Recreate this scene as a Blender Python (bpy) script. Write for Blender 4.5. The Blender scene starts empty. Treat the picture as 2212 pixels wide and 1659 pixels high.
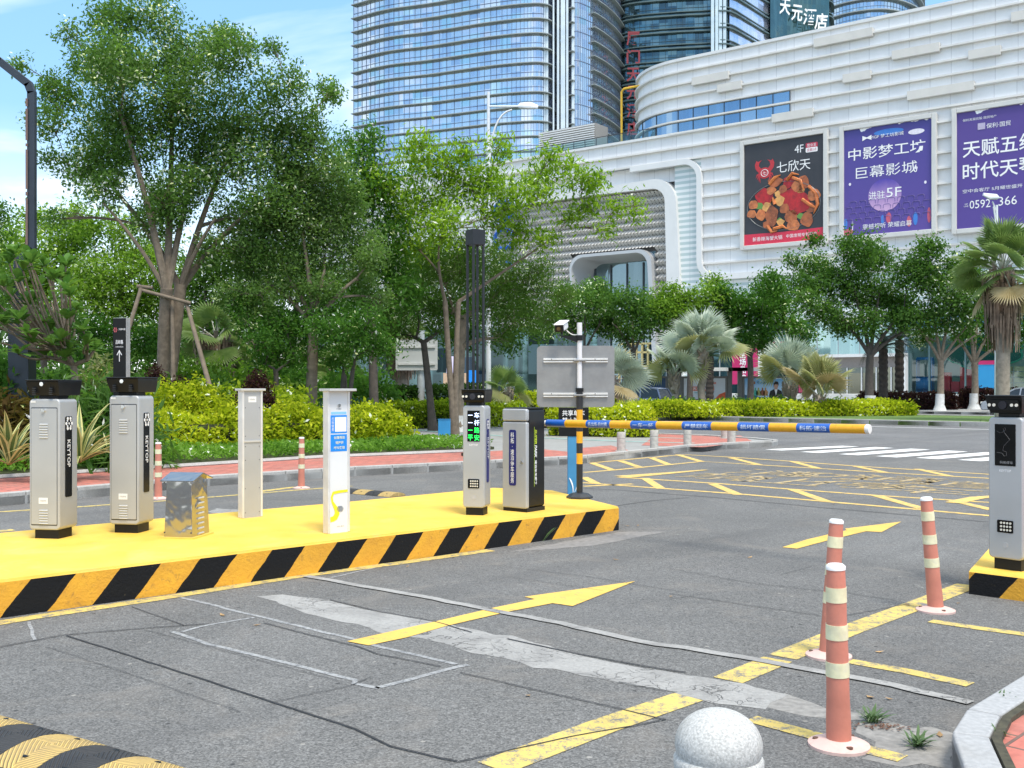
import bpy, math, random
import numpy as np
from mathutils import Vector, Matrix
R = math.radians
sc = bpy.context.scene
COL = sc.collection

# ---------------------------------------------------------------- camera
F, CX, HY, H = 2250.0, 1106.0, 838.0, 1.49      # focal length, centre, horizon (photo at 2212 px) and eye height
cd = bpy.data.cameras.new('camera'); cam = bpy.data.objects.new('camera', cd); COL.objects.link(cam)
cam.location = (0, 0, H); cam.rotation_euler = (R(90), 0, 0)
cd.sensor_width = 36; cd.lens = 36*F/2212; cd.shift_y = 8.5/2212; cd.clip_end = 8000; cd.clip_start = .05
sc.camera = cam

# ---------------------------------------------------------------- light
SUN_EL, SUN_AZ = 62, 155                         # azimuth measured clockwise from +Y (view direction)
w = bpy.data.worlds.new('World'); sc.world = w; w.use_nodes = True
nt = w.node_tree; nd = nt.nodes; bg = nd['Background']
sky = nd.new('ShaderNodeTexSky'); sky.sky_type = 'NISHITA'; sky.sun_disc = False
sky.sun_elevation = R(SUN_EL); sky.sun_rotation = R(SUN_AZ); sky.air_density = 1.0; sky.dust_density = .6; sky.ozone_density = 2.0
tc = nd.new('ShaderNodeTexCoord'); sep = nd.new('ShaderNodeSeparateXYZ'); nt.links.new(tc.outputs['Generated'], sep.inputs[0])
def mth(op, a, b=None, t=nt):
    n = t.nodes.new('ShaderNodeMath'); n.operation = op
    for i, x in enumerate((a, b)):
        if x is None: continue
        if isinstance(x, (int, float)): n.inputs[i].default_value = x
        else: t.links.new(x, n.inputs[i])
    return n.outputs[0]
zz = mth('MAXIMUM', sep.outputs[2], .0)
den = mth('ADD', zz, .22)
cx_ = mth('DIVIDE', sep.outputs[0], den); cy_ = mth('DIVIDE', sep.outputs[1], den)
cmb = nd.new('ShaderNodeCombineXYZ'); nt.links.new(cx_, cmb.inputs[0]); nt.links.new(cy_, cmb.inputs[1])
mp = nd.new('ShaderNodeMapping'); nt.links.new(cmb.outputs[0], mp.inputs[0])
mp.inputs['Scale'].default_value = (1.0, 1.5, 1); mp.inputs['Rotation'].default_value = (0, 0, R(28)); mp.inputs['Location'].default_value = (1.7, .55, 0)
nz = nd.new('ShaderNodeTexNoise'); nz.inputs['Scale'].default_value = .95; nz.inputs['Detail'].default_value = 7; nz.inputs['Roughness'].default_value = .5; nz.inputs['Distortion'].default_value = .5
nt.links.new(mp.outputs[0], nz.inputs['Vector'])
cr = nd.new('ShaderNodeValToRGB'); cr.color_ramp.elements[0].position = .50; cr.color_ramp.elements[1].position = .74
nt.links.new(nz.outputs['Fac'], cr.inputs[0])
hz = nd.new('ShaderNodeMapRange'); hz.inputs[1].default_value = .0; hz.inputs[2].default_value = .24; hz.inputs[3].default_value = .75; hz.inputs[4].default_value = .0
nt.links.new(zz, hz.inputs[0])
oc = nd.new('ShaderNodeMapRange'); oc.inputs[1].default_value = .48; oc.inputs[2].default_value = .8; oc.inputs[3].default_value = 0; oc.inputs[4].default_value = .6; nt.links.new(zz, oc.inputs[0])   # thin overcast overhead
fac = mth('MAXIMUM', mth('MAXIMUM', mth('MULTIPLY', cr.outputs[0], .92), hz.outputs[0]), oc.outputs[0])
hv = nd.new('ShaderNodeMixRGB'); hv.inputs[0].default_value = .42; nt.links.new(sky.outputs[0], hv.inputs[1]); hv.inputs[2].default_value = (2.2, 4.9, 7.9, 1)
mx = nd.new('ShaderNodeMixRGB'); nt.links.new(fac, mx.inputs[0]); nt.links.new(hv.outputs[0], mx.inputs[1]); mx.inputs[2].default_value = (9.4, 9.3, 9.0, 1)
nt.links.new(mx.outputs[0], bg.inputs[0]); bg.inputs[1].default_value = .125
sl = bpy.data.lights.new('sun', 'SUN'); sl.energy = 2.3; sl.angle = R(15); sl.color = (1, .93, .82)
so = bpy.data.objects.new('sun', sl); COL.objects.link(so)
az, el = R(SUN_AZ), R(SUN_EL)
so.rotation_euler = Vector((-math.sin(az)*math.cos(el), -math.cos(az)*math.cos(el), -math.sin(el))).to_track_quat('-Z', 'Y').to_euler()
sc.view_settings.view_transform = 'Standard'; sc.view_settings.look = 'None'; sc.view_settings.exposure = .74; sc.view_settings.gamma = 1
sc.cycles.max_bounces = 8; sc.cycles.transparent_max_bounces = 12

# ---------------------------------------------------------------- calibration
def G(px, py, z=0.):
    Y = (H-z)*F/(py-HY); return Vector(((px-CX)/F*Y, Y, z))
def P(px, py, Y): return Vector(((px-CX)/F*Y, Y, H-(py-HY)/F*Y))
LD = Vector((math.sin(R(42.5)), math.cos(R(42.5)), 0)); LC = Vector((LD.y, -LD.x, 0))   # along / across the lane

# ---------------------------------------------------------------- materials
def mat0(name):
    m = bpy.data.materials.new(name); m.use_nodes = True; return m, m.node_tree, m.node_tree.nodes['Principled BSDF']
def mixc(t, f, a, b, mode='MIX'):
    n = t.nodes.new('ShaderNodeMixRGB'); n.blend_type = mode
    for i, x in zip((0, 1, 2), (f, a, b)):
        if isinstance(x, (int, float)): n.inputs[i].default_value = x if i == 0 else (x, x, x, 1)
        elif isinstance(x, tuple): n.inputs[i].default_value = (*x[:3], 1)
        else: t.links.new(x, n.inputs[i])
    return n.outputs[0]
def noise(t, vec, scale, detail=3, rough=.55, dist=0):
    n = t.nodes.new('ShaderNodeTexNoise'); n.inputs['Scale'].default_value = scale; n.inputs['Detail'].default_value = detail
    n.inputs['Roughness'].default_value = rough; n.inputs['Distortion'].default_value = dist
    if vec is not None: t.links.new(vec, n.inputs['Vector'])
    return n.outputs['Fac']
def ramp(t, f, a, b, va=0., vb=1.):
    n = t.nodes.new('ShaderNodeMapRange'); n.inputs[1].default_value = a; n.inputs[2].default_value = b; n.inputs[3].default_value = va; n.inputs[4].default_value = vb
    t.links.new(f, n.inputs[0]); return n.outputs[0]
def coord(t, kind='Object'):
    if kind == 'Pos': return t.nodes.new('ShaderNodeNewGeometry').outputs['Position']
    return t.nodes.new('ShaderNodeTexCoord').outputs[kind]
def bumpn(t, p, h, dist, strength=1.):
    b = t.nodes.new('ShaderNodeBump'); b.inputs['Distance'].default_value = dist; b.inputs['Strength'].default_value = strength
    t.links.new(h, b.inputs['Height']); t.links.new(b.outputs[0], p.inputs['Normal'])
def S(name, col, rough=.5, metal=0., var=.1, scale=6., bump=0., bscale=40., dirt=0., dcol=(.12, .09, .06), dscale=3., kind='Object', spec=.5):
    m, t, p = mat0(name); c = coord(t, kind)
    f = noise(t, c, scale, 4)
    o = mixc(t, ramp(t, f, .3, .7), tuple(x*(1-var) for x in col), tuple(min(1, x*(1+var)) for x in col))
    if dirt:
        d = ramp(t, noise(t, c, dscale, 6, .65, .6), .5, .72, 0, dirt); o = mixc(t, d, o, dcol)
    t.links.new(o, p.inputs['Base Color'])
    r = ramp(t, f, .3, .7, max(0, rough-.08), min(1, rough+.08)); t.links.new(r, p.inputs['Roughness'])
    p.inputs['Metallic'].default_value = metal; p.inputs['Specular IOR Level'].default_value = spec
    if bump: bumpn(t, p, noise(t, c, bscale, 4), bump)
    return m
def E(name, col, strength):
    m, t, p = mat0(name); p.inputs['Base Color'].default_value = (*[x*.5 for x in col], 1); p.inputs['Emission Color'].default_value = (*col, 1); p.inputs['Emission Strength'].default_value = strength; return m
def leafmat(name, cols, trans=.3, rough=.45):
    trans = .5
    m, t, p = mat0(name)
    a = t.nodes.new('ShaderNodeAttribute'); a.attribute_name = 'rnd'
    r = t.nodes.new('ShaderNodeValToRGB'); el = r.color_ramp.elements
    for i, c in enumerate(cols):
        pos = i/(len(cols)-1)
        e = el[0] if i == 0 else (el[1] if i == len(cols)-1 else el.new(pos)); e.position = pos; e.color = (*c, 1)
    t.links.new(a.outputs['Fac'], r.inputs[0]); t.links.new(r.outputs[0], p.inputs['Base Color']); p.inputs['Roughness'].default_value = .65; p.inputs['Specular IOR Level'].default_value = 0.
    tr = t.nodes.new('ShaderNodeBsdfTranslucent'); t.links.new(mixc(t, 1., r.outputs[0], (1.3, 1.45, .6), 'MULTIPLY'), tr.inputs[0])
    ms = t.nodes.new('ShaderNodeMixShader'); ms.inputs[0].default_value = trans
    t.links.new(p.outputs[0], ms.inputs[1]); t.links.new(tr.outputs[0], ms.inputs[2])
    t.links.new(ms.outputs[0], t.nodes['Material Output'].inputs['Surface']); return m

# ---------------------------------------------------------------- objects and meshes
def root(name, label, cat, loc=(0, 0, 0), rz=0., group=None):
    o = bpy.data.objects.new(name, None); COL.objects.link(o); o.empty_display_size = .2
    o.location = loc; o.rotation_euler = (0, 0, rz); o['label'] = label; o['category'] = cat
    if group: o['group'] = group
    return o
def tag(o, label=None, cat=None, group=None, kind=None):
    if label: o['label'] = label
    if cat: o['category'] = cat
    if group: o['group'] = group
    if kind: o['kind'] = kind
    return o
def copy_tree(o, parent=None):
    c = o.copy(); COL.objects.link(c); c.parent = parent
    for ch in list(o.children): copy_tree(ch, c)
    return c
class MB:
    def __init__(s): s.v = []; s.f = []; s.mi = []; s.k = 0; s.uvs = {}
    def add(s, vs, fs, uv=None):
        b = len(s.v); s.v += [tuple(x) for x in vs]
        for i, f in enumerate(fs):
            if uv is not None: s.uvs[len(s.f)] = [uv[j] for j in f]
            s.f.append(tuple(j+b for j in f)); s.mi.append(s.k)
        return s
    def box(s, c, sz, rz=0., M=None):
        x, y, z = [q/2 for q in sz]; ca, sa = math.cos(rz), math.sin(rz)
        vs = []
        for dz in (-z, z):
            for dx, dy in ((-x, -y), (x, -y), (x, y), (-x, y)):
                q = Vector((c[0]+dx*ca-dy*sa, c[1]+dx*sa+dy*ca, c[2]+dz)); vs.append(M @ q if M else q)
        return s.add(vs, [(3, 2, 1, 0), (4, 5, 6, 7), (0, 1, 5, 4), (1, 2, 6, 5), (2, 3, 7, 6), (3, 0, 4, 7)])
    def bar(s, a, b, w, h, up=Vector((0, 0, 1))):
        a, b = Vector(a), Vector(b); d = (b-a).normalized(); x = d.cross(up)
        if x.length < 1e-4: x = d.cross(Vector((0, 1, 0)))
        x.normalize(); y = x.cross(d); x = x*w/2; y = y*h/2
        vs = [q+i for q in (a, b) for i in (-x-y, x-y, x+y, -x+y)]
        return s.add(vs, [(0, 1, 2, 3), (7, 6, 5, 4), (4, 5, 1, 0), (5, 6, 2, 1), (6, 7, 3, 2), (7, 4, 0, 3)])
    def prism(s, pts, z0, z1, uv=False):
        n = len(pts); z0s = z0 if isinstance(z0, (list, tuple)) else [z0]*n
        vs = [(p[0], p[1], z0s[i]) for i, p in enumerate(pts)]+[(p[0], p[1], z1) for p in pts]
        if sum(pts[i][0]*pts[(i+1) % n][1]-pts[(i+1) % n][0]*pts[i][1] for i in range(n)) < 0:
            return MB.prism(s, pts[::-1], z0s[::-1], z1)
        return s.add(vs, [tuple(range(n))[::-1], tuple(range(n, 2*n))]+[(i, (i+1) % n, n+(i+1) % n, n+i) for i in range(n)])
    def tube(s, pts, rad, n=6, cap=True, squash=1.):
        pts = [Vector(p) for p in pts]; k = len(pts)
        if not isinstance(rad, (list, tuple)): rad = [rad]*k
        ref = None; vs = []
        for i, p in enumerate(pts):
            d = (pts[min(i+1, k-1)]-pts[max(i-1, 0)])
            d = d.normalized() if d.length > 1e-9 else Vector((0, 0, 1))
            if ref is None: ref = d.orthogonal().normalized()
            ref = (ref-d*ref.dot(d)); ref = ref.normalized() if ref.length > 1e-6 else d.orthogonal().normalized()
            b = d.cross(ref)
            for j in range(n):
                a = 2*math.pi*j/n; vs.append(p+ref*math.cos(a)*rad[i]+b*math.sin(a)*rad[i]*squash)
        fs = [(i*n+j, i*n+(j+1) % n, (i+1)*n+(j+1) % n, (i+1)*n+j) for i in range(k-1) for j in range(n)]
        if cap: fs += [tuple(range(n))[::-1], tuple(range((k-1)*n, k*n))]
        return s.add(vs, fs)
    def lathe(s, prof, n=24, c=(0, 0, 0)):
        vs = [(c[0]+r*math.cos(2*math.pi*j/n), c[1]+r*math.sin(2*math.pi*j/n), c[2]+z) for r, z in prof for j in range(n)]
        k = len(prof)
        fs = [(i*n+j, i*n+(j+1) % n, (i+1)*n+(j+1) % n, (i+1)*n+j) for i in range(k-1) for j in range(n)]
        fs += [tuple(range(n))[::-1], tuple(range((k-1)*n, k*n))]
        return s.add(vs, fs)
    def plate(s, o, r, u, w, h, rad=0., th=.004, seg=5):
        """rounded rectangle centred at o in the plane r,u; raised th along r x u"""
        o, r, u = Vector(o), Vector(r).normalized(), Vector(u).normalized(); nrm = r.cross(u)
        rad = min(rad, w/2-1e-5, h/2-1e-5); out = []
        for cxx, cyy, a0 in ((w/2-rad, h/2-rad, 0), (-w/2+rad, h/2-rad, 90), (-w/2+rad, -h/2+rad, 180), (w/2-rad, -h/2+rad, 270)):
            for k in range(seg+1 if rad > 1e-4 else 1):
                a = R(a0+90*k/seg); out.append((cxx+rad*math.cos(a), cyy+rad*math.sin(a)))
        return s.poly(o, r, u, out, th)
    def poly(s, o, r, u, pts, th=.004):
        o, r, u = Vector(o), Vector(r), Vector(u); nrm = r.cross(u).normalized(); n = len(pts)
        if sum(pts[i][0]*pts[(i+1) % n][1]-pts[(i+1) % n][0]*pts[i][1] for i in range(n)) < 0: pts = pts[::-1]
        a = [o+r*x+u*y for x, y in pts]; b = [q+nrm*th for q in a]
        return s.add(a+b, [tuple(range(n))[::-1], tuple(range(n, 2*n))]+[(i, (i+1) % n, n+(i+1) % n, n+i) for i in range(n)])
    def strip(s, pts, w, z):
        """flat ribbon on the ground"""
        pts = [Vector((p[0], p[1], z)) for p in pts]; k = len(pts); vs = []
        ws = w if isinstance(w, (list, tuple)) else [w]*k
        for i, p in enumerate(pts):
            d = (pts[min(i+1, k-1)]-pts[max(i-1, 0)]).normalized(); n = Vector((-d.y, d.x, 0))*ws[i]/2; vs += [p-n, p+n]
        return s.add(vs, [(2*i, 2*i+2, 2*i+3, 2*i+1) for i in range(k-1)])
    def face(s, pts, z=None):
        vs = [(p[0], p[1], p[2] if z is None else z) for p in pts]; n = len(vs)
        if z is not None and sum(vs[i][0]*vs[(i+1) % n][1]-vs[(i+1) % n][0]*vs[i][1] for i in range(n)) < 0: vs = vs[::-1]
        return s.add(vs, [tuple(range(n))])
    def build(s, name, mat=None, parent=None, world=False, smooth=False, bevel=0., seg=2, loc=None):
        me = bpy.data.meshes.new(name); vs = s.v
        sh = Vector((0, 0, 0))
        if world and parent is not None:
            sh = parent.matrix_basis.translation if parent.parent is None else Vector(parent.get('org', (0, 0, 0)))
            vs = [(x-sh.x, y-sh.y, z-sh.z) for x, y, z in vs]
        me.from_pydata(vs, [], s.f)
        ms = mat if isinstance(mat, (list, tuple)) else [mat]
        for m in ms:
            if m: me.materials.append(m)
        if len(ms) > 1: me.polygons.foreach_set('material_index', s.mi)
        if s.uvs:
            ul = me.uv_layers.new(name='UVMap')
            for i, p in enumerate(me.polygons):
                if i in s.uvs:
                    for j, li in enumerate(p.loop_indices): ul.data[li].uv = s.uvs[i][j]
        o = bpy.data.objects.new(name, me); COL.objects.link(o); o.parent = parent
        if parent is not None and world: o['org'] = tuple(sh)
        if loc is not None: o.location = loc
        if smooth: me.polygons.foreach_set('use_smooth', [True]*len(me.polygons))
        if smooth and not bevel:
            try: me.set_sharp_from_angle(angle=R(50))
            except Exception: pass
        if bevel:
            b = o.modifiers.new('bevel', 'BEVEL'); b.width = bevel; b.segments = seg; b.limit_method = 'ANGLE'; b.angle_limit = R(40)
            if seg > 1: me.polygons.foreach_set('use_smooth', [True]*len(me.polygons)); b.harden_normals = True
        me.update(); return o
def clean(o):
    for q in [o]+list(o.children_recursive):
        if 'org' in q: del q['org']
_tc = {}
def tmesh(s, bold, lsp):
    k = (s, bold, lsp)
    if k not in _tc:
        c = bpy.data.curves.new('t', 'FONT'); c.body = s; c.size = 1; c.resolution_u = 2; c.align_x = 'CENTER'; c.offset = bold; c.space_line = lsp
        o = bpy.data.objects.new('t', c); COL.objects.link(o); dg = bpy.context.evaluated_depsgraph_get(); dg.update()
        me = bpy.data.meshes.new_from_object(o.evaluated_get(dg))
        v = np.array([x.co[:2] for x in me.vertices]); f = [tuple(p.vertices) for p in me.polygons]
        bpy.data.objects.remove(o); bpy.data.curves.remove(c); bpy.data.meshes.remove(me)
        lo, hi = v.min(0), v.max(0); v = v-(lo+hi)/2; _tc[k] = (v, f, hi-lo)
    return _tc[k]
def addtext(mb, s, o, r, u, h=None, w=None, bold=0., lsp=1., skew=0.):
    v, f, d = tmesh(s, bold, lsp)
    sx = w/d[0] if w else None; sy = h/d[1] if h else None
    sx = sx or sy; sy = sy or sx
    o, r, u = Vector(o), Vector(r).normalized(), Vector(u).normalized()
    mb.add([o+r*((x+skew*y)*sx)+u*(y*sy) for x, y in v], f); return mb
def text(s, mat, parent, o, r, u, h=None, w=None, bold=0., lsp=1., name='lettering', world=False, skew=0.):
    return addtext(MB(), s, o, r, u, h, w, bold, lsp, skew).build(name, mat, parent, world)
X, Yv, Z = Vector((1, 0, 0)), Vector((0, 1, 0)), Vector((0, 0, 1))

# ---------------------------------------------------------------- foliage
def unit(rng, n):
    v = rng.normal(size=(n, 3)); return v/np.linalg.norm(v, axis=1)[:, None]
def leaves(name, C, L, W, mat, parent=None, rng=None, up=.6, out=None, droop=0., rnd=None, fold=.12, world=True):
    """one mesh of many small folded leaves; C are their centres"""
    n = len(C); d = unit(rng, n)
    if out is not None: d = d*.7+out
    d[:, 2] -= droop; d /= np.linalg.norm(d, axis=1)[:, None]
    nr = unit(rng, n); nr[:, 2] = np.abs(nr[:, 2])+up
    s = np.cross(d, nr); s /= np.linalg.norm(s, axis=1)[:, None]+1e-9; nn = np.cross(s, d)
    k = rng.uniform(.7, 1.25, n)[:, None]; l = L*k; ww = W*k
    V = np.empty((n, 4, 3)); V[:, 0] = C-d*l/2; V[:, 1] = C+s*ww/2+nn*ww*fold; V[:, 2] = C+d*l/2; V[:, 3] = C-s*ww/2+nn*ww*fold
    if world and parent is not None: V -= np.array(parent.matrix_basis.translation)
    me = bpy.data.meshes.new(name); me.vertices.add(n*4); me.vertices.foreach_set('co', V.ravel())
    me.loops.add(n*4); me.loops.foreach_set('vertex_index', np.arange(n*4, dtype=np.int32))
    me.polygons.add(n); me.polygons.foreach_set('loop_start', np.arange(0, n*4, 4, dtype=np.int32))
    a = me.attributes.new('rnd', 'FLOAT', 'FACE')
    a.data.foreach_set('value', np.clip(rng.uniform(0, 1, n) if rnd is None else rnd, 0, 1).astype(np.float32))
    me.materials.append(mat); me.update(calc_edges=True)
    o = bpy.data.objects.new(name, me); COL.objects.link(o); o.parent = parent; return o
def bez(a, b, c, n=6):
    return [a*(1-t)**2+b*2*t*(1-t)+c*t*t for t in [i/(n-1) for i in range(n)]]
def tree(name, label, cat, Y, base_px, fork, blobs, tr, lf, bark, leaf, seed, z0=.12, dens=1., group=None, depth=.55, up=.6, droop=0., stems=1, paint=None, twig=7, crown='crown', rag=.2, limbs=()):
    """trunk and limbs reaching every foliage mass (photo px, px, radius px at distance Y)"""
    rng = np.random.default_rng(seed); rd = random.Random(seed)
    bx = (base_px-CX)/F*Y; t = root(name, label, cat, (bx, Y, z0), group=group)
    fk = P(fork[0], fork[1], Y); base = Vector((bx, Y, z0)); mb = MB(); nodes = []
    for st in range(stems):
        b0 = base+Vector((rd.uniform(-1, 1), rd.uniform(-1, 1), 0))*(tr*1.6 if stems > 1 else 0)
        f0 = fk+Vector((rd.uniform(-1, 1), rd.uniform(-1, 1), rd.uniform(-.6, .4)))*(tr*3.5 if stems > 1 else 0)
        mid = (b0+f0)/2+Vector((rd.uniform(-1, 1), rd.uniform(-1, 1), 0))*tr*.7; pts = bez(b0, mid, f0, 9)
        rr = [tr*(1.45 if i == 0 else 1.12 if i == 1 else 1-.22*i/8) for i in range(9)]
        mb.tube([b0-Z*.15]+pts, [rr[0]*1.15]+rr, 9); nodes.append((f0, tr*.72))
        nodes.append((pts[6], tr*.6))
    tops = [nodes[2*i][0] for i in range(stems)]
    for li, (lx, ly, lr) in enumerate(limbs):
        fk0 = min(tops, key=lambda q: abs(q.x-P(lx, ly, Y).x)) if li % 3 else tops[li % stems]
        e = P(lx, ly, Y); e.y += rd.uniform(-1, 1)*depth; mid = fk0.lerp(e, .45)+Vector(((fk0.x-e.x)*.12, 0, (e-fk0).length*.02)); pts = bez(fk0-Z*.15, mid, e, 8); r0 = tr*lr
        mb.tube(pts, [r0*(1-.62*i/7) for i in range(8)], 7, False)
        for i in range(2, 8): nodes.append((pts[i], r0*(1-.62*i/7)*.8))
    cs = []
    for px, py, r in blobs:
        rad = r/F*Y; c = P(px, py, Y); c.y += rd.gauss(0, 1)*depth*rad*1.2; cs.append((c, rad))
    cs.sort(key=lambda q: (q[0]-fk).length)
    subs = []
    for c, rad in cs:
        q, qr = min(nodes, key=lambda n: (n[0]-c).length*1.0+(n[0]-fk).length*.35+(1.5 if n[0].z > c.z+.3*rad else 0))
        mid = (q+c)/2+Vector((rd.uniform(-.2, .2), rd.uniform(-.2, .2), .12))*(c-q).length
        e = c-(c-q).normalized()*rad*.1; pts = bez(q, mid, e, 7)
        r0 = min(qr*.85, tr*.62); r1 = max(.012, min(r0*.5, tr*.12)); rr = [r0+(r1-r0)*i/6 for i in range(7)]
        mb.tube(pts, rr, 6, False)
        for i in range(2, 7): nodes.append((pts[i], rr[i]))
        for k in range(twig):
            v = Vector(unit(rng, 1)[0]); v.z = v.z*.8+.25; v.normalize(); e2 = c+v*rad*rd.uniform(.65, 1.05); s0 = pts[rd.choice((3, 4, 5, 6))]
            mb.tube(bez(s0, (s0+e2)/2+Z*rad*.1, e2, 4), [max(.006, r1*.8), r1*.6, r1*.4, .004], 4, False); subs.append((e2, rad))
    mb.build('trunk', bark, t, True, True)
    if paint:
        mp_ = MB(); hgt = paint[1]; mp_.tube([base-Z*.1, base+Z*.02, base+Z*hgt*.35, base+(fk-base).normalized()*hgt], [tr*2.1, tr*1.75, tr*1.2, tr*1.12], 10); mp_.build('whitewash_band', paint[0], t, True, True)
    C = []; RN = []
    L = lf[0]/F*Y; W = lf[1]/F*Y
    for c, rad in cs:
        rp = rad*F/Y; nl = int(1.75*dens*math.pi*rp*rp*2.3/(lf[0]*lf[1]*.5)); per = 14; nc = max(3, nl//per)
        u = unit(rng, nc); rr_ = rad*rng.uniform(.15, 1, nc)**(1/2.0)*(1+rng.normal(0, rag, nc)*.6); cc = np.array(c)+u*rr_[:, None]*np.array([1.05, .9, .85])
        C.append((cc[:, None, :]+rng.normal(0, 1, (nc, per, 3))*(L*.85+rad*.05)).reshape(-1, 3)); base_t = rng.uniform(.0, .35)
        RN.append((np.clip(rng.normal(.45, .22, nc), 0, 1)[:, None]+rng.normal(0, .16, (nc, per))+base_t-.17).ravel())
    for e2, rad in subs:
        per = 10; e = np.array(e2); C.append(e+rng.normal(0, 1, (per, 3))*(L*.8+rad*.03)); RN.append(rng.normal(.5, .2, per))
    leaves(crown, np.concatenate(C), L, W, leaf, t, rng, up, None, droop, np.concatenate(RN)); return t
def hedge(name, label, cat, path, width, height, L, leaf, core, seed, z0=.12, dens=1., round_=.25, group=None, kind=None, bumpy=.12, up=.5):
    """clipped hedge along a ground path: twiggy core and a shell of leaves"""
    rng = np.random.default_rng(seed); path = [Vector((p[0], p[1], 0)) for p in path]
    t = root(name, label, cat, (path[0].x, path[0].y, z0), group=group)
    segs = list(zip(path[:-1], path[1:])); tot = sum((b-a).length for a, b in segs)
    mb = MB(); C = []; O = []
    for a, b in segs:
        ln = (b-a).length; d = (b-a)/ln; n = Vector((-d.y, d.x, 0))
        mb.bar(a+Z*(z0+height*.38)-d*.1, b+Z*(z0+height*.38)+d*.1, width*.62, height*.74)
        N_ = int(dens*ln*(2*height+width)*2.6/(L*L*.22))
        s = rng.uniform(-.06, ln+.06, N_); q = rng.uniform(0, 2*height+width, N_)
        lat = np.where(q < height, -width/2, np.where(q > height+width, width/2, q-height-width/2))
        zz_ = np.where(q < height, q, np.where(q > height+width, 2*height+width-q, height))
        edge = np.clip((np.abs(lat)-(width/2-round_))/round_, 0, 1)*np.clip((zz_-(height-round_))/round_, 0, 1)
        zz_ = zz_-edge*round_*.35; lat = lat-np.sign(lat)*edge*round_*.35
        bp = np.sin(s*1.7+seed)*np.sin(s*.73+2*seed)*bumpy+rng.normal(0, L*.55, N_)
        zz_ = np.maximum(.03, zz_*(1+bp*.6/max(.3, height))+np.abs(rng.normal(0, L*.5, N_))*(zz_ > height*.8)); lat = lat+np.sign(lat)*(bp*.4+rng.normal(0, L*.5, N_))
        C.append(np.array(a)+s[:, None]*np.array(d)+lat[:, None]*np.array(n)+zz_[:, None]*np.array([0, 0, 1])+np.array([0, 0, z0]))
    for a_ in (segs[0], segs[-1]):
        d = (a_[1]-a_[0]).normalized(); n = Vector((-d.y, d.x, 0)); e = a_[0]-d*.05 if a_ is segs[0] else a_[1]+d*.05
        if a_ is segs[0] and a_ is segs[-1]: pass
        for e in ((a_[0]-d*.05,) if a_ is segs[0] and len(segs) > 1 else (a_[1]+d*.05,) if len(segs) > 1 else (a_[0]-d*.05, a_[1]+d*.05)):
            N_ = int(dens*width*height*2.6/(L*L*.22)); la = rng.uniform(-width/2, width/2, N_); zz_ = rng.uniform(0, height, N_)
            C.append(np.array(e)+la[:, None]*np.array(n)+rng.normal(0, L*.5, N_)[:, None]*np.array(d)+zz_[:, None]*np.array([0, 0, 1])+np.array([0, 0, z0]))
    mb.build('twig_core', core, t, True)
    C = np.concatenate(C); rn = rng.normal(.5, .2, len(C))+.18*np.sin(C[:, 0]*1.3+C[:, 1]*.9+seed)
    leaves('foliage', C, L, L*.5, leaf, t, rng, up, None, -.35, rn)
    if kind: t['kind'] = kind
    return t
def shrub(name, label, c, rx, rz_, L, leaf, core, seed, cat='shrub', z0=.12, group=None, W=.5, dens=1., ry=None, up=.5, droop=-.2):
    """mounded bush with stems"""
    rng = np.random.default_rng(seed); ry = ry or rx
    t = root(name, label, cat, (c[0], c[1], z0), group=group); mb = MB()
    for k in range(9):
        v = Vector(unit(rng, 1)[0]); v.z = abs(v.z)+.5; v.normalize(); e = Vector((c[0]+v.x*rx*.8, c[1]+v.y*ry*.8, z0+v.z*rz_*.8))
        s0 = Vector((c[0]+v.x*.1, c[1]+v.y*.1, z0-.05)); mb.tube(bez(s0, s0+Z*rz_*.4, e, 5), [.03, .025, .02, .014, .006], 5, False)
    mb.build('stems', core, t, True, True)
    area = 2*math.pi*rx*max(rz_, rx)*1.2; n = int(dens*area*3.4/(L*L*W*.5)); nc = max(8, n//10)
    u = unit(rng, nc); u[:, 2] = np.abs(u[:, 2])-.06; lump = 1+.13*np.sin(u[:, 0]*5+seed)*np.sin(u[:, 1]*4+seed*2)+.1*np.sin(u[:, 2]*7+seed)
    rr = rng.uniform(.35, 1, nc)**.4*lump
    cc = np.array([c[0], c[1], z0+.03])+u*rr[:, None]*np.array([rx, ry, rz_])
    C = (cc[:, None, :]+rng.normal(0, 1, (nc, 10, 3))*L*.75).reshape(-1, 3); C[:, 2] = np.maximum(C[:, 2], z0+.02)
    rn = (np.clip(rng.normal(.5, .2, nc), 0, 1)[:, None]+rng.normal(0, .15, (nc, 10))).ravel()
    leaves('foliage', C, L, L*W, leaf, t, rng, up, None, droop, rn); return t
# ---------------------------------------------------------------- shared materials
M_STEEL = S('brushed_silver', (.43, .44, .445), .42, .35, .05, 3, .0004, 300)
M_STEEL2 = S('silver_side', (.55, .545, .52), .4, .3, .05, 3)
M_BLACK = S('black_plastic', (.008, .009, .010), .42, 0, .2, 8, spec=.3)
M_GLOSS = S('black_glass', (.004, .005, .006), .15, 0, .2, 3, spec=.2)
M_WHITE = S('white_paint', (.78, .78, .77), .5, 0, .04, 4, dirt=.18, dcol=(.4, .38, .34))
M_TXTW = S('white_lettering', (.82, .82, .82), .5, 0, .03)
M_GREYTXT = S('grey_lettering', (.3, .3, .3), .5)
M_CHROME = S('chrome', (.8, .8, .8), .12, 1, .05)
M_YELLOW = S('yellow_paint', (.82, .53, .085), .62, 0, .07, 3, .002, 30, dirt=.5, dcol=(.50, .33, .10), dscale=5, kind='Pos')
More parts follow.
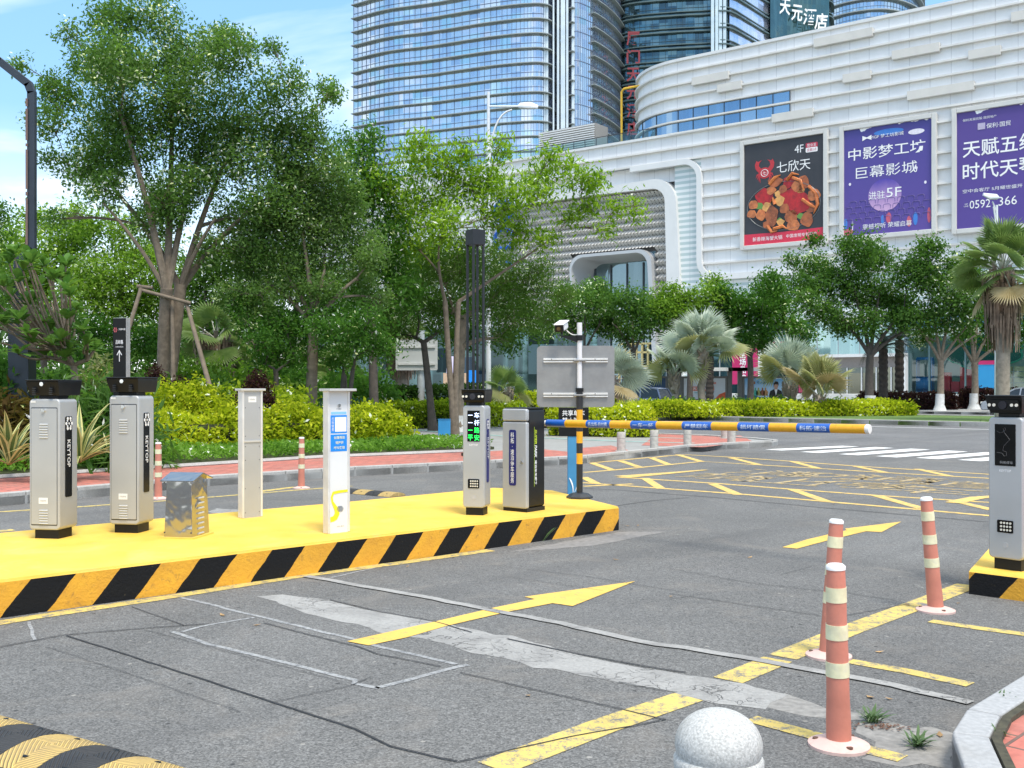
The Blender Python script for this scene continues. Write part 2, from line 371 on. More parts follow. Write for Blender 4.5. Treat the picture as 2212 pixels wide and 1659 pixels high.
def scuffed_yellow():
    m, t, p = mat0('scuffed_yellow_paint'); c = coord(t, 'Pos')
    o = mixc(t, ramp(t, noise(t, c, 2.5, 5, .6), .3, .7), (.84, .56, .10), (.76, .46, .06))
    mp_ = t.nodes.new('ShaderNodeMapping'); mp_.vector_type = 'TEXTURE'; mp_.inputs['Rotation'].default_value = (0, 0, R(38)); mp_.inputs['Scale'].default_value = (.35, .05, 1); t.links.new(c, mp_.inputs[0])
    o = mixc(t, ramp(t, noise(t, mp_.outputs[0], 1, 6, .7, .8), .64, .72, 0, .35), o, (.36, .25, .10))       # dragged scuffs
    o = mixc(t, ramp(t, noise(t, c, 1.6, 7, .7, 1.), .54, .74, 0, .45), o, (.58, .44, .22))                    # dust
    o = mixc(t, ramp(t, noise(t, c, 26, 6, .7, .5), .70, .74, 0, .7), o, (.24, .20, .15))                      # chips and drips
    t.links.new(o, p.inputs['Base Color']); p.inputs['Roughness'].default_value = .65; p.inputs['Specular IOR Level'].default_value = .3; bumpn(t, p, noise(t, c, 30, 5, .65), .004); return m
M_YTOP = scuffed_yellow()
M_BLUEST = S('blue_sticker', (.01, .24, .75), .4, 0, .05)
M_LBLUE = S('light_blue_sticker', (.25, .55, .8), .4, 0, .05)
M_NAVY = S('navy_plate', (.008, .012, .14), .3, 0, .1)
M_YST = S('yellow_sticker', (.85, .72, .02), .45, 0, .05)
M_LENS = S('lens_glass', (.02, .02, .03), .05, 0, .2)
M_LED = S('led_bead', (.75, .72, .62), .3, 0, .1)
M_DGREY = S('dark_metal', (.035, .038, .043), .45, .2, .15, 5)

def asphalt(name, base, spread, kind='road'):
    m, t, p = mat0(name); c = coord(t, 'Pos')
    fine = noise(t, c, 95, 3, .7); mid = noise(t, c, 22, 4, .6); big = noise(t, c, .33, 5, .6, .8); st = noise(t, c, 1.3, 6, .65, 1.2)
    v = t.nodes.new('ShaderNodeTexVoronoi'); v.inputs['Scale'].default_value = 120; t.links.new(c, v.inputs['Vector'])
    vc = t.nodes.new('ShaderNodeSeparateColor'); t.links.new(v.outputs['Color'], vc.inputs[0])
    agg = ramp(t, vc.outputs[0], .0, 1., .5, 1.5)
    o = mixc(t, ramp(t, fine, .3, .72), tuple(x*(1-spread) for x in base), tuple(x*(1+spread) for x in base))
    o = mixc(t, .9, o, agg, 'MULTIPLY')
    o = mixc(t, 1., o, ramp(t, mid, .3, .7, .86, 1.14), 'MULTIPLY'); o = mixc(t, 1., o, ramp(t, big, .3, .7, .82, 1.2), 'MULTIPLY')
    o = mixc(t, ramp(t, st, .53, .75, 0, .5), o, (.25, .225, .195))                      # dusty patches
    o = mixc(t, ramp(t, noise(t, c, 2.1, 5, .7, .5), .64, .76, 0, .4), o, (.035, .036, .04))  # oil and tyre stains
    wv = t.nodes.new('ShaderNodeTexVoronoi'); wv.inputs['Scale'].default_value = 16; t.links.new(c, wv.inputs['Vector'])
    wc = t.nodes.new('ShaderNodeSeparateColor'); t.links.new(wv.outputs['Color'], wc.inputs[0])
    fleck = mth('MULTIPLY', ramp(t, wc.outputs[0], .962, .97), ramp(t, wv.outputs['Distance'], .22, .15), t); o = mixc(t, mth('MULTIPLY', fleck, .55, t), o, (.42, .4, .36))
    pit = mth('MULTIPLY', ramp(t, wc.outputs[1], .965, .972), ramp(t, wv.outputs['Distance'], .24, .16), t); o = mixc(t, mth('MULTIPLY', pit, .8, t), o, (.02, .02, .022))
    mpw = t.nodes.new('ShaderNodeMapping'); mpw.vector_type = 'TEXTURE'; mpw.inputs['Rotation'].default_value = (0, 0, R(-42.5)); mpw.inputs['Scale'].default_value = (.9, 14, 1); t.links.new(c, mpw.inputs[0])
    o = mixc(t, ramp(t, noise(t, mpw.outputs[0], 1., 4, .6, .3), .50, .72, 0, .34), o, (.075, .075, .077))       # wheel tracks along the lane
    t.links.new(o, p.inputs['Base Color']); p.inputs['Roughness'].default_value = .85
    bumpn(t, p, mixc(t, .5, fine, agg), .006, .8); return m
M_ASPH = asphalt('asphalt', (.145, .1435, .139), .40)
M_ASPH2 = asphalt('boulevard_asphalt', (.150, .150, .152), .2)

def brick_mat():
    m, t, p = mat0('red_paving_brick'); c = coord(t, 'Pos')
    mp = t.nodes.new('ShaderNodeMapping'); mp.inputs['Rotation'].default_value = (0, 0, R(-45)); t.links.new(c, mp.inputs[0])
    b = t.nodes.new('ShaderNodeTexBrick'); t.links.new(mp.outputs[0], b.inputs['Vector']); b.inputs['Scale'].default_value = 1.0
    b.inputs['Brick Width'].default_value = .3; b.inputs['Row Height'].default_value = .15; b.inputs['Mortar Size'].default_value = .008; b.inputs['Mortar Smooth'].default_value = .2
    b.inputs['Color1'].default_value = (.52, .165, .125, 1); b.inputs['Color2'].default_value = (.40, .135, .105, 1); b.inputs['Mortar'].default_value = (.16, .10, .08, 1)
    o = mixc(t, 1., b.outputs[0], ramp(t, noise(t, c, 9, 5, .7), .3, .7, .8, 1.25), 'MULTIPLY'); o = mixc(t, ramp(t, noise(t, c, 1.1, 5, .65, .8), .5, .75, 0, .5), o, (.36, .24, .2))
    t.links.new(o, p.inputs['Base Color']); p.inputs['Roughness'].default_value = .85; bumpn(t, p, b.outputs['Fac'], -.004); return m
M_BRICK = brick_mat()
M_CONC = S('concrete', (.40, .385, .36), .85, 0, .15, 9, .004, 60, dirt=.5, dcol=(.19, .18, .16), dscale=1.6, kind='Pos')
M_KERB = S('kerb_granite', (.40, .39, .37), .8, 0, .2, 60, .002, 90, dirt=.45, dcol=(.2, .19, .16), dscale=2.5, kind='Pos')
M_PAVE = S('pavement_slab', (.30, .30, .29), .85, 0, .12, 5, .002, 40, dirt=.35, dcol=(.2, .18, .16), dscale=.8, kind='Pos')

def worn(name, col, cover=.5, under=(.15, .153, .16), sc_=14):
    """road paint worn through to the aggregate"""
    m, t, p = mat0(name); c = coord(t, 'Pos')
    n = noise(t, c, sc_, 7, .72, .3); n2 = noise(t, c, 110, 3, .7); f = mth('ADD', mth('MULTIPLY', n, .65, t), mth('MULTIPLY', n2, .35, t), t)
    k = ramp(t, f, cover-.05, cover+.05); o = mixc(t, k, col, mixc(t, ramp(t, n2, .3, .7), tuple(x*.7 for x in under), tuple(x*1.3 for x in under)))
    o = mixc(t, 1., o, ramp(t, noise(t, c, 3, 4), .3, .7, .88, 1.1), 'MULTIPLY')
    t.links.new(o, p.inputs['Base Color']); p.inputs['Roughness'].default_value = .75; bumpn(t, p, n2, .003); return m
M_RY = worn('yellow_road_paint', (.72, .47, .10), .60)
M_RYW = worn('worn_yellow_road_paint', (.62, .47, .13), .54)
M_RYF = worn('faded_yellow_road_paint', (.62, .43, .14), .50, (.20, .195, .185))
M_RYG = worn('box_yellow_road_paint', (.74, .50, .13), .55, (.19, .185, .178))
M_RW = worn('white_road_paint', (.80, .80, .79), .64)
M_GROUT = worn('pale_sealant', (.33, .335, .335), .52, sc_=20)
M_TAR = S('tar_seam', (.03, .03, .032), .85, 0, .4, 30, kind='Pos')

# ---------------------------------------------------------------- ground, roads, pavements
def struct(name, mb, m, z=None): return tag(mb.build(name, m), kind='structure')
g = MB(); g.face([(-3000, -200), (3000, -200), (3000, 5000), (-3000, 5000)], -.05); struct('ground', g, S('earth', (.10, .11, .06), .95, 0, .3, 2, kind='Pos'))
g = MB(); g.face([(-60, -20), (60, -20), (90, 30), (60, 75), (-60, 95)], 0.); road = struct('road', g, M_ASPH)
def at(s, c): return LD*s+LC*c                                    # metres along / across the lane
g = MB(); g.face([at(25.6, 60), at(25.6, 3.2), at(24.9, -9), at(25, -70), at(75, -70), at(75, 60)], .002); struct('boulevard', g, M_ASPH2)
PX = lambda lst, z=0.: [G(x, y, z) for x, y in lst]
kerb = [Vector((-10.5, 7.5, 0)), Vector((-6.25, 13.4, 0)), Vector((-4.6, 15.8, 0)), Vector((-2.65, 17.6, 0)), Vector((-.9, 18.8, 0)), Vector((1.5, 20.6, 0)), Vector((4.1, 24.3, 0)), Vector((5.2, 25.3, 0)), Vector((6.6, 26.4, 0))]
kerb2 = [Vector((6.9, 27.0, 0)), Vector((6.6, 28.2, 0)), Vector((5.6, 30.0, 0)), Vector((-2, 37.2, 0)), Vector((-16, 50, 0)), Vector((-40, 72, 0))]
pv = MB(); pv.prism([(p.x, p.y) for p in kerb+kerb2]+[(-60, 72), (-60, 8)], -.05, .11); struct('pavement', pv, M_PAVE)
def offs(path, d):
    out = []
    for i, p in enumerate(path):
        t_ = (path[min(i+1, len(path)-1)]-path[max(i-1, 0)]).normalized(); out.append(p+Vector((-t_.y, t_.x, 0))*d)
    return out
def resample(path, step):
    out = [path[0]]; 
    for a, b in zip(path[:-1], path[1:]):
        n = max(1, round((b-a).length/step)); out += [a.lerp(b, (i+1)/n) for i in range(n)]
    return out
# kerbstones laid end to end
def kerbstones(name, path, h=.15, wd=.14, step=.75, mat=M_KERB, side=1):
    k = MB(); pts = resample(path, step); ip = offs(pts, wd*side)
    for a, b, c, d in zip(pts[:-1], pts[1:], ip[1:], ip[:-1]):
        e = (b-a)*.008; q = [(v.x, v.y) for v in (a+e, b-e, c-e, d+e)]; k.prism(q, -.06, h)
    return tag(k.build(name, mat, bevel=.012, seg=2), kind='structure')
kerbstones('kerb', kerb, .16); kerbstones('kerb', kerb2[0:1]+kerb2[1:], .15)
inner = offs(kerb, .15); lawn_edge = [Vector((-12.5, 11.5, 0)), Vector((-7.8, 15.8, 0)), Vector((-6.1, 17.7, 0)), Vector((-3.75, 20.4, 0)), Vector((-.6, 22.6, 0))]
g = MB(); g.face([(p.x, p.y) for p in inner[:6]]+[(p.x, p.y) for p in [Vector((1.3, 22.3, 0)), Vector((.6, 23.6, 0))]+lawn_edge[::-1]], .114); struct('brick_pavement', g, M_BRICK)
g = MB(); g.face([p for p in PX([(1385, 962), (1520, 966), (1625, 953), (1600, 941), (1420, 938)], .114)], .114); struct('brick_pavement', g, M_BRICK)
g = MB(); g.face(PX([(1262, 984), (1370, 976), (1320, 962), (1250, 968)], .114), .114); struct('brick_pavement', g, M_BRICK)
k = MB(); k.tube([p+Z*.13 for p in resample(lawn_edge, .6)], .05, 5); struct('lawn_edging', k, M_KERB)
M_TEAL = worn('teal_cycle_line', (.30, .50, .45), .6, (.3, .3, .29))
g = MB(); g.strip(PX([(830, 922), (960, 934), (1130, 944), (1340, 953), (1500, 957)], .118), .22, .118); g.strip(PX([(1180, 930), (1270, 938), (1400, 944), (1480, 947)], .118), .16, .118); struct('cycle_path_line', g, M_TEAL)
# right foreground pavement corner
rk = [Vector((1.22, 2.2, 0)), Vector((1.46, 3.0, 0)), Vector((1.62, 3.73, 0)), Vector((1.74, 4.12, 0)), Vector((1.93, 4.42, 0)), Vector((2.48, 5.0, 0)), Vector((4.4, 6.85, 0)), Vector((9, 11, 0))]
g = MB(); g.prism([(p.x, p.y) for p in rk]+[(14, 11), (14, -3), (1.0, -3)], -.05, .10); struct('pavement', g, M_PAVE)
kerbstones('kerb', rk, .13, .135, .55, S('pale_kerb', (.36, .365, .37), .75, 0, .15, 40, .002, 80, dirt=.4, dcol=(.28, .27, .25), dscale=2, kind='Pos'), -1)
ri = offs(rk, -.15); g = MB(); g.face([(p.x, p.y) for p in ri]+[(14, 11), (14, -3), (1.3, -3)], .106); struct('brick_pavement', g, M_BRICK)
g = MB(); g.tube([p+Z*.11 for p in resample(offs(rk[1:6], -.16), .1)], .025, 4); struct('soil_joint', g, S('soil', (.06, .055, .035), .95, 0, .4, 30, kind='Pos'))
# boulevard edge: median with lawn
def Mpt(px, py, z=.18): return G(px, py, z)
med = [at(41.3, -60), at(41.3, -12), at(41.3, 0), at(41.3, 14), at(41.3, 45)]
g = MB(); g.prism([(p.x, p.y) for p in med]+[(q.x, q.y) for q in (at(52, 45), at(52, 8), at(50, -60))], -.05, .16)
M_LAWN = S('lawn_soil', (.10, .17, .035), .95, 0, .3, 6, .02, 40, kind='Pos')
struct('median_lawn', g, M_LAWN)
kerbstones('median_kerb', med, .2, .2, 1.2)
kerbstones('median_kerb', [at(52.2, 45), at(52.2, 8), at(50.2, -60)], .2, .2, 1.5)
g = MB(); g.prism([(q.x, q.y) for q in (at(60, -70), at(60, 70), at(69, 70), at(69, -70))], -.05, .14); struct('far_pavement', g, M_PAVE)
kerbstones('far_kerb', [at(60, -70), at(60, 0), at(60, 70)], .17, .2, 1.5)

# ---------------------------------------------------------------- markings painted on the road (parts of the road)
def mark(name, mb, m, z=None): return mb.build(name, m, road)
z1, z2, z3, z4 = .0016, .0030, .0044, .0058
b8 = lambda x, y: (713+.347*x, 1083+.347*y)
b9 = lambda x, y: (1444+.347*x, 1083+.347*y)
b7 = lambda x, y: (1234+.442*x, 905+.442*y)
def arr(pts, z=z3): return [G(x, y, 0) for x, y in pts]
a = [b8(105, 875), b8(640, 755), b8(1020, 665), b8(1275, 612), b8(1210, 597), b8(1900, 500), b8(1510, 655), b8(1385, 637), b8(1110, 690), b8(720, 780), b8(480, 850), b8(240, 900)]
mark('lane_arrow', MB().face(arr(a), z3), M_RY)
a = [b9(708, 288), b9(860, 240), b9(1000, 207), b9(1110, 182), b9(1098, 172), b9(1450, 128), b9(1325, 194), b9(1232, 188), b9(1020, 238), b9(800, 297)]
mark('lane_arrow', MB().face(arr(a), z3), M_RY)
for seg in ([(1065, 1659), (1300, 1570), (1487, 1506)], [(1572, 1470), (1680, 1425)], [(1690, 1420), (1830, 1363), (2000, 1300), (2092, 1264)]):
    mark('edge_line', MB().strip(arr(seg), .17, z2), M_RYW)
for seg, ww in (([(1622, 1553), (1780, 1596), (1950, 1640)], .10), ([(1835, 1429), (1960, 1451), (2096, 1480)], .10), ([(2010, 1342), (2110, 1357), (2230, 1373)], .10)):
    mark('bay_line', MB().strip(arr(seg), ww, z2+.0004), M_RYW)
mark('island_edge_line', MB().strip(arr([(-300, 1395), (-60, 1356), (60, 1336), (340, 1294), (640, 1246), (860, 1217), (1060, 1189)]), .13, z2), M_RYW)
mark('edge_line', MB().strip(arr([(-120, 1112), (0, 1106), (161, 1096), (330, 1084), (458, 1074), (640, 1059), (760, 1050)]), .1, z2), M_RYW)
for seg in ([(30, 1145), (-60, 1152)], [(240, 1078), (320, 1072)], [(560, 1062), (640, 1052)]): mark('bay_line', MB().strip(arr(seg), .14, z2), M_RYW)
# box junction
bx = MB()
for ln in ([(55, 312), (830, 368), (2300, 496)], [(230, 285), (700, 315), (1090, 345), (1500, 375), (2300, 425)], [(390, 190), (470, 181), (560, 175), (780, 187), (1070, 207), (1380, 230), (2300, 287)],
           [(60, 262), (210, 250), (640, 208), (920, 225), (1220, 243), (1540, 263), (2300, 305)], [(100, 215), (390, 188)], [(60, 330), (300, 318)]):
    bx.strip(arr([b7(*q) for q in ln]), .12, z2)
mark('box_junction_border', bx, M_RYG)
bx = MB()
for ln in ([(360, 290), (440, 342)], [(690, 318), (820, 372)], [(1080, 345), (1250, 405)], [(1490, 375), (1720, 440)], [(1850, 396), (2060, 446)], [(60, 285), (125, 318)], [(520, 175), (640, 210)], [(780, 190), (920, 225)], [(1080, 208), (1210, 243)],
           [(1390, 232), (1535, 262)], [(1690, 245), (1850, 280)], [(100, 215), (200, 250)], [(240, 205), (330, 235)], [(390, 190), (480, 225)]):
    bx.strip(arr([b7(*q) for q in ln]), .15, z3)
mark('box_junction_hatching', bx, M_RYG)
mark('box_arrow', MB().strip(arr([b7(250, 284), b7(400, 272), b7(660, 250)]), [.4, .3, .1], z3+.002), M_RYG)
mark('box_arrow', MB().strip(arr([b7(1870, 412), b7(1920, 399), b7(1985, 386), b7(2080, 380), b7(2200, 378)]), .22, z3+.002), M_RYG)
for s_, q in (('禁', (760, 284)), ('止', (1060, 303)), ('停', (1400, 322)), ('车', (1720, 347)), ('消', (985, 264)), ('防', (1290, 280)), ('通', (1590, 295)), ('道', (1900, 319))):
    o = G(*b7(*q)); o.z = z3; text(s_, M_RYF, road, o, LC, LD, h=1.15, w=1.5, bold=-.006, name='painted_character')
# zebra crossing
b6 = lambda x, y: (1444+.347*x, 548.6+.347*y)
for (ax, ay), (bx_, by) in zip([(600, 1218), (820, 1233), (1060, 1247), (1290, 1260), (1540, 1270), (1800, 1283), (2080, 1295)], [(1080, 1195), (1290, 1203), (1510, 1213), (1740, 1225), (1975, 1235), (2230, 1246), (2500, 1258)]):
    p0, p1 = G(*b6(ax, ay)), G(*b6(bx_, by)); o = Vector((.62, -.78, 0))*.5
    mark('crossing_stripe', MB().face([p0, p0+o, p1+o, p1], z3), M_RW)
mark('carriageway_line', MB().strip([at(39, -40), at(39, 45)], .18, z3), M_RW)
# repairs and seams
rs = [b8(-440, 590), b8(-300, 575), b8(-180, 590), b8(0, 622), b8(300, 690), b8(620, 745), b8(880, 800), b8(960, 818), b8(1130, 845), b8(1280, 872), b8(1500, 950), b8(1700, 998), b8(2212, 1082), b9(330, 1108), b9(560, 1165), b9(740, 1205), b9(700, 1240), b9(560, 1290), b9(420, 1275), b9(180, 1240), b8(2090, 1187), b8(1900, 1140), b8(1700, 1112), b8(1390, 1045), b8(1180, 1005), b8(1000, 962), b8(740, 906), b8(560, 850), b8(400, 832), b8(150, 770), b8(0, 742), b8(-250, 660)]
def crackmat():
    m, t, p = mat0('broken_concrete'); c = coord(t, 'Pos')
    v = t.nodes.new('ShaderNodeTexVoronoi'); v.feature = 'DISTANCE_TO_EDGE'; v.inputs['Scale'].default_value = 5.5
    wn = t.nodes.new('ShaderNodeTexNoise'); wn.inputs['Scale'].default_value = 4; wn.inputs['Detail'].default_value = 5; t.links.new(c, wn.inputs['Vector'])
    dd = t.nodes.new('ShaderNodeVectorMath'); dd.operation = 'MULTIPLY_ADD'; t.links.new(wn.outputs['Color'], dd.inputs[0]); dd.inputs[1].default_value = (.9, .9, 0); t.links.new(c, dd.inputs[2]); t.links.new(dd.outputs[0], v.inputs['Vector'])
    msk = ramp(t, noise(t, c, 1.1, 5, .65), .50, .60); cr_ = mth('MULTIPLY', ramp(t, v.outputs['Distance'], .022, .004), msk, t)
    o = mixc(t, ramp(t, noise(t, c, 40, 5, .7), .3, .7), (.27, .265, .255), (.40, .395, .38)); o = mixc(t, ramp(t, noise(t, c, 2.2, 6, .7, .6), .45, .68, 0, .75), o, (.19, .185, .18)); o = mixc(t, mth('MULTIPLY', cr_, .75, t), o, (.09, .085, .08))
    t.links.new(o, p.inputs['Base Color']); p.inputs['Roughness'].default_value = .9; bumpn(t, p, mixc(t, .5, cr_, noise(t, c, 30, 5, .7)), -.02); return m
M_BCONC = crackmat()
rd_ = random.Random(5)
def jag(pts, amp, step=.12, closed=True):
    q = resample([G(x, y) for x, y in pts]+([G(*pts[0])] if closed else []), step)
    return [p+Vector((rd_.gauss(0, amp), rd_.gauss(0, amp), 0)) for p in q[:-1 if closed else None]]
mark('concrete_repair_strip', MB().face(jag(rs, .014, .12), z1), M_BCONC)
mark('dusty_patch', MB().face(jag([b9(480, 1240), b9(760, 1205), b9(1000, 1280), b9(1500, 1400), b9(1850, 1450), b9(1800, 1659), b9(1250, 1620), b9(1180, 1380), b9(700, 1300)], .02), z1-.0008), S('dusty_asphalt', (.25, .24, .225), .9, 0, .25, 25, .004, 60, dirt=.5, dcol=(.13, .13, .13), dscale=5, kind='Pos'))
mark('dusty_patch', MB().face(jag([(465, 1097), (700, 1118), (640, 1126), (450, 1106)], .02), z1), M_BCONC)
mark('dusty_patch', MB().face(jag([(1100, 1192), (1330, 1150), (1440, 1148), (1280, 1180)], .015, .2), z1), S('kerb_foot_dust', (.22, .21, .20), .9, 0, .25, 20, kind='Pos'))
wl = [b8(-140, 470), b8(0, 495), b8(340, 555), b8(560, 595), b8(1040, 688), b8(1440, 765), b8(1770, 845), b8(2030, 895), b8(2212, 912), b9(300, 950), b9(600, 1003), b9(1000, 1075), b9(1400, 1150), b9(1890, 1262)]
mark('groove_repair', MB().strip(jag(wl, .006, .15, False), .075, z3+.0028), M_BCONC)
b7z = lambda x, y: (.347*x, 1083+.347*y)
for ln, ww in (([b7z(1130, 600), b7z(1600, 715), b7z(2212, 862), b8(320, 910), b8(780, 1015)], .035), ([b7z(1070, 812), b7z(1300, 890), b7z(1800, 1010), b7z(2212, 1115), b8(150, 1135), b8(300, 1165)], .035), ([b7z(1130, 815), b7z(1300, 770), b7z(1580, 725)], .03), ([b8(290, 1165), b8(480, 1115), b8(780, 1035), b8(860, 1020)], .04), ([b7z(170, 750), b7z(205, 800), b7z(215, 870)], .02),
               ([b8(0, 478), b8(300, 410), b8(700, 345), b8(960, 310)], .03), ([b7z(1560, 560), b7z(1750, 560)], .02)):
    mark('pale_seam', MB().strip(jag(ln, .004, .14, False), ww, z2-.0007), M_GROUT)
for ln, ww in (([(-60, 1408), b7z(0, 910), b7z(180, 875), b7z(400, 835), b7z(880, 795), b7z(1300, 765)], .022), ([b7z(410, 840), b7z(750, 945), b7z(1300, 1125), b7z(1720, 1262), b7z(2212, 1422), b8(380, 1530), b8(700, 1605), b8(800, 1625)], .022), ([b8(800, 1625), b8(1150, 1550), b8(1500, 1470), b8(1850, 1410), b8(2090, 1362)], .016),
               ([b7z(820, 660), b7z(1150, 775)], .014), ([b7z(1700, 1255), b7z(2180, 1150), b8(250, 1100)], .01), ([b7z(1640, 760), b7z(2212, 905), b8(300, 955), b8(690, 1032)], .018), ([b8(810, 1070), b8(1200, 1160), b8(1600, 1250), b8(2090, 1365)], .016), ([b7z(300, 910), b7z(900, 1110), b7z(1500, 1315)], .007), ([b7z(890, 800), b7z(1400, 935), b7z(2100, 1120)], .008),
               ([b8(0, 615), b8(300, 688), b8(650, 750), b8(880, 820)], .02), ([b8(1100, 858), b8(1500, 945), b8(1900, 1020), b8(2212, 1070)], .025), ([b8(1800, 1128), b8(2090, 1185)], .014), ([b9(0, 420), b9(500, 510), b9(960, 560)], .012), ([b9(0, 575), b9(500, 650), b9(950, 715)], .014), ([b9(1100, 715), b9(1500, 640)], .012), ([b9(1120, 575), b9(1400, 615)], .012), ([b8(1000, 400), b8(1600, 470), b8(2212, 570)], .01), ([b8(1100, 470), b8(1700, 560)], .008),
               ([b7(60, 340), b7(250, 350), b7(700, 385), b7(1200, 432), b7(2040, 505)], .04), ([b7(225, 425), b7(400, 400), b7(580, 385)], .03), ([b9(700, 460), b9(900, 405)], .008), ([b9(0, 615), b9(270, 570)], .008)):
    mark('seam', MB().strip(jag(ln, .0025, .14, False), ww*.5, z4), M_TAR)

# ---------------------------------------------------------------- raised islands
def stripemat():
    m, t, p = mat0('black_yellow_stripes'); uvn = t.nodes.new('ShaderNodeUVMap'); sp = t.nodes.new('ShaderNodeSeparateXYZ'); t.links.new(uvn.outputs[0], sp.inputs[0])
    c = coord(t, 'Pos'); wob = mth('MULTIPLY', mth('SUBTRACT', noise(t, c, 9, 3), .5, t), .03, t)
    q = mth('ADD', mth('SUBTRACT', sp.outputs[0], mth('MULTIPLY', sp.outputs[1], .95, t), t), wob, t)
    fr = mth('FRACT', mth('DIVIDE', q, .60, t), None, t); k = ramp(t, fr, .497, .503)
    ye = mixc(t, ramp(t, noise(t, c, 6, 5, .65), .3, .72), (.78, .40, .04), (.62, .30, .04)); ye = mixc(t, ramp(t, noise(t, c, 13, 7, .72, .8), .57, .66, 0, .6), ye, (.30, .17, .05))
    bk = mixc(t, ramp(t, noise(t, c, 22, 7, .75, 1.2), .66, .70, 0, .7), (.009, .009, .010), (.25, .2, .1))
    o = mixc(t, k, bk, ye); t.links.new(o, p.inputs['Base Color']); p.inputs['Roughness'].default_value = .7; p.inputs['Specular IOR Level'].default_value = .2; bumpn(t, p, noise(t, c, 45, 5, .6), .006); return m
M_STRIPE = stripemat()
def island(name, label, pts, h, s0):
    t = root(name, label, 'kerb island', (*pts[0], 0)); n = len(pts); w_ = MB(); s = s0
    pts = [Vector((p[0], p[1], 0)) for p in pts]; rd = random.Random(3)
    for i in range(n):
        a, b = pts[i], pts[(i+1) % n]; k = max(1, int((b-a).length/.3)); L_ = (b-a).length
        for j in range(k):
            p, q = a.lerp(b, j/k), a.lerp(b, (j+1)/k); sp, sq = s+L_*j/k, s+L_*(j+1)/k
            w_.add([p-Z*.05, q-Z*.05, q+Z*(h-.02), p+Z*(h-.02)], [(0, 1, 2, 3)], [(sp, 0), (sq, 0), (sq, h), (sp, h)])
        s += L_
    w_.build('striped_side', M_STRIPE, t, True)
    tp = MB(); c = sum(pts, Vector())/n; tin = [p+(c-p).normalized()*.018 for p in pts]
    tp.add([p+Z*(h-.02) for p in pts]+[p+Z*h for p in tin], [(i, (i+1) % n, n+(i+1) % n, n+i) for i in range(n)]+[tuple(range(n, 2*n))])
    tp.build('painted_top', M_YTOP, t, True); return t
IH = .25
dI = Vector((.727, .687, 0)); A_ = Vector((-3.31, 6.74, 0))
island('traffic_island', 'long raised traffic island with yellow top and black and yellow striped side', [(A_-dI*1.3)[:2], (1.12, 10.92), (.50, 12.62), (-.22, 12.95), (-1.79, 11.35), (-3.36, 9.9), (-5.75, 7.6)], IH, -1.3+.05)
ri_ = [G(2093, 1283), G(2300, 1312), G(2420, 1310), G(2300, 1222), G(2140, 1225)]
island('traffic_island', 'short raised yellow and black island under the kiosk at right edge', [(p.x, p.y) for p in ri_], .18, .13)

# ---------------------------------------------------------------- parking kiosks
def emblem(mb, o, r, u, s):
    for k in range(6):
        a = k*math.pi/3; c = Vector(o)+Vector(r)*math.cos(a)*s*.5+Vector(u)*math.sin(a)*s*.62; mb.plate(c, r, u, s*.34, s*.34, s*.16, .001)
    for a, b in ((-.3, .3), (.3, .3), (0, 0), (-.3, -.3), (.3, -.3)): mb.plate(Vector(o)+Vector(r)*a*s+Vector(u)*b*s, r, u, s*.24, s*.24, s*.1, .001)
    return mb
def cam_head(t, w_, d_, z, back):
    hd = MB(); hh = .118; tw, bw = w_*1.06/2, w_*.92/2; y0, y1 = -d_*.62, d_*.70
    pr = [(-tw, hh), (tw, hh), (tw, hh*.82), (bw, .0), (-bw, .0), (-tw, hh*.82)]
    vs = [(x, y0+(.035 if zq < .01 else 0), z+.028+zq) for x, zq in pr]+[(x, y1, z+.028+zq) for x, zq in pr]
    hd.add(vs, [tuple(range(6))[::-1], tuple(range(6, 12))]+[(i, (i+1) % 6, 6+(i+1) % 6, 6+i) for i in range(6)])
    hd.prism([(-tw*1.01, y0-.012), (tw*1.01, y0-.012), (tw*1.01, y1+.005), (-tw*1.01, y1+.005)], z+.028+hh, z+.028+hh+.012)
    hd.box((0, 0, z+.015), (w_*.62, d_*.6, .03))
    h_ = hd.build('camera_head', M_BLACK, t, bevel=.012)
    f = Vector((0, y0+.012, z+.028+hh*.5))
    if back:
        MB().tube([f+Vector((0, .01, .035)), f+Vector((0, -.022, .035))], .017, 12).build('lock', M_CHROME, h_, smooth=True)
        v = MB()
        for sx in (-.075, .075):
            for k in range(4): v.box(f+Vector((sx, -.004, -.0-.016*k)), (.03, .012, .006))
        v.build('vent', M_DGREY, h_)
    else:
        MB().plate(f+Vector((0, -.013, 0)), X, Z, w_*.92, hh*.62, .02, .004).build('camera_window', M_GLOSS, h_)
        MB().tube([f+Vector((0, -.014, .0)), f+Vector((0, -.026, .0))], .03, 16).build('lens', M_LENS, h_, smooth=True)
        for sx in (-.098, -.064, .064, .098): MB().tube([f+Vector((sx, -.012, 0)), f+Vector((sx, -.022, 0))], .0115, 10).build('infrared_lamp', M_LED, h_)
    return h_
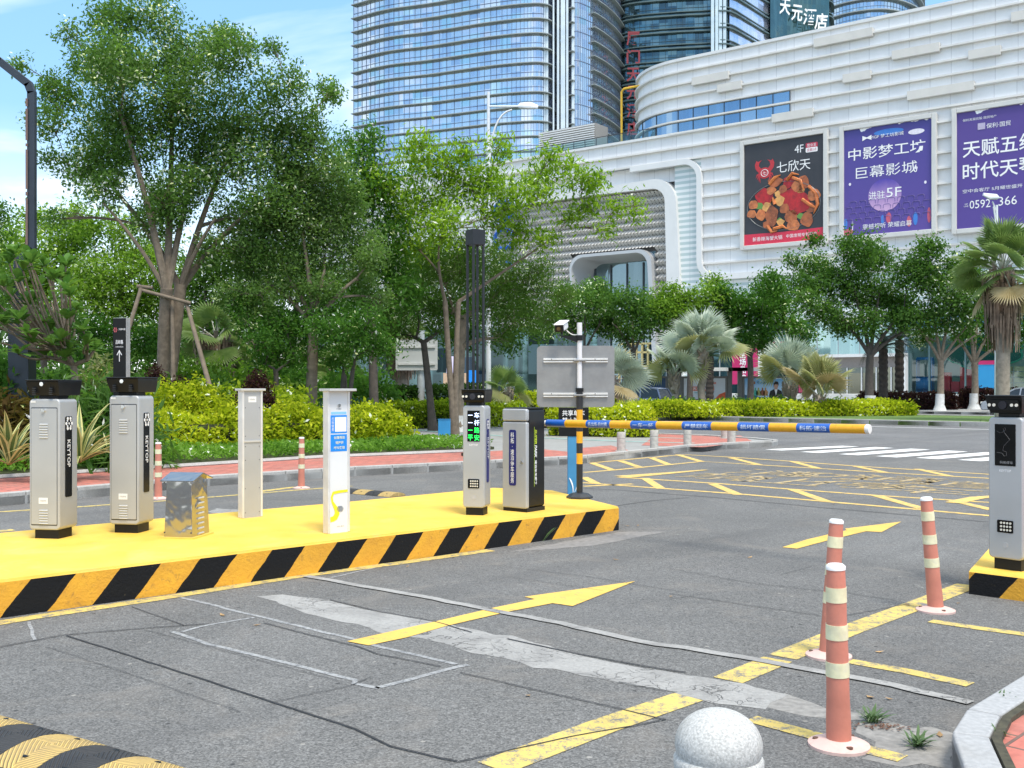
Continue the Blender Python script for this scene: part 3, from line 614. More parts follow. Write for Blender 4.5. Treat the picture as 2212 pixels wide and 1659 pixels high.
def kiosk(label, loc, yaw, w_, d_, hb, back, pl=.075, screen='led'):
    t = root('parking_kiosk', label, 'parking kiosk', loc, R(yaw), 'parking kiosks on the islands')
    MB().box((0, 0, pl/2), (w_*.78, d_*.72, pl)).build('plinth', M_BLACK, t)
    b = MB(); b.plate((0, d_/2, pl+hb/2), X, Z, w_, hb, .035, d_, 6); body = b.build('body', M_STEEL, t, bevel=.014, seg=3)
    yf = -d_/2; zt = pl+hb
    # logo strip on the right side
    sp = MB().plate((w_/2, -.005, pl+hb*.555), Yv, Z, d_*.36, hb*.62, .014, .004).build('logo_strip', M_GLOSS if back else M_NAVY, t)
    o = Vector((w_/2+.0055, -.005, pl+hb*.555))
    text('KEYTOP', M_TXTW, sp, o+Z*(hb*.62*.04), Z*-1, Yv, h=d_*.17, w=hb*.21, bold=.012)
    emblem(MB(), o+Z*hb*.255+X*.001, Yv, Z, d_*.3).build('emblem', M_TXTW, sp)
    if back:
        fr = MB().plate((0, yf, pl+hb*.485), X, Z, w_*.86, hb*.90, .008, .0015).build('door_gap', M_DGREY, t)
        dr = MB().plate((0, yf-.001, pl+hb*.485), X, Z, w_*.835, hb*.885, .006, .004).build('door', M_STEEL, t, bevel=.002)
        MB().tube([(.0, yf, zt-.095), (.0, yf-.022, zt-.095)], .015, 14).build('lock', M_CHROME, dr, smooth=True)
        for zc in (zt-.21, pl+.16):
            for k in range(6):
                MB().tube([(-.038, yf-.006, zc-.021*k), (.038, yf-.006, zc-.021*k)], .008, 8, True, .8).build('louvre', M_STEEL2, dr, smooth=True)
        st = MB().plate((-.005, yf-.006, pl+.24), X, Z, .082, .05, .002, .001).build('sticker', M_WHITE, dr)
        text('科拓停车', M_GREYTXT, st, (-.005, yf-.0085, pl+.24), X, Z, h=.014, w=.06)
        MB().plate((-w_*.36, yf-.001, zt-.022), X, Z, .045, .018, .001, .001).build('sticker', M_WHITE, t)
    else:
        if screen == 'led':
            sc_ = MB().plate((0, yf-.0, zt-.20), X, Z, w_*.56, .30, .004, .004).build('screen', M_GLOSS, t)
            for i, (s_, m) in enumerate((('一车', 'w'), ('一杆', 'w'), ('一路', 'g'), ('平安', 'g'))):
                for j, ch in enumerate(s_):
                    o = Vector((-.032+.066*j, yf-.0055, zt-.095-.0725*i)); m_ = LEDW if m == 'w' else LEDG
                    if ch == '一': MB().plate(o, X, Z, .046, .0055, 0, .001).build('glowing_character', m_, sc_)
                    else: text(ch, m_, sc_, o, X, Z, h=.055, w=.052, name='glowing_character')
        else:
            sc_ = MB().plate((0, yf, zt-.20), X, Z, w_*.60, .30, .004, .004).build('screen', M_GLOSS, t)
            cv = [(-.06, .09), (-.035, .075), (-.01, .085), (.005, .10), (.0, .115), (-.012, .108), (-.005, .08), (.015, .055), (.035, .03), (.012, .005), (-.01, -.02), (-.015, -.05), (.01, -.06), (.012, -.085), (-.005, -.09), (-.02, -.07), (-.06, -.065)]
            MB().tube([Vector((x, yf-.005, zt-.19+z)) for x, z in cv], .0012, 4).build('screen_line_art', S('dim_screen_line', (.10, .10, .105), .5), sc_)
            text('科拓停车', M_GREYTXT, sc_, (.01, yf-.0055, zt-.325), X, Z, h=.02, w=.095)
        text('KEYTOP', M_TXTW, t, (0, yf-.001, zt-.385), X, Z, h=.018, w=.085, bold=.02)
        kp = MB().plate((0, yf, pl+.235), X, Z, .115, .09, .008, .005).build('keypad', M_GLOSS, t)
        kb = MB()
        for i in range(4):
            for j in range(3): kb.tube([(-.027+.022*i, yf-.005, pl+.26-.025*j), (-.027+.022*i, yf-.0085, pl+.26-.025*j)], .008, 8)
        kb.build('keys', M_LED, kp)
        MB().tube([(0, yf, pl+.10), (0, yf-.002, pl+.10)], .02, 18).build('speaker_disc', S('matt_grey', (.42, .42, .42), .7), t)
    cam_head(t, w_, d_, zt, back); return t
LEDW, LEDG = E('white_led', (.55, .66, 1), 2.2), E('green_led', (.02, 1, .12), 1.6)
def on(px, py, z): q = G(px, py, z); return q
kiosk('leftmost silver parking kiosk with louvred door and black logo strip on the yellow island', on(116, 1160, IH), -10, .275, .255, 1.075, True)
kiosk('silver parking kiosk with louvred door standing between leftmost kiosk and polished box', on(285, 1148, IH), -10, .275, .255, 1.10, True)
kiosk('silver parking kiosk with lit green and white characters beside the barrier cabinet', on(1030, 1111, IH), -16, .225, .20, .995, False)
kiosk('silver kiosk with dark screen and keypad on the short island at right edge', on(2190, 1228, .18), -52, .25, .25, 1.02, False, .08, 'dark')

# ---------------------------------------------------------------- barrier cabinet and boom
cab = on(1131, 1102, IH)
t = root('barrier_cabinet', 'silver and black barrier cabinet with blue vertical sign plate', 'barrier cabinet', cab, R(-38)); hw, hd_, hh = .31, .31, 1.03
MB().box((0, .01, .02), (hw*.97, hd_*.97, .04)).build('plinth', M_BLACK, t)
b = MB(); b.plate((0, hd_/2, .04+(hh-.04)*.5), X, Z, hw-.004, hh-.04, .03, hd_-.045, 5); bd = b.build('body', M_BLACK, t, bevel=.012)
f = MB(); zc = .03+(hh-.15-.03)/2
f.plate((0, -hd_/2+.05, .035+(hh-.165)/2), X, Z, hw, hh-.165, .02, .05, 5); fr = f.build('front_panel', M_STEEL, t, bevel=.016, seg=3)
f = MB(); f.plate((0, -hd_/2+.05, hh-.062), X, Z, hw, .124, .022, .052, 5); f.build('top_cover', M_STEEL, t, bevel=.016, seg=3)
MB().box((0, .02, hh+.004), (hw*.96, hd_*.9, .016)).build('lid', M_BLACK, t, bevel=.006)
yf = -hd_/2
pl_ = MB().plate((-.02, yf-.0005, .54), X, Z, .088, .56, .02, .003).build('sign_plate', M_NAVY, t)
text('科\n拓\n·\n速\n泊\n停\n车\n服\n务', M_TXTW, pl_, (-.02, yf-.005, .54), X, Z, h=.51, w=.045, bold=.012)
MB().tube([(.10, yf+.005, .50), (.10, yf-.012, .50)], .014, 14).build('lock', M_CHROME, t, smooth=True)
xo = hw/2+.0005
text('SUPER', S('lime_lettering', (.5, .62, .03), .5), t, (xo, .0, .745), Z*-1, Yv, h=.035, w=.15, bold=.03, skew=.2)
text('PARK', M_TXTW, t, (xo, .0, .60), Z*-1, Yv, h=.038, w=.125, bold=.03, skew=.2)
text('速泊停车服务', M_TXTW, t, (xo, .0, .39), Z*-1, Yv, h=.034, w=.25, bold=.02)
MB().box((xo, -.026, .55), (.002, .004, .60)).build('green_stripe', S('lime_stripe', (.35, .5, .03), .5), t)
# boom
p0 = Vector((.36, 10.8, 1.125)); p1 = Vector((2.90, 8.48, 1.155)); d = (p1-p0).normalized()
t = root('barrier_boom', 'long horizontal barrier boom banded orange and blue with white end cap', 'barrier arm', p0)
M_BO = S('orange_reflective', (.72, .36, .012), .33, 0, .08, 20); M_BB = S('blue_reflective', (.012, .10, .42), .33, 0, .1, 20)
L_ = (p1-p0).length; r_ = .039
bands = [(0, .17, 'b', ''), (.17, .40, 'o', ''), (.40, .685, 'b', '先出场·后付费'), (.685, .955, 'o', ''), (.955, 1.24, 'b', '一车一杆'), (1.24, 1.48, 'o', ''), (1.48, 1.79, 'b', '严禁跟车'), (1.79, 2.05, 'o', ''), (2.05, 2.36, 'b', '损坏赔偿'), (2.36, 2.62, 'o', ''), (2.62, 2.93, 'b', '科拓·速泊'), (2.93, 3.2, 'o', '')]
sc_b = L_/3.2/1.0
q0 = [0, 130, 262, 415, 545, 690, 820, 955, 1095, 1228]          # measured band edges along the boom
pxs = [1185, 1232, 1285, 1346, 1400, 1465, 1540, 1600, 1665, 1724, 1797, 1866]
def along(px):
    k = (px-CX)/F; return (k*p0.y-p0.x)/(d.x-k*d.y)
ed = [0]+[along(x) for x in (1232, 1265+20, 1346-7, 1367, 1432)] if False else None
edges = [along(x) for x in (1183, 1224, 1270, 1321, 1366, 1421, 1477, 1540, 1597, 1664, 1724, 1796)]+[L_-.02]
labs = ['', '', '先出场·后付费', '', '一车一杆', '', '严禁跟车', '', '损坏赔偿', '', '科拓·速泊', '']
nv = Vector((d.y, -d.x, 0)).normalized(); nv = nv if nv.y < 0 else -nv
for i, (a, b) in enumerate(zip(edges[:-1], edges[1:])):
    bo = MB().tube([p0+d*a, p0+d*b], r_, 20).build('orange_band' if i % 2 else 'blue_band', M_BO if i % 2 else M_BB, t, True, True)
    if labs[i]:
        v, fcs, dm = tmesh(labs[i], .012, 1.); wd_ = (b-a)*.80; hg = .042; c = p0+d*(a+b)/2; rr = r_+.0015; mb_ = MB(); pts_ = []
        for x, y in v:
            an = y/dm[1]*hg/rr; pts_.append(c+d*(x/dm[0]*wd_)+nv*math.cos(an)*rr+Z*math.sin(an)*rr)
        q = mb_.add(pts_, fcs).build('lettering', S('pale_lettering', (.55, .62, .75), .5), bo); q.data.transform(Matrix.Translation(-p0))
for a, rr in ((-.03, .03), (L_-.02, .041)): MB().tube([p0+d*a, p0+d*(a+.012), p0+d*(a+.035)], [rr*.85, rr, rr*.9], 20).build('end_cap', M_WHITE, t, True, True)
MB().box((.30, 10.86, 1.12), (.10, .10, .10), R(-42)).build('pivot_bracket', M_BLACK, t, True, bevel=.01)

# ---------------------------------------------------------------- posts on the island
def slim_post(name, label, loc, yaw, front):
    t = root(name, label, 'post', loc, R(yaw)); w_, d_, h_ = .20, .085, 1.215
    e = MB().box((0, 0, h_/2), (w_*.93, d_*.8, h_)); bd = e.build('panel', M_STEEL if not front else S('white_panel', (.72, .72, .71), .5, 0, .04, 4), t)
    for sx in (-1, 1):
        MB().box((sx*w_/2, 0, h_/2), (.022, d_, h_)).build('edge_profile', S('anodised_edge', (.70, .69, .67), .35, .3), t, bevel=.006)
    cp = MB().box((0, -.02 if front else 0, h_+.008), (w_+.07, d_+(.09 if front else .03), .022)).build('cap', M_STEEL2, t, bevel=.004)
    y = -d_*.4
    if front:
        MB().tube([(.0, y, h_-.125), (0, y-.012, h_-.125)], .014, 14).build('call_button', M_CHROME, t)
        text('呼叫客服', M_GREYTXT, t, (0, y-.001, h_-.155), X, Z, h=.012, w=.05)
        MB().plate((0, y, h_-.19), X, Z, .155, .022, 0, .0012).build('pale_band', M_LBLUE, t)
        q = MB().plate((0, y, h_-.285), X, Z, .165, .155, .002, .0015).build('payment_sticker', M_BLUEST, t)
        MB().plate((.018, y-.0015, h_-.287), X, Z, .115, .125, .004, .001).build('blank_square', M_TXTW, q)
        text('扫\n码\n缴\n费', M_TXTW, q, (-.062, y-.003, h_-.285), X, Z, h=.12, w=.022)
        q = MB().plate((0, y, h_-.445), X, Z, .165, .145, .002, .0015).build('help_sticker', M_BLUEST, t)
        ylt = S('cream_lettering', (.8, .78, .5), .5)
        for i, (s_, ww) in enumerate((('如需帮助', .11), ('请按钮', .08), ('呼叫客服', .11))): text(s_, ylt, q, (.005, y-.003, h_-.40-.043*i), X, Z, h=.025, w=ww, bold=.01)
        sb = MB(); P_ = [(.09, .355), (.0, .352), (-.055, .345), (-.072, .31), (-.066, .27), (-.045, .235), (-.022, .20), (-.018, .165), (-.035, .135), (-.06, .122), (-.085, .12)]
        wd = [.022, .024, .026, .02, .02, .03, .045, .05, .05, .045, .045]; vs = []
        for i, (x, z) in enumerate(P_):
            a, b = P_[max(i-1, 0)], P_[min(i+1, len(P_)-1)]; tx, tz = b[0]-a[0], b[1]-a[1]; l_ = math.hypot(tx, tz); nx, nz_ = -tz/l_, tx/l_
            vs += [(max(-.09, min(.09, x-nx*wd[i]/2)), y-.0025, z-nz_*wd[i]/2), (max(-.09, min(.09, x+nx*wd[i]/2)), y-.0025, z+nz_*wd[i]/2)]
        sb.add(vs, [(2*i, 2*i+1, 2*i+3, 2*i+2) for i in range(len(P_)-1)]); sb.build('yellow_curve', M_YST, t)
        sp = MB()
        for k in range(6): sp.plate((.012, y-.001, .185+.0085*k), X, Z, .075-abs(k-2.5)*.012, .003, .001, .004)
        sp.build('speaker_grille', S('grille_grey', (.3, .3, .3), .5), t)
        text('科拓·速泊', M_GREYTXT, t, (.015, y-.001, .055), X, Z, h=.013, w=.07)
    else:
        MB().box((0, y-.003, h_*.60), (w_*.92, .012, .016)).build('joint_strip', M_STEEL2, t)
        st = MB().plate((0, y, h_-.085), X, Z, .085, .055, .003, .001).build('sticker', M_WHITE, t)
        text('科拓停车', M_GREYTXT, st, (0, y-.003, h_-.085), X, Z, h=.015, w=.06)
        sc_ = MB()
        for sx in (-.075, .075):
            for z in (.05, .28, .55, .68, .78, 1.05): sc_.tube([(sx, y, z), (sx, y-.003, z)], .004, 6)
        sc_.build('screws', M_DGREY, t)
    return t
slim_post('sign_post_panel', 'blank silver slim post seen from behind, in the middle of the yellow island', on(541, 1117, IH), 45, False)
slim_post('payment_post', 'white slim payment post with blue stickers and yellow curve', on(727, 1150, IH), 43, True)

# polished metal cabinet
bxp = on(404, 1158, IH); t = root('metal_cabinet', 'low polished steel cabinet with dented sides and gabled lid', 'cabinet', bxp, R(-10))
def dented():
    m, t_, p = mat0('polished_steel'); p.inputs['Metallic'].default_value = 1; p.inputs['Base Color'].default_value = (.42, .42, .42, 1); p.inputs['Roughness'].default_value = .09
    bumpn(t_, p, noise(t_, coord(t_), 5, 2, .4, .4), .016, .6); return m
M_POL = dented()
w_, d_, h_ = .25, .31, .49
bd = MB(); ti = .017; bd.add([(sx*w_/2*(1-(k*ti*2/w_)), sy*d_/2*(1-(k*ti*2/d_)), k*h_) for k in (0, 1) for sx, sy in ((-1, -1), (1, -1), (1, 1), (-1, 1))], [(3, 2, 1, 0), (4, 5, 6, 7), (0, 1, 5, 4), (1, 2, 6, 5), (2, 3, 7, 6), (3, 0, 4, 7)]); bd = bd.build('body', M_POL, t, bevel=.004)
rf = MB(); ov = .022; zz0 = h_
pr = [(-d_/2-ov, zz0-.012), (0, zz0+.045), (d_/2+ov, zz0-.012), (d_/2+ov, zz0-.02), (0, zz0+.035), (-d_/2-ov, zz0-.02)]
rf.add([(-w_/2-ov, y, z) for y, z in pr]+[(w_/2+ov, y, z) for y, z in pr], [tuple(range(6)), tuple(range(6, 12))[::-1]]+[(i, 6+i, 6+(i+1) % 6, (i+1) % 6) for i in range(6)]); rf.build('lid', M_POL, t)
gb = MB(); gb.add([(s_*(w_/2-.016), y, z) for s_ in (1, -1) for y, z in ((-d_/2, h_-.002), (d_/2, h_-.002), (0, h_+.038))], [(0, 1, 2), (5, 4, 3)]); gb.build('gable', M_POL, t)
for k in range(8): MB().tube([(w_/2+.001, -.045, h_*.66-.042*k), (w_/2+.001, .045, h_*.66-.042*k)], .008, 8).build('louvre', M_STEEL2, t, smooth=True)
MB().box((0, 0, .006), (w_+.05, d_+.05, .014)).build('base_skirt', M_YELLOW, t)
sc_ = MB()
for sx in (-.12, .115):
    for z in (.05, .46): sc_.tube([(sx, -d_/2, z), (sx, -d_/2-.004, z)], .006, 6)
sc_.build('rivets', M_DGREY, t)

# ---------------------------------------------------------------- road sign on a banded pole with camera
pp = on(1252, 1076, IH); t = root('road_sign', 'grey back of a road sign clamped to a black and yellow banded pole', 'road sign', pp)
zt = H-(697-HY)/F*pp.y-IH; PXM = pp.y/F
zf = lambda py: H-(py-HY)*PXM-IH
bs = MB(); bs.lathe([(.15, 0), (.15, .02), (.10, .055), (.06, .062), (.05, .065)], 8); bs.build('base_foot', M_DGREY, t)
tops = [('black_band', 0.06, zf(1002), M_BLACK), ('yellow_band', zf(1002), zf(979), 'y'), ('black_band', zf(979), zf(957), M_BLACK), ('yellow_band', zf(957), zf(932), 'y'), ('black_band', zf(932), zf(912), M_BLACK), ('yellow_band', zf(912), zf(885), 'y'), ('black_band', zf(885), zf(840), M_BLACK)]
M_BYEL = S('band_yellow', (.75, .38, .015), .4, 0, .08)
for nm, a, b, m in tops: MB().tube([(0, 0, a), (0, 0, b)], .036, 18).build(nm, M_BYEL if m == 'y' else S('band_black', (.02, .02, .022), .45), t, smooth=True)
MB().tube([(0, 0, zf(840)), (0, 0, zf(697))], .029, 18).build('pole', S('white_pole', (.72, .71, .72), .4, .1, .04), t, smooth=True)
MB().tube([(0, 0, zf(846)), (0, 0, zf(838))], .045, 12).build('collar', M_BLACK, t)
pc = Vector((((1160+1328)/2-1252)*PXM, .055, (zf(747)+zf(879))/2)); ws_, hs_ = 168*PXM, 133*PXM
def alu():
    m, t_, p = mat0('sign_back_aluminium'); c = coord(t_)
    o = mixc(t_, ramp(t_, noise(t_, c, 7, 5, .6), .3, .7), (.27, .265, .26), (.33, .325, .315)); mp_ = t_.nodes.new('ShaderNodeMapping'); mp_.inputs['Scale'].default_value = (3, 3, 60); mp_.inputs['Rotation'].default_value = (0, R(20), 0); t_.links.new(c, mp_.inputs[0])
    o = mixc(t_, ramp(t_, noise(t_, mp_.outputs[0], 1, 6, .7, 2), .66, .70, 0, .4), o, (.6, .58, .52)); t_.links.new(o, p.inputs['Base Color']); p.inputs['Metallic'].default_value = .55; p.inputs['Roughness'].default_value = .42; return m
yaw_ = R(-4); rv = Vector((math.cos(yaw_), math.sin(yaw_), 0))
MB().plate(pc, rv, Z, ws_, hs_, .05, .004, 6).build('sign_panel', alu(), t)
nf = rv.cross(Z)
for py in (778, 853):
    rl = MB(); cz = zf(py); c = Vector((pc.x+.0, pc.y, cz))+nf*.018
    rl.bar(c-rv*ws_*.415+Z*.012, c+rv*ws_*.415+Z*.012, .024, .022); rl.bar(c-rv*ws_*.415-Z*.018, c+rv*ws_*.415-Z*.018, .026, .014); rail = rl.build('rail', S('rail_aluminium', (.72, .71, .69), .35, .4), t, bevel=.002)
    MB().box((0, .0, cz-.004), (.14, .09, .022)).build('clamp', S('clamp_grey', (.25, .25, .25), .45, .4), t, bevel=.006)
    sc_ = MB()
    for k in (-.27, .22): sc_.tube([c+rv*k+nf*.01+Z*.012, c+rv*k+nf*.016+Z*.012], .006, 6)
    sc_.build('bolts', M_DGREY, rail)
# security camera on its bracket
cpz = zf(730); t2 = root('security_camera', 'white bullet security camera on a black bracket atop the sign pole', 'camera', pp+Z*(IH*0+cpz+0))
T2 = pp+Z*cpz
MB().tube([(0, 0, -.03), (0, 0, .03)], .042, 16).build('clamp', M_BLACK, t2)
MB().add([(-.03, -.02, .02), (-.03, .02, .02), (-.25, .02, .03), (-.25, -.02, .03), (-.03, -.02, -.05), (-.03, .02, -.05)], [(0, 3, 2, 1), (0, 4, 3), (1, 2, 5), (4, 5, 2, 3), (0, 1, 5, 4)]).build('bracket', M_BLACK, t2)
a = Vector((-.235, -.10, .10)); b = Vector((-.165, .10, .155)); cb = MB(); cb.bar(a, b, .095, .085); cb.build('housing', M_WHITE, t2, bevel=.02, seg=3)
dq = (b-a).normalized(); cf = MB(); cf.bar(a-dq*.012, a+dq*.03, .10, .082); hf = cf.build('front', M_BLACK, t2, bevel=.012)
MB().tube([a-dq*.012, a-dq*.018], .022, 14).build('lens', S('amber_lens', (.12, .08, .04), .1), hf)
hood = MB(); hood.bar(a+Z*.048-dq*.03, b+Z*.048, .115, .012); hood.build('sun_hood', M_WHITE, t2, bevel=.004)
MB().tube([(-.2, 0, .035), (-.2, .0, .08)], .015, 8).build('stand', M_BLACK, t2)
MB().tube(bez(b-Z*.03, Vector((-.10, .05, .02)), Vector((-.03, .0, .035)), 8), .006, 6).build('cable', M_WHITE, t2, smooth=True)

# black notice board on a blue leg
nb = Vector(((1237-CX)/F*14.2, 14.2, 0)); k_ = 14.2/F; t = root('notice_board', 'black notice board on a blue leg behind the banded pole', 'notice board', nb)
zz_ = lambda py: H-(py-HY)*k_
MB().box((0, 0, zz_(941)/2), (22*k_, .12, zz_(941))).build('leg', S('blue_leg', (.06, .26, .46), .45, 0, .1, 3), t, bevel=.008)
lg = MB(); lg.tube(bez(Vector((-.05, -.062, .27)), Vector((.02, -.062, .18)), Vector((0, -.062, .05)), 8), [.004, .012, .016, .016, .014, .012, .008, .004], 6, True, .2); lg.tube(bez(Vector((.055, -.062, .17)), Vector((.05, -.062, .1)), Vector((0, -.062, .05)), 6), [.003, .009, .011, .009, .006, .003], 6, True, .2); lg.build('leaf_emblem', M_TXTW, t)
bdw, bdh = 64*k_, 62*k_; cz = (zz_(880)+zz_(942))/2
br = MB().box((2*k_, 0, cz), (bdw, .14, bdh)).build('board', M_BLACK, t, bevel=.006)
text('共享单车', M_TXTW, br, (1*k_, -.073, zz_(892)), X, Z, h=13*k_, w=48*k_, bold=.012); text('禁止驶入', M_TXTW, br, (1*k_, -.073, zz_(908)), X, Z, h=13*k_, w=48*k_, bold=.012)

# ---------------------------------------------------------------- delineator posts, bollards, humps
M_DOR = S('faded_orange_rubber', (.55, .20, .14), .6, 0, .12, 7, .001, 60, dirt=.55, dcol=(.36, .17, .13), dscale=7); M_DPK = S('sun_bleached_base', (.66, .46, .41), .65, 0, .12, 9, dirt=.35, dcol=(.3, .2, .17), dscale=8); M_REF = S('pale_yellow_reflector', (.70, .67, .44), .4, 0, .12, 25, dirt=.25, dcol=(.5, .5, .52), dscale=14)
def delin(label, base, tx, ty, h=.75, s=1.):
    t = root('delineator_post', label, 'traffic post', base, 0, 'delineator posts along the lanes'); lean = Vector((tx, ty, h)); P0 = Vector((0, 0, .03))
    b = MB(); b.lathe([(.125*s, 0), (.125*s, .012), (.10*s, .022), (.06*s, .034)], 24); bb = b.build('base', M_DPK, t, smooth=True)
    for a in (40, 160, 280): MB().tube([(.092*s*math.cos(R(a)), .092*s*math.sin(R(a)), .018), (.092*s*math.cos(R(a)), .092*s*math.sin(R(a)), .027)], .014*s, 8).build('bolt_hole', S('rust', (.12, .06, .04), .8), bb)
    f = lambda k: P0+lean*k*(h-.03)/h
    rad = lambda k: (.051-.013*k)*s
    MB().tube([f(k/8) for k in range(9)], [rad(k/8)*(1.0+.02*math.sin(k*2.1)) for k in range(9)], 20).build('tube', M_DOR, t, smooth=True)
    for a, c in ((.37, .455), (.585, .67), (.80, .885)): MB().tube([f(a), f(c)], [rad(a)+.0025, rad(c)+.0025], 20).build('reflective_band', M_REF, t, smooth=True)
    MB().tube([f(.985), f(1.004), f(1.016)], [rad(1)+.002, rad(1)+.002, rad(1)*.8], 20).build('cap', M_WHITE, t, smooth=True); return t
delin('nearest pink and yellow banded post, standing beside the dome bollard', G(1812, 1612), -.02, -.02)
delin('leaning pink banded post standing just behind the nearest one', G(1790, 1418), .045, .0)
delin('pink banded post leaning left, beside the small island at right edge', G(2021, 1320), -.065, .0)
delin('slim pink banded post behind the polished cabinet near the brick pavement', G(342, 1078), .0, 0)
delin('slim pink banded post between the two slim silver posts near the kerb', G(651, 1055), .005, 0)
M_GRAN = S('speckled_granite', (.46, .46, .445), .7, 0, .32, 130, .0015, 120, dirt=.55, dcol=(.30, .28, .23), dscale=4)
dp = Vector((.694, 3.5, 0)); t = root('dome_bollard', 'round speckled granite dome bollard in the foreground', 'bollard', dp)
b = MB(); b.lathe([(.146*math.cos(a), .292+.118*math.sin(a)) for a in [R(-30+i*120/16) for i in range(16)]]+[(.003, .4101)], 36); b.build('dome', M_GRAN, t, smooth=True)
b = MB(); b.lathe([(.14, -.05), (.142, .15), (.150, .225), (.150, .247), (.140, .258), (.12, .26)], 36); b.build('collar', M_GRAN, t, smooth=True)
M_STB = S('weathered_stone', (.44, .42, .38), .85, 0, .2, 14, .003, 50, dirt=.4, dcol=(.25, .24, .2), dscale=5)
for i, (px, py, lab) in enumerate(((1342, 975, 'leftmost short stone bollard on the corner pavement under the boom'), (1413, 969, 'second short stone bollard from the left under the boom'), (1485, 964, 'third short stone bollard from the left under the boom'), (1580, 957, 'front short stone bollard of the pair at the kerb corner'), (1566, 947, 'rear short stone bollard of the pair at the kerb corner'))):
    t = root('stone_bollard', lab, 'bollard', G(px, py, .11), 0, 'stone bollards on the corner pavement'); r = .095 if i < 3 else .105
    MB().lathe([(r, -.02), (r, .26), (r*.93, .265), (r*.93, .275), (r, .28), (r, .40), (r*.9, .42)], 20).build('shaft', M_STB, t, smooth=True)
    MB().lathe([(r*1.5, -.02), (r*1.45, .015), (r*1.1, .02)], 16).build('footing', M_CONC, t)
def hump(label, a, dirv, n, w_=.35, seg=.25, h=.05, first=0):
    t = root('speed_hump', label, 'speed hump', a); dirv = dirv.normalized(); nn = Vector((-dirv.y, dirv.x, 0))
    prof = [(-.5, .0), (-.46, .35), (-.3, .75), (-.12, 1), (.12, 1), (.3, .75), (.46, .35), (.5, 0)]
    def rubber(name, c1, c2, dirt):  # last argument sets how much darker the grooves between ribs are coloured
        m, t_, p = mat0(name); c = coord(t_); wv = t_.nodes.new('ShaderNodeTexWave'); wv.inputs['Scale'].default_value = 13; mp_ = t_.nodes.new('ShaderNodeMapping'); t_.links.new(c, mp_.inputs[0])
        sp_ = t_.nodes.new('ShaderNodeSeparateXYZ'); t_.links.new(c, sp_.inputs[0])
        ab = mth('ABSOLUTE', mth('SUBTRACT', mth('FRACT', mth('DIVIDE', mth('ADD', mth('MULTIPLY', sp_.outputs[0], dirv.x, t_), mth('MULTIPLY', sp_.outputs[1], dirv.y, t_), t_), seg, t_), None, t_), .5, t_), None, t_)
        ac = mth('ABSOLUTE', mth('ADD', mth('MULTIPLY', sp_.outputs[0], nn.x, t_), mth('MULTIPLY', sp_.outputs[1], nn.y, t_), t_), None, t_)
        rib = mth('SINE', mth('MULTIPLY', mth('ADD', mth('MULTIPLY', ab, seg, t_), ac, t_), 260, t_), None, t_)
        k = ramp(t_, rib, -.3, .3); o = mixc(t_, mth('MULTIPLY', mth('SUBTRACT', 1, k, t_), dirt, t_), mixc(t_, ramp(t_, noise(t_, c, 9, 5, .7), .35, .7), c1, c2), (.035, .033, .03))
        t_.links.new(o, p.inputs['Base Color']); p.inputs['Roughness'].default_value = .7; bumpn(t_, p, rib, .005); return m
    ky, kb = rubber('worn_yellow_rubber', (.78, .54, .17), (.58, .41, .17), .32), rubber('black_rubber', (.035, .036, .04), (.06, .06, .062), .4)
    for i in range(n):
        b = MB(); p, q = dirv*seg*i, dirv*seg*(i+.985); vs = [v+nn*x*w_+Z*(.004+zq*h) for v in (p, q) for x, zq in prof]; m_ = len(prof)
        b.add(vs, [(j, j+1, m_+j+1, m_+j) for j in range(m_-1)]+[tuple(range(m_))[::-1], tuple(range(m_, 2*m_))])
        s_ = b.build('yellow_segment' if (i+first) % 2 else 'black_segment', ky if (i+first) % 2 else kb, t, smooth=True)
        for xx in (-.3, .3): MB().tube([(p+q)/2+nn*xx*w_+Z*(h*.72), (p+q)/2+nn*xx*w_+Z*(h*.82)], .018, 8).build('bolt_hole', M_BLACK, s_)
    return t
hp0, hp1 = G(-330, 1500), G(290, 1690)
hump('black and yellow rubber speed hump crossing the lane at bottom left', hp0, hp1-hp0, int((hp1-hp0).length/.25)+1, .36, first=1)
hp0, hp1 = G(752, 1063), G(875, 1074); hump('small black and yellow rubber speed hump beyond the long island', hp0, hp1-hp0, int((hp1-hp0).length/.25), .3, first=0)
bb = G(960, 940, .11); kb_ = bb.y/F; t = root('blue_box', 'small bright blue box standing on the grey path', 'box', bb)
MB().box((0, 0, 17*kb_), (26*kb_, .25, 34*kb_)).build('body', S('blue_panel', (.03, .24, .5), .5, 0, .12, 3), t, bevel=.01); MB().box((0, 0, 34.3*kb_), (27*kb_, .27, .02)).build('lid', S('blue_lid', (.02, .16, .36), .5), t)
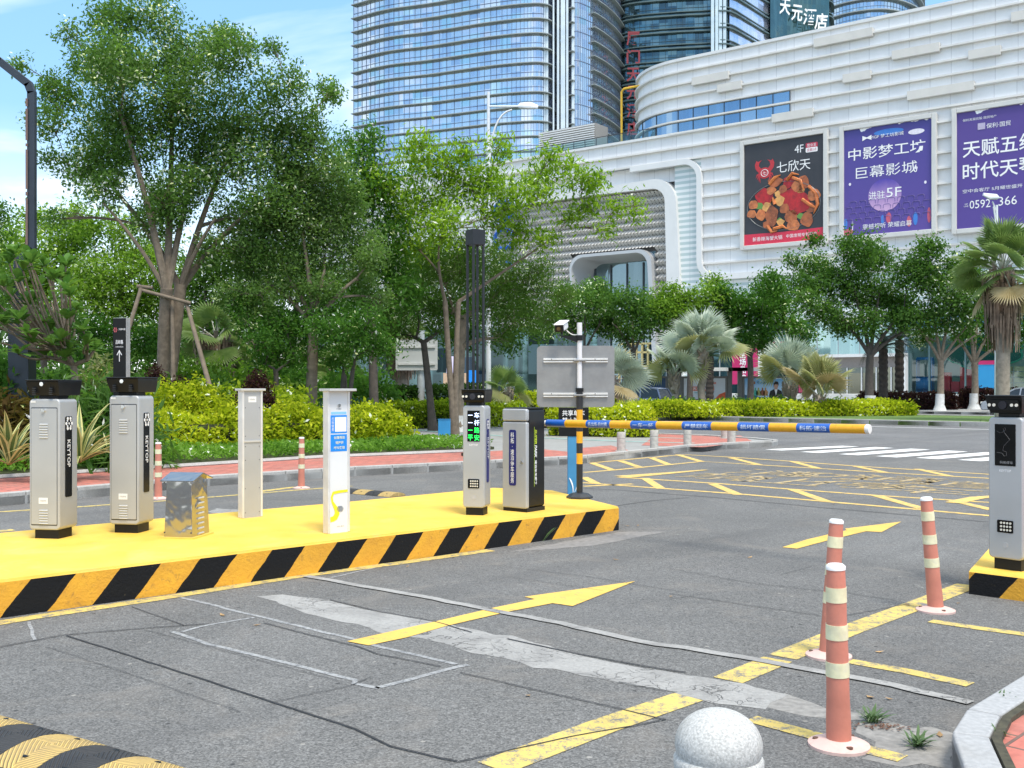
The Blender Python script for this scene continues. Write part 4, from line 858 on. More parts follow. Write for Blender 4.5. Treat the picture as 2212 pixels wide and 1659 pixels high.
# ---------------------------------------------------------------- shopping mall
A0 = Vector((34.7, 105, 0)); MU = Vector((.80, -.60, 0)); MN = Vector((-.60, -.80, 0))
def FW(u, z, off=0.): return A0+MU*u+MN*off+Z*z
def FP(px, py=None):
    a = (px-CX)/F; u = (105*a-34.7)/(.8+.6*a); Yd = 105-.6*u
    return (u, None) if py is None else (u, H-(py-HY)/F*Yd)
def panelmat(name, c1, c2, pw, ph, jw=.03, jcol=(.22, .22, .24), rough=.45, tint=.06):
    m, t, p = mat0(name); uvn = t.nodes.new('ShaderNodeUVMap'); sp = t.nodes.new('ShaderNodeSeparateXYZ'); t.links.new(uvn.outputs[0], sp.inputs[0])
    a = mth('DIVIDE', sp.outputs[0], pw, t); b = mth('DIVIDE', sp.outputs[1], ph, t)
    cb = t.nodes.new('ShaderNodeCombineXYZ'); t.links.new(mth('FLOOR', a, None, t), cb.inputs[0]); t.links.new(mth('FLOOR', b, None, t), cb.inputs[1])
    wn = t.nodes.new('ShaderNodeTexWhiteNoise'); t.links.new(cb.outputs[0], wn.inputs['Vector'])
    o = mixc(t, wn.outputs['Value'], c1, c2)
    o = mixc(t, 1., o, ramp(t, noise(t, coord(t, 'Pos'), .35, 5, .65, .6), .3, .75, 1-tint, 1+tint), 'MULTIPLY')
    stv = t.nodes.new('ShaderNodeMapping'); stv.inputs['Scale'].default_value = (2.2, 2.2, .12); t.links.new(coord(t, 'Pos'), stv.inputs[0])
    o = mixc(t, ramp(t, noise(t, stv.outputs[0], 1., 5, .7), .55, .8, 0, .22), o, (.45, .44, .42))
    j = mth('GREATER_THAN', mth('ABSOLUTE', mth('SUBTRACT', mth('FRACT', a, None, t), .5, t), None, t), .5-jw/pw/2, t)
    o = mixc(t, mth('MULTIPLY', j, .7, t), o, jcol); t.links.new(o, p.inputs['Base Color']); p.inputs['Roughness'].default_value = rough; return m
M_PANEL = panelmat('white_facade_panel', (.77, .775, .785), (.83, .835, .84), 1.95, 1.4)
M_LEDGE = S('facade_ledge', (.70, .69, .665), .55, 0, .06, .6, dirt=.3, dcol=(.45, .43, .40), dscale=.5, kind='Pos')
M_FRAMEW = S('facade_frame', (.70, .70, .69), .4, .1, .04, .6, dirt=.15, dcol=(.5, .5, .48), dscale=.4, kind='Pos')
def glassmat(name, base, tints, pw, ph, rough=.04, spec=1., coatn=.0):
    """reflective curtain-wall glass with a tint and a slight tilt of its own per pane"""
    m, t, p = mat0(name); uvn = t.nodes.new('ShaderNodeUVMap'); sp = t.nodes.new('ShaderNodeSeparateXYZ'); t.links.new(uvn.outputs[0], sp.inputs[0])
    cb = t.nodes.new('ShaderNodeCombineXYZ'); t.links.new(mth('FLOOR', mth('DIVIDE', sp.outputs[0], pw, t), None, t), cb.inputs[0]); t.links.new(mth('FLOOR', mth('DIVIDE', sp.outputs[1], ph, t), None, t), cb.inputs[1])
    wn = t.nodes.new('ShaderNodeTexWhiteNoise'); t.links.new(cb.outputs[0], wn.inputs['Vector'])
    r = t.nodes.new('ShaderNodeValToRGB'); el = r.color_ramp.elements; r.color_ramp.interpolation = 'CONSTANT' if len(tints) > 3 else 'LINEAR'
    for i, c in enumerate(tints):
        e = el[0] if i == 0 else (el[1] if i == 1 and len(tints) == 2 else el.new(i/len(tints))); e.color = (*c, 1); e.position = i/len(tints)
    if len(tints) > 2: el[len(el)-1].color = (*tints[-1], 1)
    t.links.new(wn.outputs['Value'], r.inputs[0])
    # curtains and blinds behind the pane
    mp_ = t.nodes.new('ShaderNodeMapping'); mp_.inputs['Scale'].default_value = (1.2, .05, 1); t.links.new(uvn.outputs[0], mp_.inputs[0])
    o = mixc(t, ramp(t, noise(t, mp_.outputs[0], 1, 4, .6), .5, .75, 0, .45), r.outputs[0], tuple(min(1, x*2.2+.05) for x in base))
    t.links.new(o, p.inputs['Base Color']); p.inputs['Roughness'].default_value = rough; p.inputs['Metallic'].default_value = .75; p.inputs['Specular IOR Level'].default_value = spec
    vm = t.nodes.new('ShaderNodeVectorMath'); vm.operation = 'MULTIPLY_ADD'; t.links.new(wn.outputs['Color'], vm.inputs[0]); vm.inputs[1].default_value = (.05, .05, .05)
    ge = t.nodes.new('ShaderNodeNewGeometry'); sb = t.nodes.new('ShaderNodeVectorMath'); sb.operation = 'SUBTRACT'; t.links.new(ge.outputs['Normal'], sb.inputs[0]); sb.inputs[1].default_value = (.025, .025, .025)
    t.links.new(sb.outputs[0], vm.inputs[2]); nn = t.nodes.new('ShaderNodeVectorMath'); nn.operation = 'NORMALIZE'; t.links.new(vm.outputs[0], nn.inputs[0]); t.links.new(nn.outputs[0], p.inputs['Normal']); return m
M_MULL = S('dark_mullion', (.05, .06, .07), .4, .3, .1)
mall = root('shopping_mall', 'long white panelled shopping mall with curved upper storeys and hung posters', 'building', FW(0, .9))
def wallstrip(path, z0, z1, u0=0., dz=0.):
    """vertical wall along a plan path, uv in metres"""
    mb = MB(); s = u0
    for a, b in zip(path[:-1], path[1:]):
        l = (b-a).length; mb.add([a+Z*z0, b+Z*z0, b+Z*z1, a+Z*z1], [(0, 1, 2, 3)], [(s, z0-dz), (s+l, z0-dz), (s+l, z1-dz), (s, z1-dz)]); s += l
    return mb
def ledgestrip(path, z, d=.35, th=.2, ):
    out = offs(path, -d); mb = MB(); n = len(path)
    for i in range(n-1):
        a, b, c, e = path[i], path[i+1], out[i+1], out[i]
        mb.add([q+Z*(z+dz) for dz in (-th/2, th/2) for q in (a, b, c, e)], [(3, 2, 1, 0), (4, 5, 6, 7), (2, 3, 7, 6)]+([(3, 0, 4, 7)] if i == 0 else [])+([(1, 2, 6, 5)] if i == n-2 else []))
    return mb
lin = lambda u0, u1, off=0., n=1: [FW(u0+(u1-u0)*i/n, 0, off) for i in range(n+1)]
# upper volume with its rounded end
RC, RU = 9., -20.
arc = [FW(RU-RC*math.sin(a), 0, -RC+RC*math.cos(a)) for a in [R(150-150*i/24) for i in range(25)]]
up = arc+[FW(45, 0, 0)]
ZT, ZB = 38.25, 30.0; NC = 6; ch = (ZT-ZB)/NC
wallstrip(up, ZB, ZT, 0, ZB).build('upper_wall', M_PANEL, mall, True)
rfp = MB(); rfp.face([(*q[:2], ZT-.3) for q in up]+[(*FW(45, 0, -40)[:2], ZT-.3), (*FW(-15, 0, -40)[:2], ZT-.3)]); rfp.build('roof', M_LEDGE, mall, True)
for i in range(NC+1): ledgestrip(up, ZB+ch*i if i < NC else ZT, .42 if i < NC else .3, .17 if i < NC else .3).build('ledge', M_LEDGE if i < NC else M_FRAMEW, mall, True)
# podium: top courses, framed field, lower glass
wallstrip(lin(-80, 45), 27.0, 30.0, .7, 27).build('podium_parapet', panelmat('parapet_panel', (.75, .755, .765), (.82, .825, .83), 1.95, 1.5), mall, True)
ledgestrip(lin(-80, 45), 30.0, .35, .28).build('coping', M_FRAMEW, mall, True)
ledgestrip(lin(-80, 45), 28.4, .4, .2).build('ledge', M_LEDGE, mall, True)
ledgestrip(lin(-80, 45), 27.0, .4, .2).build('ledge', M_LEDGE, mall, True)
FZ0, FZ1 = 13.7, 27.0; nC = 9; c9 = (FZ1-FZ0)/nC
wallstrip(lin(-17.2, 45), FZ0, FZ1, .4, FZ0).build('podium_wall', panelmat('podium_panel', (.77, .775, .785), (.83, .835, .84), 1.95, c9), mall, True)
for i in range(1, nC): ledgestrip(lin(-17.2, 45), FZ0+c9*i, .38, .18).build('ledge', M_LEDGE, mall, True)
wallstrip(lin(-80, -46), .9, 27.0, 0, 0).build('podium_wall', M_PANEL, mall, True)
for i in range(1, 15): ledgestrip(lin(-80, -46), .9+1.86*i, .38, .18).build('ledge', M_LEDGE, mall, True)
def louvmat():
    m, t, p = mat0('striped_louvre_glass'); uvn = t.nodes.new('ShaderNodeUVMap'); sp = t.nodes.new('ShaderNodeSeparateXYZ'); t.links.new(uvn.outputs[0], sp.inputs[0])
    st = ramp(t, mth('ABSOLUTE', mth('SUBTRACT', mth('FRACT', mth('DIVIDE', sp.outputs[1], .62, t), None, t), .5, t), None, t), .2, .32)
    jj = mth('GREATER_THAN', mth('ABSOLUTE', mth('SUBTRACT', mth('FRACT', mth('DIVIDE', sp.outputs[0], 1.9, t), None, t), .5, t), None, t), .485, t)
    o = mixc(t, st, (.45, .55, .555), (.74, .77, .77)); o = mixc(t, mth('MULTIPLY', jj, .6, t), o, (.35, .4, .42)); t.links.new(o, p.inputs['Base Color']); p.inputs['Roughness'].default_value = .3; return m
M_LOUV = louvmat()
wallstrip(lin(-20.5, -17.2, -.05), .9, 27.0).build('louvre_glass', M_LOUV, mall, True); wallstrip(lin(-17.2, 45, -.05), 8.6, 13.7).build('louvre_glass', M_LOUV, mall, True)
def band(path, width, off0, off1, name, m=M_FRAMEW):
    """rounded frame band following (u,z) points"""
    mb = MB(); n = len(path); inn = []; outp = []
    for i, (u, z) in enumerate(path):
        a, b = path[max(i-1, 0)], path[min(i+1, n-1)]; tu, tz = b[0]-a[0], b[1]-a[1]; l = math.hypot(tu, tz); nu, nz_ = -tz/l, tu/l
        wv = width[i] if isinstance(width, list) else width
        inn.append((u-nu*wv/2, z-nz_*wv/2)); outp.append((u+nu*wv/2, z+nz_*wv/2))
    for i in range(n-1):
        q = [inn[i], inn[i+1], outp[i+1], outp[i]]
        vs = [FW(u, z, off1) for u, z in q]+[FW(u, z, off0) for u, z in q]
        mb.add(vs, [(0, 1, 2, 3), (4, 5, 1, 0), (3, 2, 6, 7)]+([(4, 0, 3, 7)] if i == 0 else [])+([(1, 5, 6, 2)] if i == n-2 else []))
    return mb.build(name, m, mall, True)
def arcp(cu, cz, r, a0, a1, n=8): return [(cu+r*math.cos(R(a0+(a1-a0)*i/n)), cz+r*math.sin(R(a0+(a1-a0)*i/n))) for i in range(n+1)]
band([(-26, 26.7)]+arcp(-19.2, 24.7, 2.0, 90, 0)+arcp(-15.2, 15.6, 2.0, 180, 270)+[(45, 13.6)], .62, -.05, .55, 'rounded_frame')
fu = -21.0; band([(fu+.9, .9), (fu+.6, 12)]+arcp(fu-2.1, 22.4, 2.3, 0, 90)+[(-30, 24.7), (-46.5, 24.7)], [1.7]*2+[1.4-.04*i for i in range(9)]+[.8, .8], -1.4, .45, 'rounded_frame')
wallstrip(lin(-80, -17, -.7), 24.9, 27.0).build('soffit_wall', M_PANEL, mall, True)
# perforated diamond screen
bk = wallstrip(lin(-46, -34.2, -.9), .9, 25.2); q_ = wallstrip(lin(-34.2, -23.4, -.9), 17.2, 25.2); bk.add(q_.v, q_.f); q_ = wallstrip(lin(-23.4, -20.4, -.9), .9, 25.2); bk.add(q_.v, q_.f); bk.build('screen_backing', S('screen_backing', (.10, .095, .09), .8), mall, True)
d_ = MB(); du, dz_ = .46, .72; hood = (-34.4, -23.2, 17.4)
for j in range(44):
    z = 24.6-j*dz_*.62
    for i in range(66):
        u = -46+i*du+(du/2 if j % 2 else 0)
        if u > -21.4 or z < 1 or (hood[0]-.3 < u < hood[1]+.2 and z < hood[2]+.3): continue
        q_ = 1 if j % 2 else -1; hz_ = dz_*.36
        ps = [FW(u+du*.5*math.cos(R(a)), z+hz_*1.25*math.sin(R(a)), -.5-q_*.46*math.sin(R(a))) for a in range(0, 360, 45)]
        c = FW(u, z, -.40); d_.add(ps+[c], [(i, (i+1) % 8, 8) for i in range(8)])
d_.build('diamond_screen', S('pale_screen_metal', (.62, .60, .57), .5, .15, .06, 1, kind='Pos'), mall, True)
# entrance hood: a deep rounded tunnel with glass at its back
def rring(u0, u1, z1, r, n=8, tap=0.): return [(u0+tap, .9), (u0, z1-r)]+[(u, z) for u, z in arcp(u0+r, z1-r, r, 180, 90, n)]+arcp(u1-r, z1-r, r, 90, 0, n)+[(u1+tap*.9, .9)]
o1, o2, o3 = rring(-34.4, -23.2, 17.4, 1.7, 8, 1.0), rring(-34.1, -23.7, 17.05, 1.6, 8, .95), rring(-33.5, -24.0, 16.6, 1.5, 8, .8)
tn = MB(); n = len(o1)
rows = [[FW(u, z, -.9) for u, z in o1], [FW(u, z, .5) for u, z in o1], [FW(u, z, .5) for u, z in o2], [FW(u, z, -3.6) for u, z in o3]]
for a, b in zip(rows[:-1], rows[1:]): tn.add(a+b, [(i, i+1, n+i+1, n+i) for i in range(n-1)])
tn.build('entrance_hood', S('hood_metal', (.50, .51, .52), .42, .3, .06, .5, kind='Pos'), mall, True, smooth=True)
eg = MB(); eg.add([FW(-34.2, .9, -3.5), FW(-23.2, .9, -3.5), FW(-23.2, 16.9, -3.5), FW(-34.2, 16.9, -3.5)], [(0, 1, 2, 3)], [(0, .9), (9, .9), (9, 16.6), (0, 16.6)])
egl = eg.build('entrance_glass', glassmat('entrance_glass', (.1, .14, .16), [(.20, .28, .30), (.26, .34, .37), (.16, .23, .25)], 2.3, 3.4, .03), mall, True)
mu = MB()
for k in range(5): mu.bar(FW(-33.2+2.25*k, .9, -3.4), FW(-33.2+2.25*k, 16.4, -3.4), .14, .14, MN)
for z in (4.4, 8.6, 12.6): mu.bar(FW(-33.4, z, -3.4), FW(-24.4, z, -3.4), .12, .12)
mu.build('mullions', M_MULL, mall, True)
# strip windows of the upper volume
M_BGL = glassmat('blue_strip_glass', (.12, .2, .3), [(.22, .34, .48), (.30, .43, .56), (.26, .38, .5), (.36, .48, .58)], 1.95, 1.4)
wp = offs([FW(RU-RC*math.sin(a), 0, -RC+RC*math.cos(a)) for a in [R(88-88*i/18) for i in range(19)]]+[FW(FP(1707)[0], 0)], -.08)
for z0_, z1_ in ((ZB+ch*.0+.12, ZB+ch-.12), (ZB+ch+.12, ZB+ch*2-.12)):
    if z0_ > ZB+1: wq = [q for q in wp]
    else: wq = wp
    wo = wallstrip(wq, z0_, z1_, 0, ZB).build('strip_window', M_BGL, mall, True)
    mm = MB()
    for q in resample(wq[18:], 1.95)+wq[2:18:4]: mm.bar(q+MN*.03+Z*z0_, q+MN*.03+Z*z1_, .07, .07, MN)
    mm.build('mullions', M_MULL, wo, True)
    if 'org' in wo: pass
z3f = lambda x, y: (1444+.347*x, .347*y)
for a, b in (((915, 275), (1280, 205)), ((1400, 350), (1695, 300)), ((1875, 350), (2075, 318)), ((2140, 115), (2330, 80)), ((158, 510), (385, 475)), ((315, 560), (465, 530)), ((1095, 495), (1268, 470)), ((1495, 600), (1910, 540)), ((655, 740), (910, 705))):
    (u0, za), (u1, zb) = FP(*z3f(*a)), FP(*z3f(*b)); zc = (za+zb)/2; c = [FW(u, zc+dz, off) for off in (.02, .55) for u, dz in ((u0, -.42), (u1, -.42), (u1, .42), (u0, .42))]
    MB().add(c, [(4, 5, 6, 7), (0, 1, 5, 4), (1, 2, 6, 5), (2, 3, 7, 6), (3, 0, 4, 7)]).build('accent_panel', S('beige_accent', (.62, .60, .56), .5, 0, .05, 1, kind='Pos'), mall, True)
# ground-floor shopfronts
SGL = glassmat('shop_glass', (.03, .08, .09), [(.045, .10, .12), (.06, .13, .15), (.035, .085, .10)], 2.2, 3.7, .05)
sg = wallstrip(lin(-24, 3.5, -.6), .9, 8.6).build('shop_glass', SGL, mall, True)
ug = wallstrip(lin(-5, 4.6, -.45), 4.6, 8.6).build('upper_shop_glass', glassmat('pale_shop_glass', (.3, .45, .45), [(.30, .44, .45), (.36, .5, .5), (.26, .4, .41)], 2.2, 4, .06), mall, True)
sm_ = MB()
for k in range(14): sm_.bar(FW(-24+2.2*k, .9, -.5), FW(-24+2.2*k, 8.6, -.5), .1, .12, MN)
sm_.bar(FW(-24, 8.5, -.45), FW(45, 8.5, -.45), .2, .3); sm_.build('shop_mullions', S('shop_mullion', (.32, .36, .37), .4, .3), mall, True)
# open shop at the right: real glass in front of a fitted room
def clearglass():
    m, t, p = mat0('clear_shop_glass'); gl = t.nodes.new('ShaderNodeBsdfGlossy'); gl.inputs[1].default_value = .02; gl.inputs[0].default_value = (.8, .9, .9, 1); tr = t.nodes.new('ShaderNodeBsdfTransparent'); tr.inputs[0].default_value = (.62, .80, .78, 1)
    fr = t.nodes.new('ShaderNodeLayerWeight'); fr.inputs[0].default_value = .25; ms = t.nodes.new('ShaderNodeMixShader'); t.links.new(ramp(t, fr.outputs['Fresnel'], 0, 1, .10, .8), ms.inputs[0]); t.links.new(tr.outputs[0], ms.inputs[1]); t.links.new(gl.outputs[0], ms.inputs[2]); t.links.new(ms.outputs[0], t.nodes['Material Output'].inputs[0]); return m
M_CLG = clearglass(); us0, us1 = 5.0, 30.
wallstrip(lin(us0, us1, -.4), .9, 6.6).build('clear_shop_glass', M_CLG, mall, True)
rm = MB()
for q in ([FW(us0, .9, -6), FW(us1, .9, -6), FW(us1, 8, -6), FW(us0, 8, -6)], [FW(us0, .92, -.4), FW(us1, .92, -.4), FW(us1, .92, -6), FW(us0, .92, -6)], [FW(us0, .9, -.4), FW(us0, .9, -6), FW(us0, 8, -6), FW(us0, 8, -.4)]): rm.face(q)
rm.build('shop_interior', S('grey_teal_interior', (.38, .46, .45), .8, 0, .1, .5, kind='Pos'), mall, True)
wallstrip(lin(us0, us1, -.35), 6.5, 8.6).build('pale_fascia', S('mint_fascia', (.55, .70, .66), .5, 0, .05, .5, kind='Pos'), mall, True)
sm2 = MB()
for u in (5.0, 7.0, 10.3, 13.6, 16.2, 19.5, 23): sm2.bar(FW(u, .9, -.3), FW(u, 8.6, -.3), .14, .16, MN)
sm2.bar(FW(us0, 1.0, -.3), FW(us1, 1.0, -.3), .15, .2); sm2.build('shop_mullions', S('teal_mullion', (.10, .17, .18), .4, .3), mall, True)
aw = MB()
for k in range(24):
    u0 = us0+k*1.05; pts = [(u0, 8.3), (u0+1.05, 8.3)]+[(u0+.525+.525*math.cos(R(a)), 7.5-.35*math.sin(R(a))) for a in range(0, 181, 30)]
    f_ = [FW(u, z, .55 if z < 8 else .2) for u, z in pts]; aw.add(f_, [tuple(range(len(f_)))])
aw.build('scalloped_awning', S('blue_awning', (.06, .17, .36), .6, 0, .12, .8, kind='Pos'), mall, True)
# white framed portal with doors
pu0, pu1, pz = FP(1768)[0], FP(1957)[0], 4.75
po = MB()
for a, b in (((pu0, .9), (pu0, pz)), ((pu1, .9), (pu1, pz))): po.bar(FW(*a, .1), FW(*b, .1), .3, 1.2, MN)
po.bar(FW(pu0-.15, pz, .1), FW(pu1+.15, pz, .1), 1.2, .3); po.build('portal_frame', M_FRAMEW, mall, True)
dp_ = MB(); dp_.add([FW(pu0, 3.55, -.2), FW(pu1, 3.55, -.2), FW(pu1, pz, -.2), FW(pu0, pz, -.2)], [(0, 1, 2, 3)]); dp_.build('portal_fascia', S('taupe_fascia', (.25, .225, .21), .6), mall, True)
wallstrip(lin(pu0, pu1, -.25), .9, 3.55).build('door_glass', glassmat('door_glass', (.10, .11, .08), [(.14, .15, .12), (.19, .19, .15), (.11, .13, .12)], 1.6, 3, .08), mall, True)
dm = MB()
for k in range(7): u = pu0+(pu1-pu0)*k/6; dm.bar(FW(u, .9, -.15), FW(u, 3.55, -.15), .12, .1, MN)
dm.build('door_frames', M_FRAMEW, mall, True)
# gold doors and red-white shop graphics on the glass
gd = MB(); g0, g1 = FP(1335)[0], FP(1410)[0]
for k in range(7): u = g0+(g1-g0)*k/6; gd.bar(FW(u, .9, -.3), FW(u, 6.6, -.3), .22, .2, MN)
for z in (4.0, 5.6, 6.6): gd.bar(FW(g0, z, -.3), FW(g1, z, -.3), .2, .22)
gd.build('gold_door_frames', S('gold_frame', (.62, .50, .22), .35, .5), mall, True)
def shopsign(px0, px1, py0, py1, m, off=.0, name='window_poster'):
    (u0, zt_), (u1, zb_) = FP(px0, py0), FP(px1, py1); return MB().poly(FW(0, 0, -.45), MU, Z, [(u0, zb_), (u1, zb_), (u1, zt_), (u0, zt_)], .02+off).build(name, m, mall, True)
M_PINK = S('magenta_poster', (.48, .02, .12), .4, 0, .08, .8, kind='Pos')
q = shopsign(1578, 1634, 752, 830, M_PINK); shopsign(1634, 1660, 752, 815, M_WHITE, .005); shopsign(1655, 1710, 745, 800, M_WHITE, .01); shopsign(1668, 1706, 738, 748, M_PINK, .03)
for k, s_ in enumerate('全场品牌'):
    u, z = FP(1601, 765+17*k); text(s_, M_TXTW, q, FW(u, z, -.40), MU, Z, h=.75, world=True, bold=.02)
u, z = FP(1645, 762); text('S', M_PINK, q, FW(u, z, -.38), MU, Z, h=.8, world=True)
shopsign(1722, 1762, 800, 848, M_PINK); shopsign(2112, 2152, 783, 853, S('blue_poster', (.02, .25, .50), .5, 0, .06, .6, kind='Pos'), .15); shopsign(2112, 2152, 779, 787, M_PINK, .2)
for k in range(3):
    pass
# playroom fittings behind the clear glass
def inroom(u, z, off=-2.2): return FW(u, z, off)
M_RED, M_BLU, M_TAN = S('red_vinyl', (.62, .02, .04), .45), S('blue_vinyl', (.02, .16, .42), .45), S('tan_crate', (.50, .40, .24), .6)
for u, hh_, ww in ((8.1, 2.1, .9), (9.0, 1.2, .8), (9.7, 2.6, .55), (10.3, 2.6, .55)):
    t = root('play_block', ['squat red padded play block behind the shop glass', 'lowest red padded play block behind the shop glass', 'tall red padded play block behind the shop glass'][0 if u < 8.5 else 1 if u < 9.5 else 2], 'play block', inroom(u, .92), 0, 'red play blocks behind the glass')
    b = MB(); b.bar(inroom(u, .92), inroom(u, .92+hh_), ww, .8, MN); b.build('cushion', M_RED, t, True, bevel=.08)
t = root('toy_shelf', 'blue toy shelf with round bin behind the shop glass', 'shelf', inroom(6.1, .92)); b = MB()
for z in (1.1, 2.4, 4.4): b.bar(inroom(5.4, z), inroom(6.8, z), .9, .25)
for u in (5.4, 6.8): b.bar(inroom(u, .9), inroom(u, 4.4), .12, .9, MN)
b.build('frame', M_BLU, t, True); MB().tube([inroom(5.5, 1.9, -1.9), inroom(6.7, 1.9, -1.9)], .7, 14).build('bin', M_BLU, t, True)
for u, lab in ((13.3, 'left stack of tan drawers behind the shop glass'), (15.0, 'right stack of tan drawers behind the shop glass')):
    t = root('drawer_stack', lab, 'drawers', inroom(u, .92), 0, 'drawer stacks behind the glass')
    for k in range(5): b = MB(); b.bar(inroom(u, .95+.53*k), inroom(u, 1.40+.53*k), 1.45, .8, MN); b.build('drawer', M_TAN, t, True, bevel=.03)
t = root('cloud_sign', 'dark green scalloped sign hanging behind the shop glass', 'sign', inroom(11.6, 5.2)); pts = []
for a in range(0, 360, 6): rr = 1+.10*abs(math.sin(R(a*4))); pts.append((11.6+3.2*rr*math.cos(R(a)), 4.9+1.5*rr*math.sin(R(a))))
MB().poly(FW(0, 0, -2), MU, Z, pts, .1).build('panel', S('dark_green_sign', (.01, .10, .09), .4), t, True)
tb = MB(); tb.tube([FW(u, z, -1.85) for u, z in pts+pts[:1]], .09, 5); tb.build('green_rim', S('green_rim', (.02, .30, .20), .4), t, True)
# big blue logo letters on the left wall
t = root('blue_wall_sign', 'large blue rounded characters on the mall wall, half hidden by the bright tree', 'sign', FW(-44, 20, .4))
for u, z, r_ in ((-44.2, 23.8, 1.5), (-44.2, 20.2, 1.5), (-44.2, 16.2, 1.4)):
    q = MB(); q.tube([FW(u+r_*math.cos(R(a)), z+r_*.8*math.sin(R(a)), .6) for a in range(20, 341, 20)], .34, 8, True, .7); q.build('blue_character', S('sign_blue', (.01, .10, .55), .35), t, True, smooth=True)
# plaza in front of the mall with steps
pz_ = MB()
for k in range(5): pz_.prism([(q.x, q.y) for q in (FW(-60, 0, 14-1.2*k), FW(45, 0, 14-1.2*k), FW(45, 0, -7), FW(-60, 0, -7))], .10+.16*k-.2, .10+.16*(k+1))
struct('plaza_steps', pz_, S('pale_plaza_stone', (.50, .50, .49), .7, 0, .1, 1.5, kind='Pos'))
# ---------------------------------------------------------------- billboards on the mall
def grad(name, cols, axis='z'):
    m, t, p = mat0(name); c = coord(t, 'Generated'); sp = t.nodes.new('ShaderNodeSeparateXYZ'); t.links.new(c, sp.inputs[0]); r = t.nodes.new('ShaderNodeValToRGB'); el = r.color_ramp.elements
    for i, (ps, cc) in enumerate(cols): e = el[0] if i == 0 else el[1] if i == len(cols)-1 else el.new(ps); e.position = ps; e.color = (*cc, 1)
    wob = mth('ADD', sp.outputs[2], mth('MULTIPLY', mth('SUBTRACT', noise(t, c, 3, 3), .5, t), .25, t), t); t.links.new(wob, r.inputs[0]); t.links.new(r.outputs[0], p.inputs['Base Color']); p.inputs['Roughness'].default_value = .45; return m
def billboard(label, px0, px1, pyT, pyB, mat, fw=.45):
    um = FP((px0+px1)/2)[0]; (u0, _), (u1, _) = FP(px0), FP(px1); zt_ = (FP(px0, pyT[0])[1]+FP(px1, pyT[1])[1])/2; zb_ = (FP(px0, pyB[0])[1]+FP(px1, pyB[1])[1])/2
    t = root('billboard', label, 'billboard', FW((u0+u1)/2, zb_, .3), 0, 'billboards on the mall front'); cu, cz, w_, h_ = (u0+u1)/2, (zt_+zb_)/2, u1-u0, zt_-zb_
    MB().plate(FW(cu, cz, .36), MU, Z, w_, h_, 0, .12).build('poster', mat, t, True)
    fr = MB()
    for a, b in (((u0-fw/2, zb_-fw), (u0-fw/2, zt_+fw)), ((u1+fw/2, zb_-fw), (u1+fw/2, zt_+fw))): fr.bar(FW(*a, .35), FW(*b, .35), fw, .7, MN)
    for z in (zb_-fw/2, zt_+fw/2): fr.bar(FW(u0, z, .35), FW(u1, z, .35), .7, fw)
    fr.build('frame', S('billboard_frame', (.60, .59, .56), .45, .1, .05, 1), t, True, bevel=.05)
    f = lambda x, y, o=.0: FW(u0+w_*x, zb_+h_*y, .49+o); return t, f, w_, h_
def bt(t, f, s_, x, y, h_, w_, m=M_TXTW, bold=.015, o=.01): return text(s_, m, t, f(x, y, o), MU, Z, h=h_, w=w_, bold=bold if h_ > 1.2 else 0, world=True)
t, f, W_, H_ = billboard('dark billboard with red crab, white characters and a dish of crab', 1612, 1783, (314, 293), (534, 516), S('charcoal_banner', (.035, .037, .045), .5, 0, .2, .6, kind='Pos'))
MB().poly(f(0, 0, .005), MU, Z, [(0, 0), (W_, 0), (W_, H_*.115), (W_*.5, H_*.105), (0, H_*.11)], .01).build('red_band', S('banner_red', (.62, .03, .07), .5), t, True)
bt(t, f, '4F', .70, .89, H_*.075, W_*.11, bold=.03); rp = MB().plate(f(.855, .91, .005), MU, Z, W_*.145, H_*.045, .1, .01).build('red_label', S('label_red', (.5, .03, .07), .5), t, True)
MB().plate(f(.855, .865, .005), MU, Z, W_*.145, H_*.045, .1, .01).build('white_label', M_TXTW, t, True); bt(t, f, '营业至', .855, .91, H_*.03, W_*.11, o=.02); bt(t, f, '凌晨5点', .855, .865, H_*.03, W_*.12, S('label_red', (.5, .03, .07), .5), o=.02)
bt(t, f, '七欣天', .63, .735, H_*.11, W_*.42, bold=.035)
M_CRAB = S('crab_red', (.48, .03, .04), .5)
cb = MB(); cx0, cy0 = W_*.265, H_*.70
def blob(cu, cz, ru, rz_, o=.006, n=22, wob=0., seed=0):
    return [(cu+ru*(1+wob*math.sin(3*a+seed)+wob*.7*math.sin(5*a+seed*2))*math.cos(a), cz+rz_*(1+wob*math.cos(4*a+seed))*math.sin(a)) for a in [2*math.pi*i/n for i in range(n)]]
cb.poly(f(0, 0, .004), MU, Z, blob(cx0, cy0, W_*.078, H_*.055), .012)
for sx in (-1, 1):
    cb.poly(f(0, 0, .004), MU, Z, [(cx0+sx*W_*x, cy0+H_*z) for x, z in ((.03, .03), (.075, .075), (.065, .105), (.035, .13), (.085, .115), (.105, .13), (.125, .09), (.118, .05), (.09, .02), (.06, .0))], .010)
    for k in range(4): cb.poly(f(0, 0, .004), MU, Z, [(cx0+sx*W_*x, cy0+H_*z) for x, z in ((.06, -.0-.014*k), (.10-.012*k, -.005-.022*k), (.115-.02*k, -.045-.018*k), (.09-.012*k, -.02-.022*k), (.055, -.018-.014*k))], .009)
cb.build('crab_emblem', M_CRAB, t, True)
rg = MB(); rg.tube([f(.265+.045*math.cos(R(a)), .70+.034*math.sin(R(a)), .02) for a in range(0, 361, 15)], .035, 5); rg.build('emblem_ring', M_TXTW, t, True); bt(t, f, '七', .265, .70, H_*.036, W_*.05, o=.025, bold=.01)
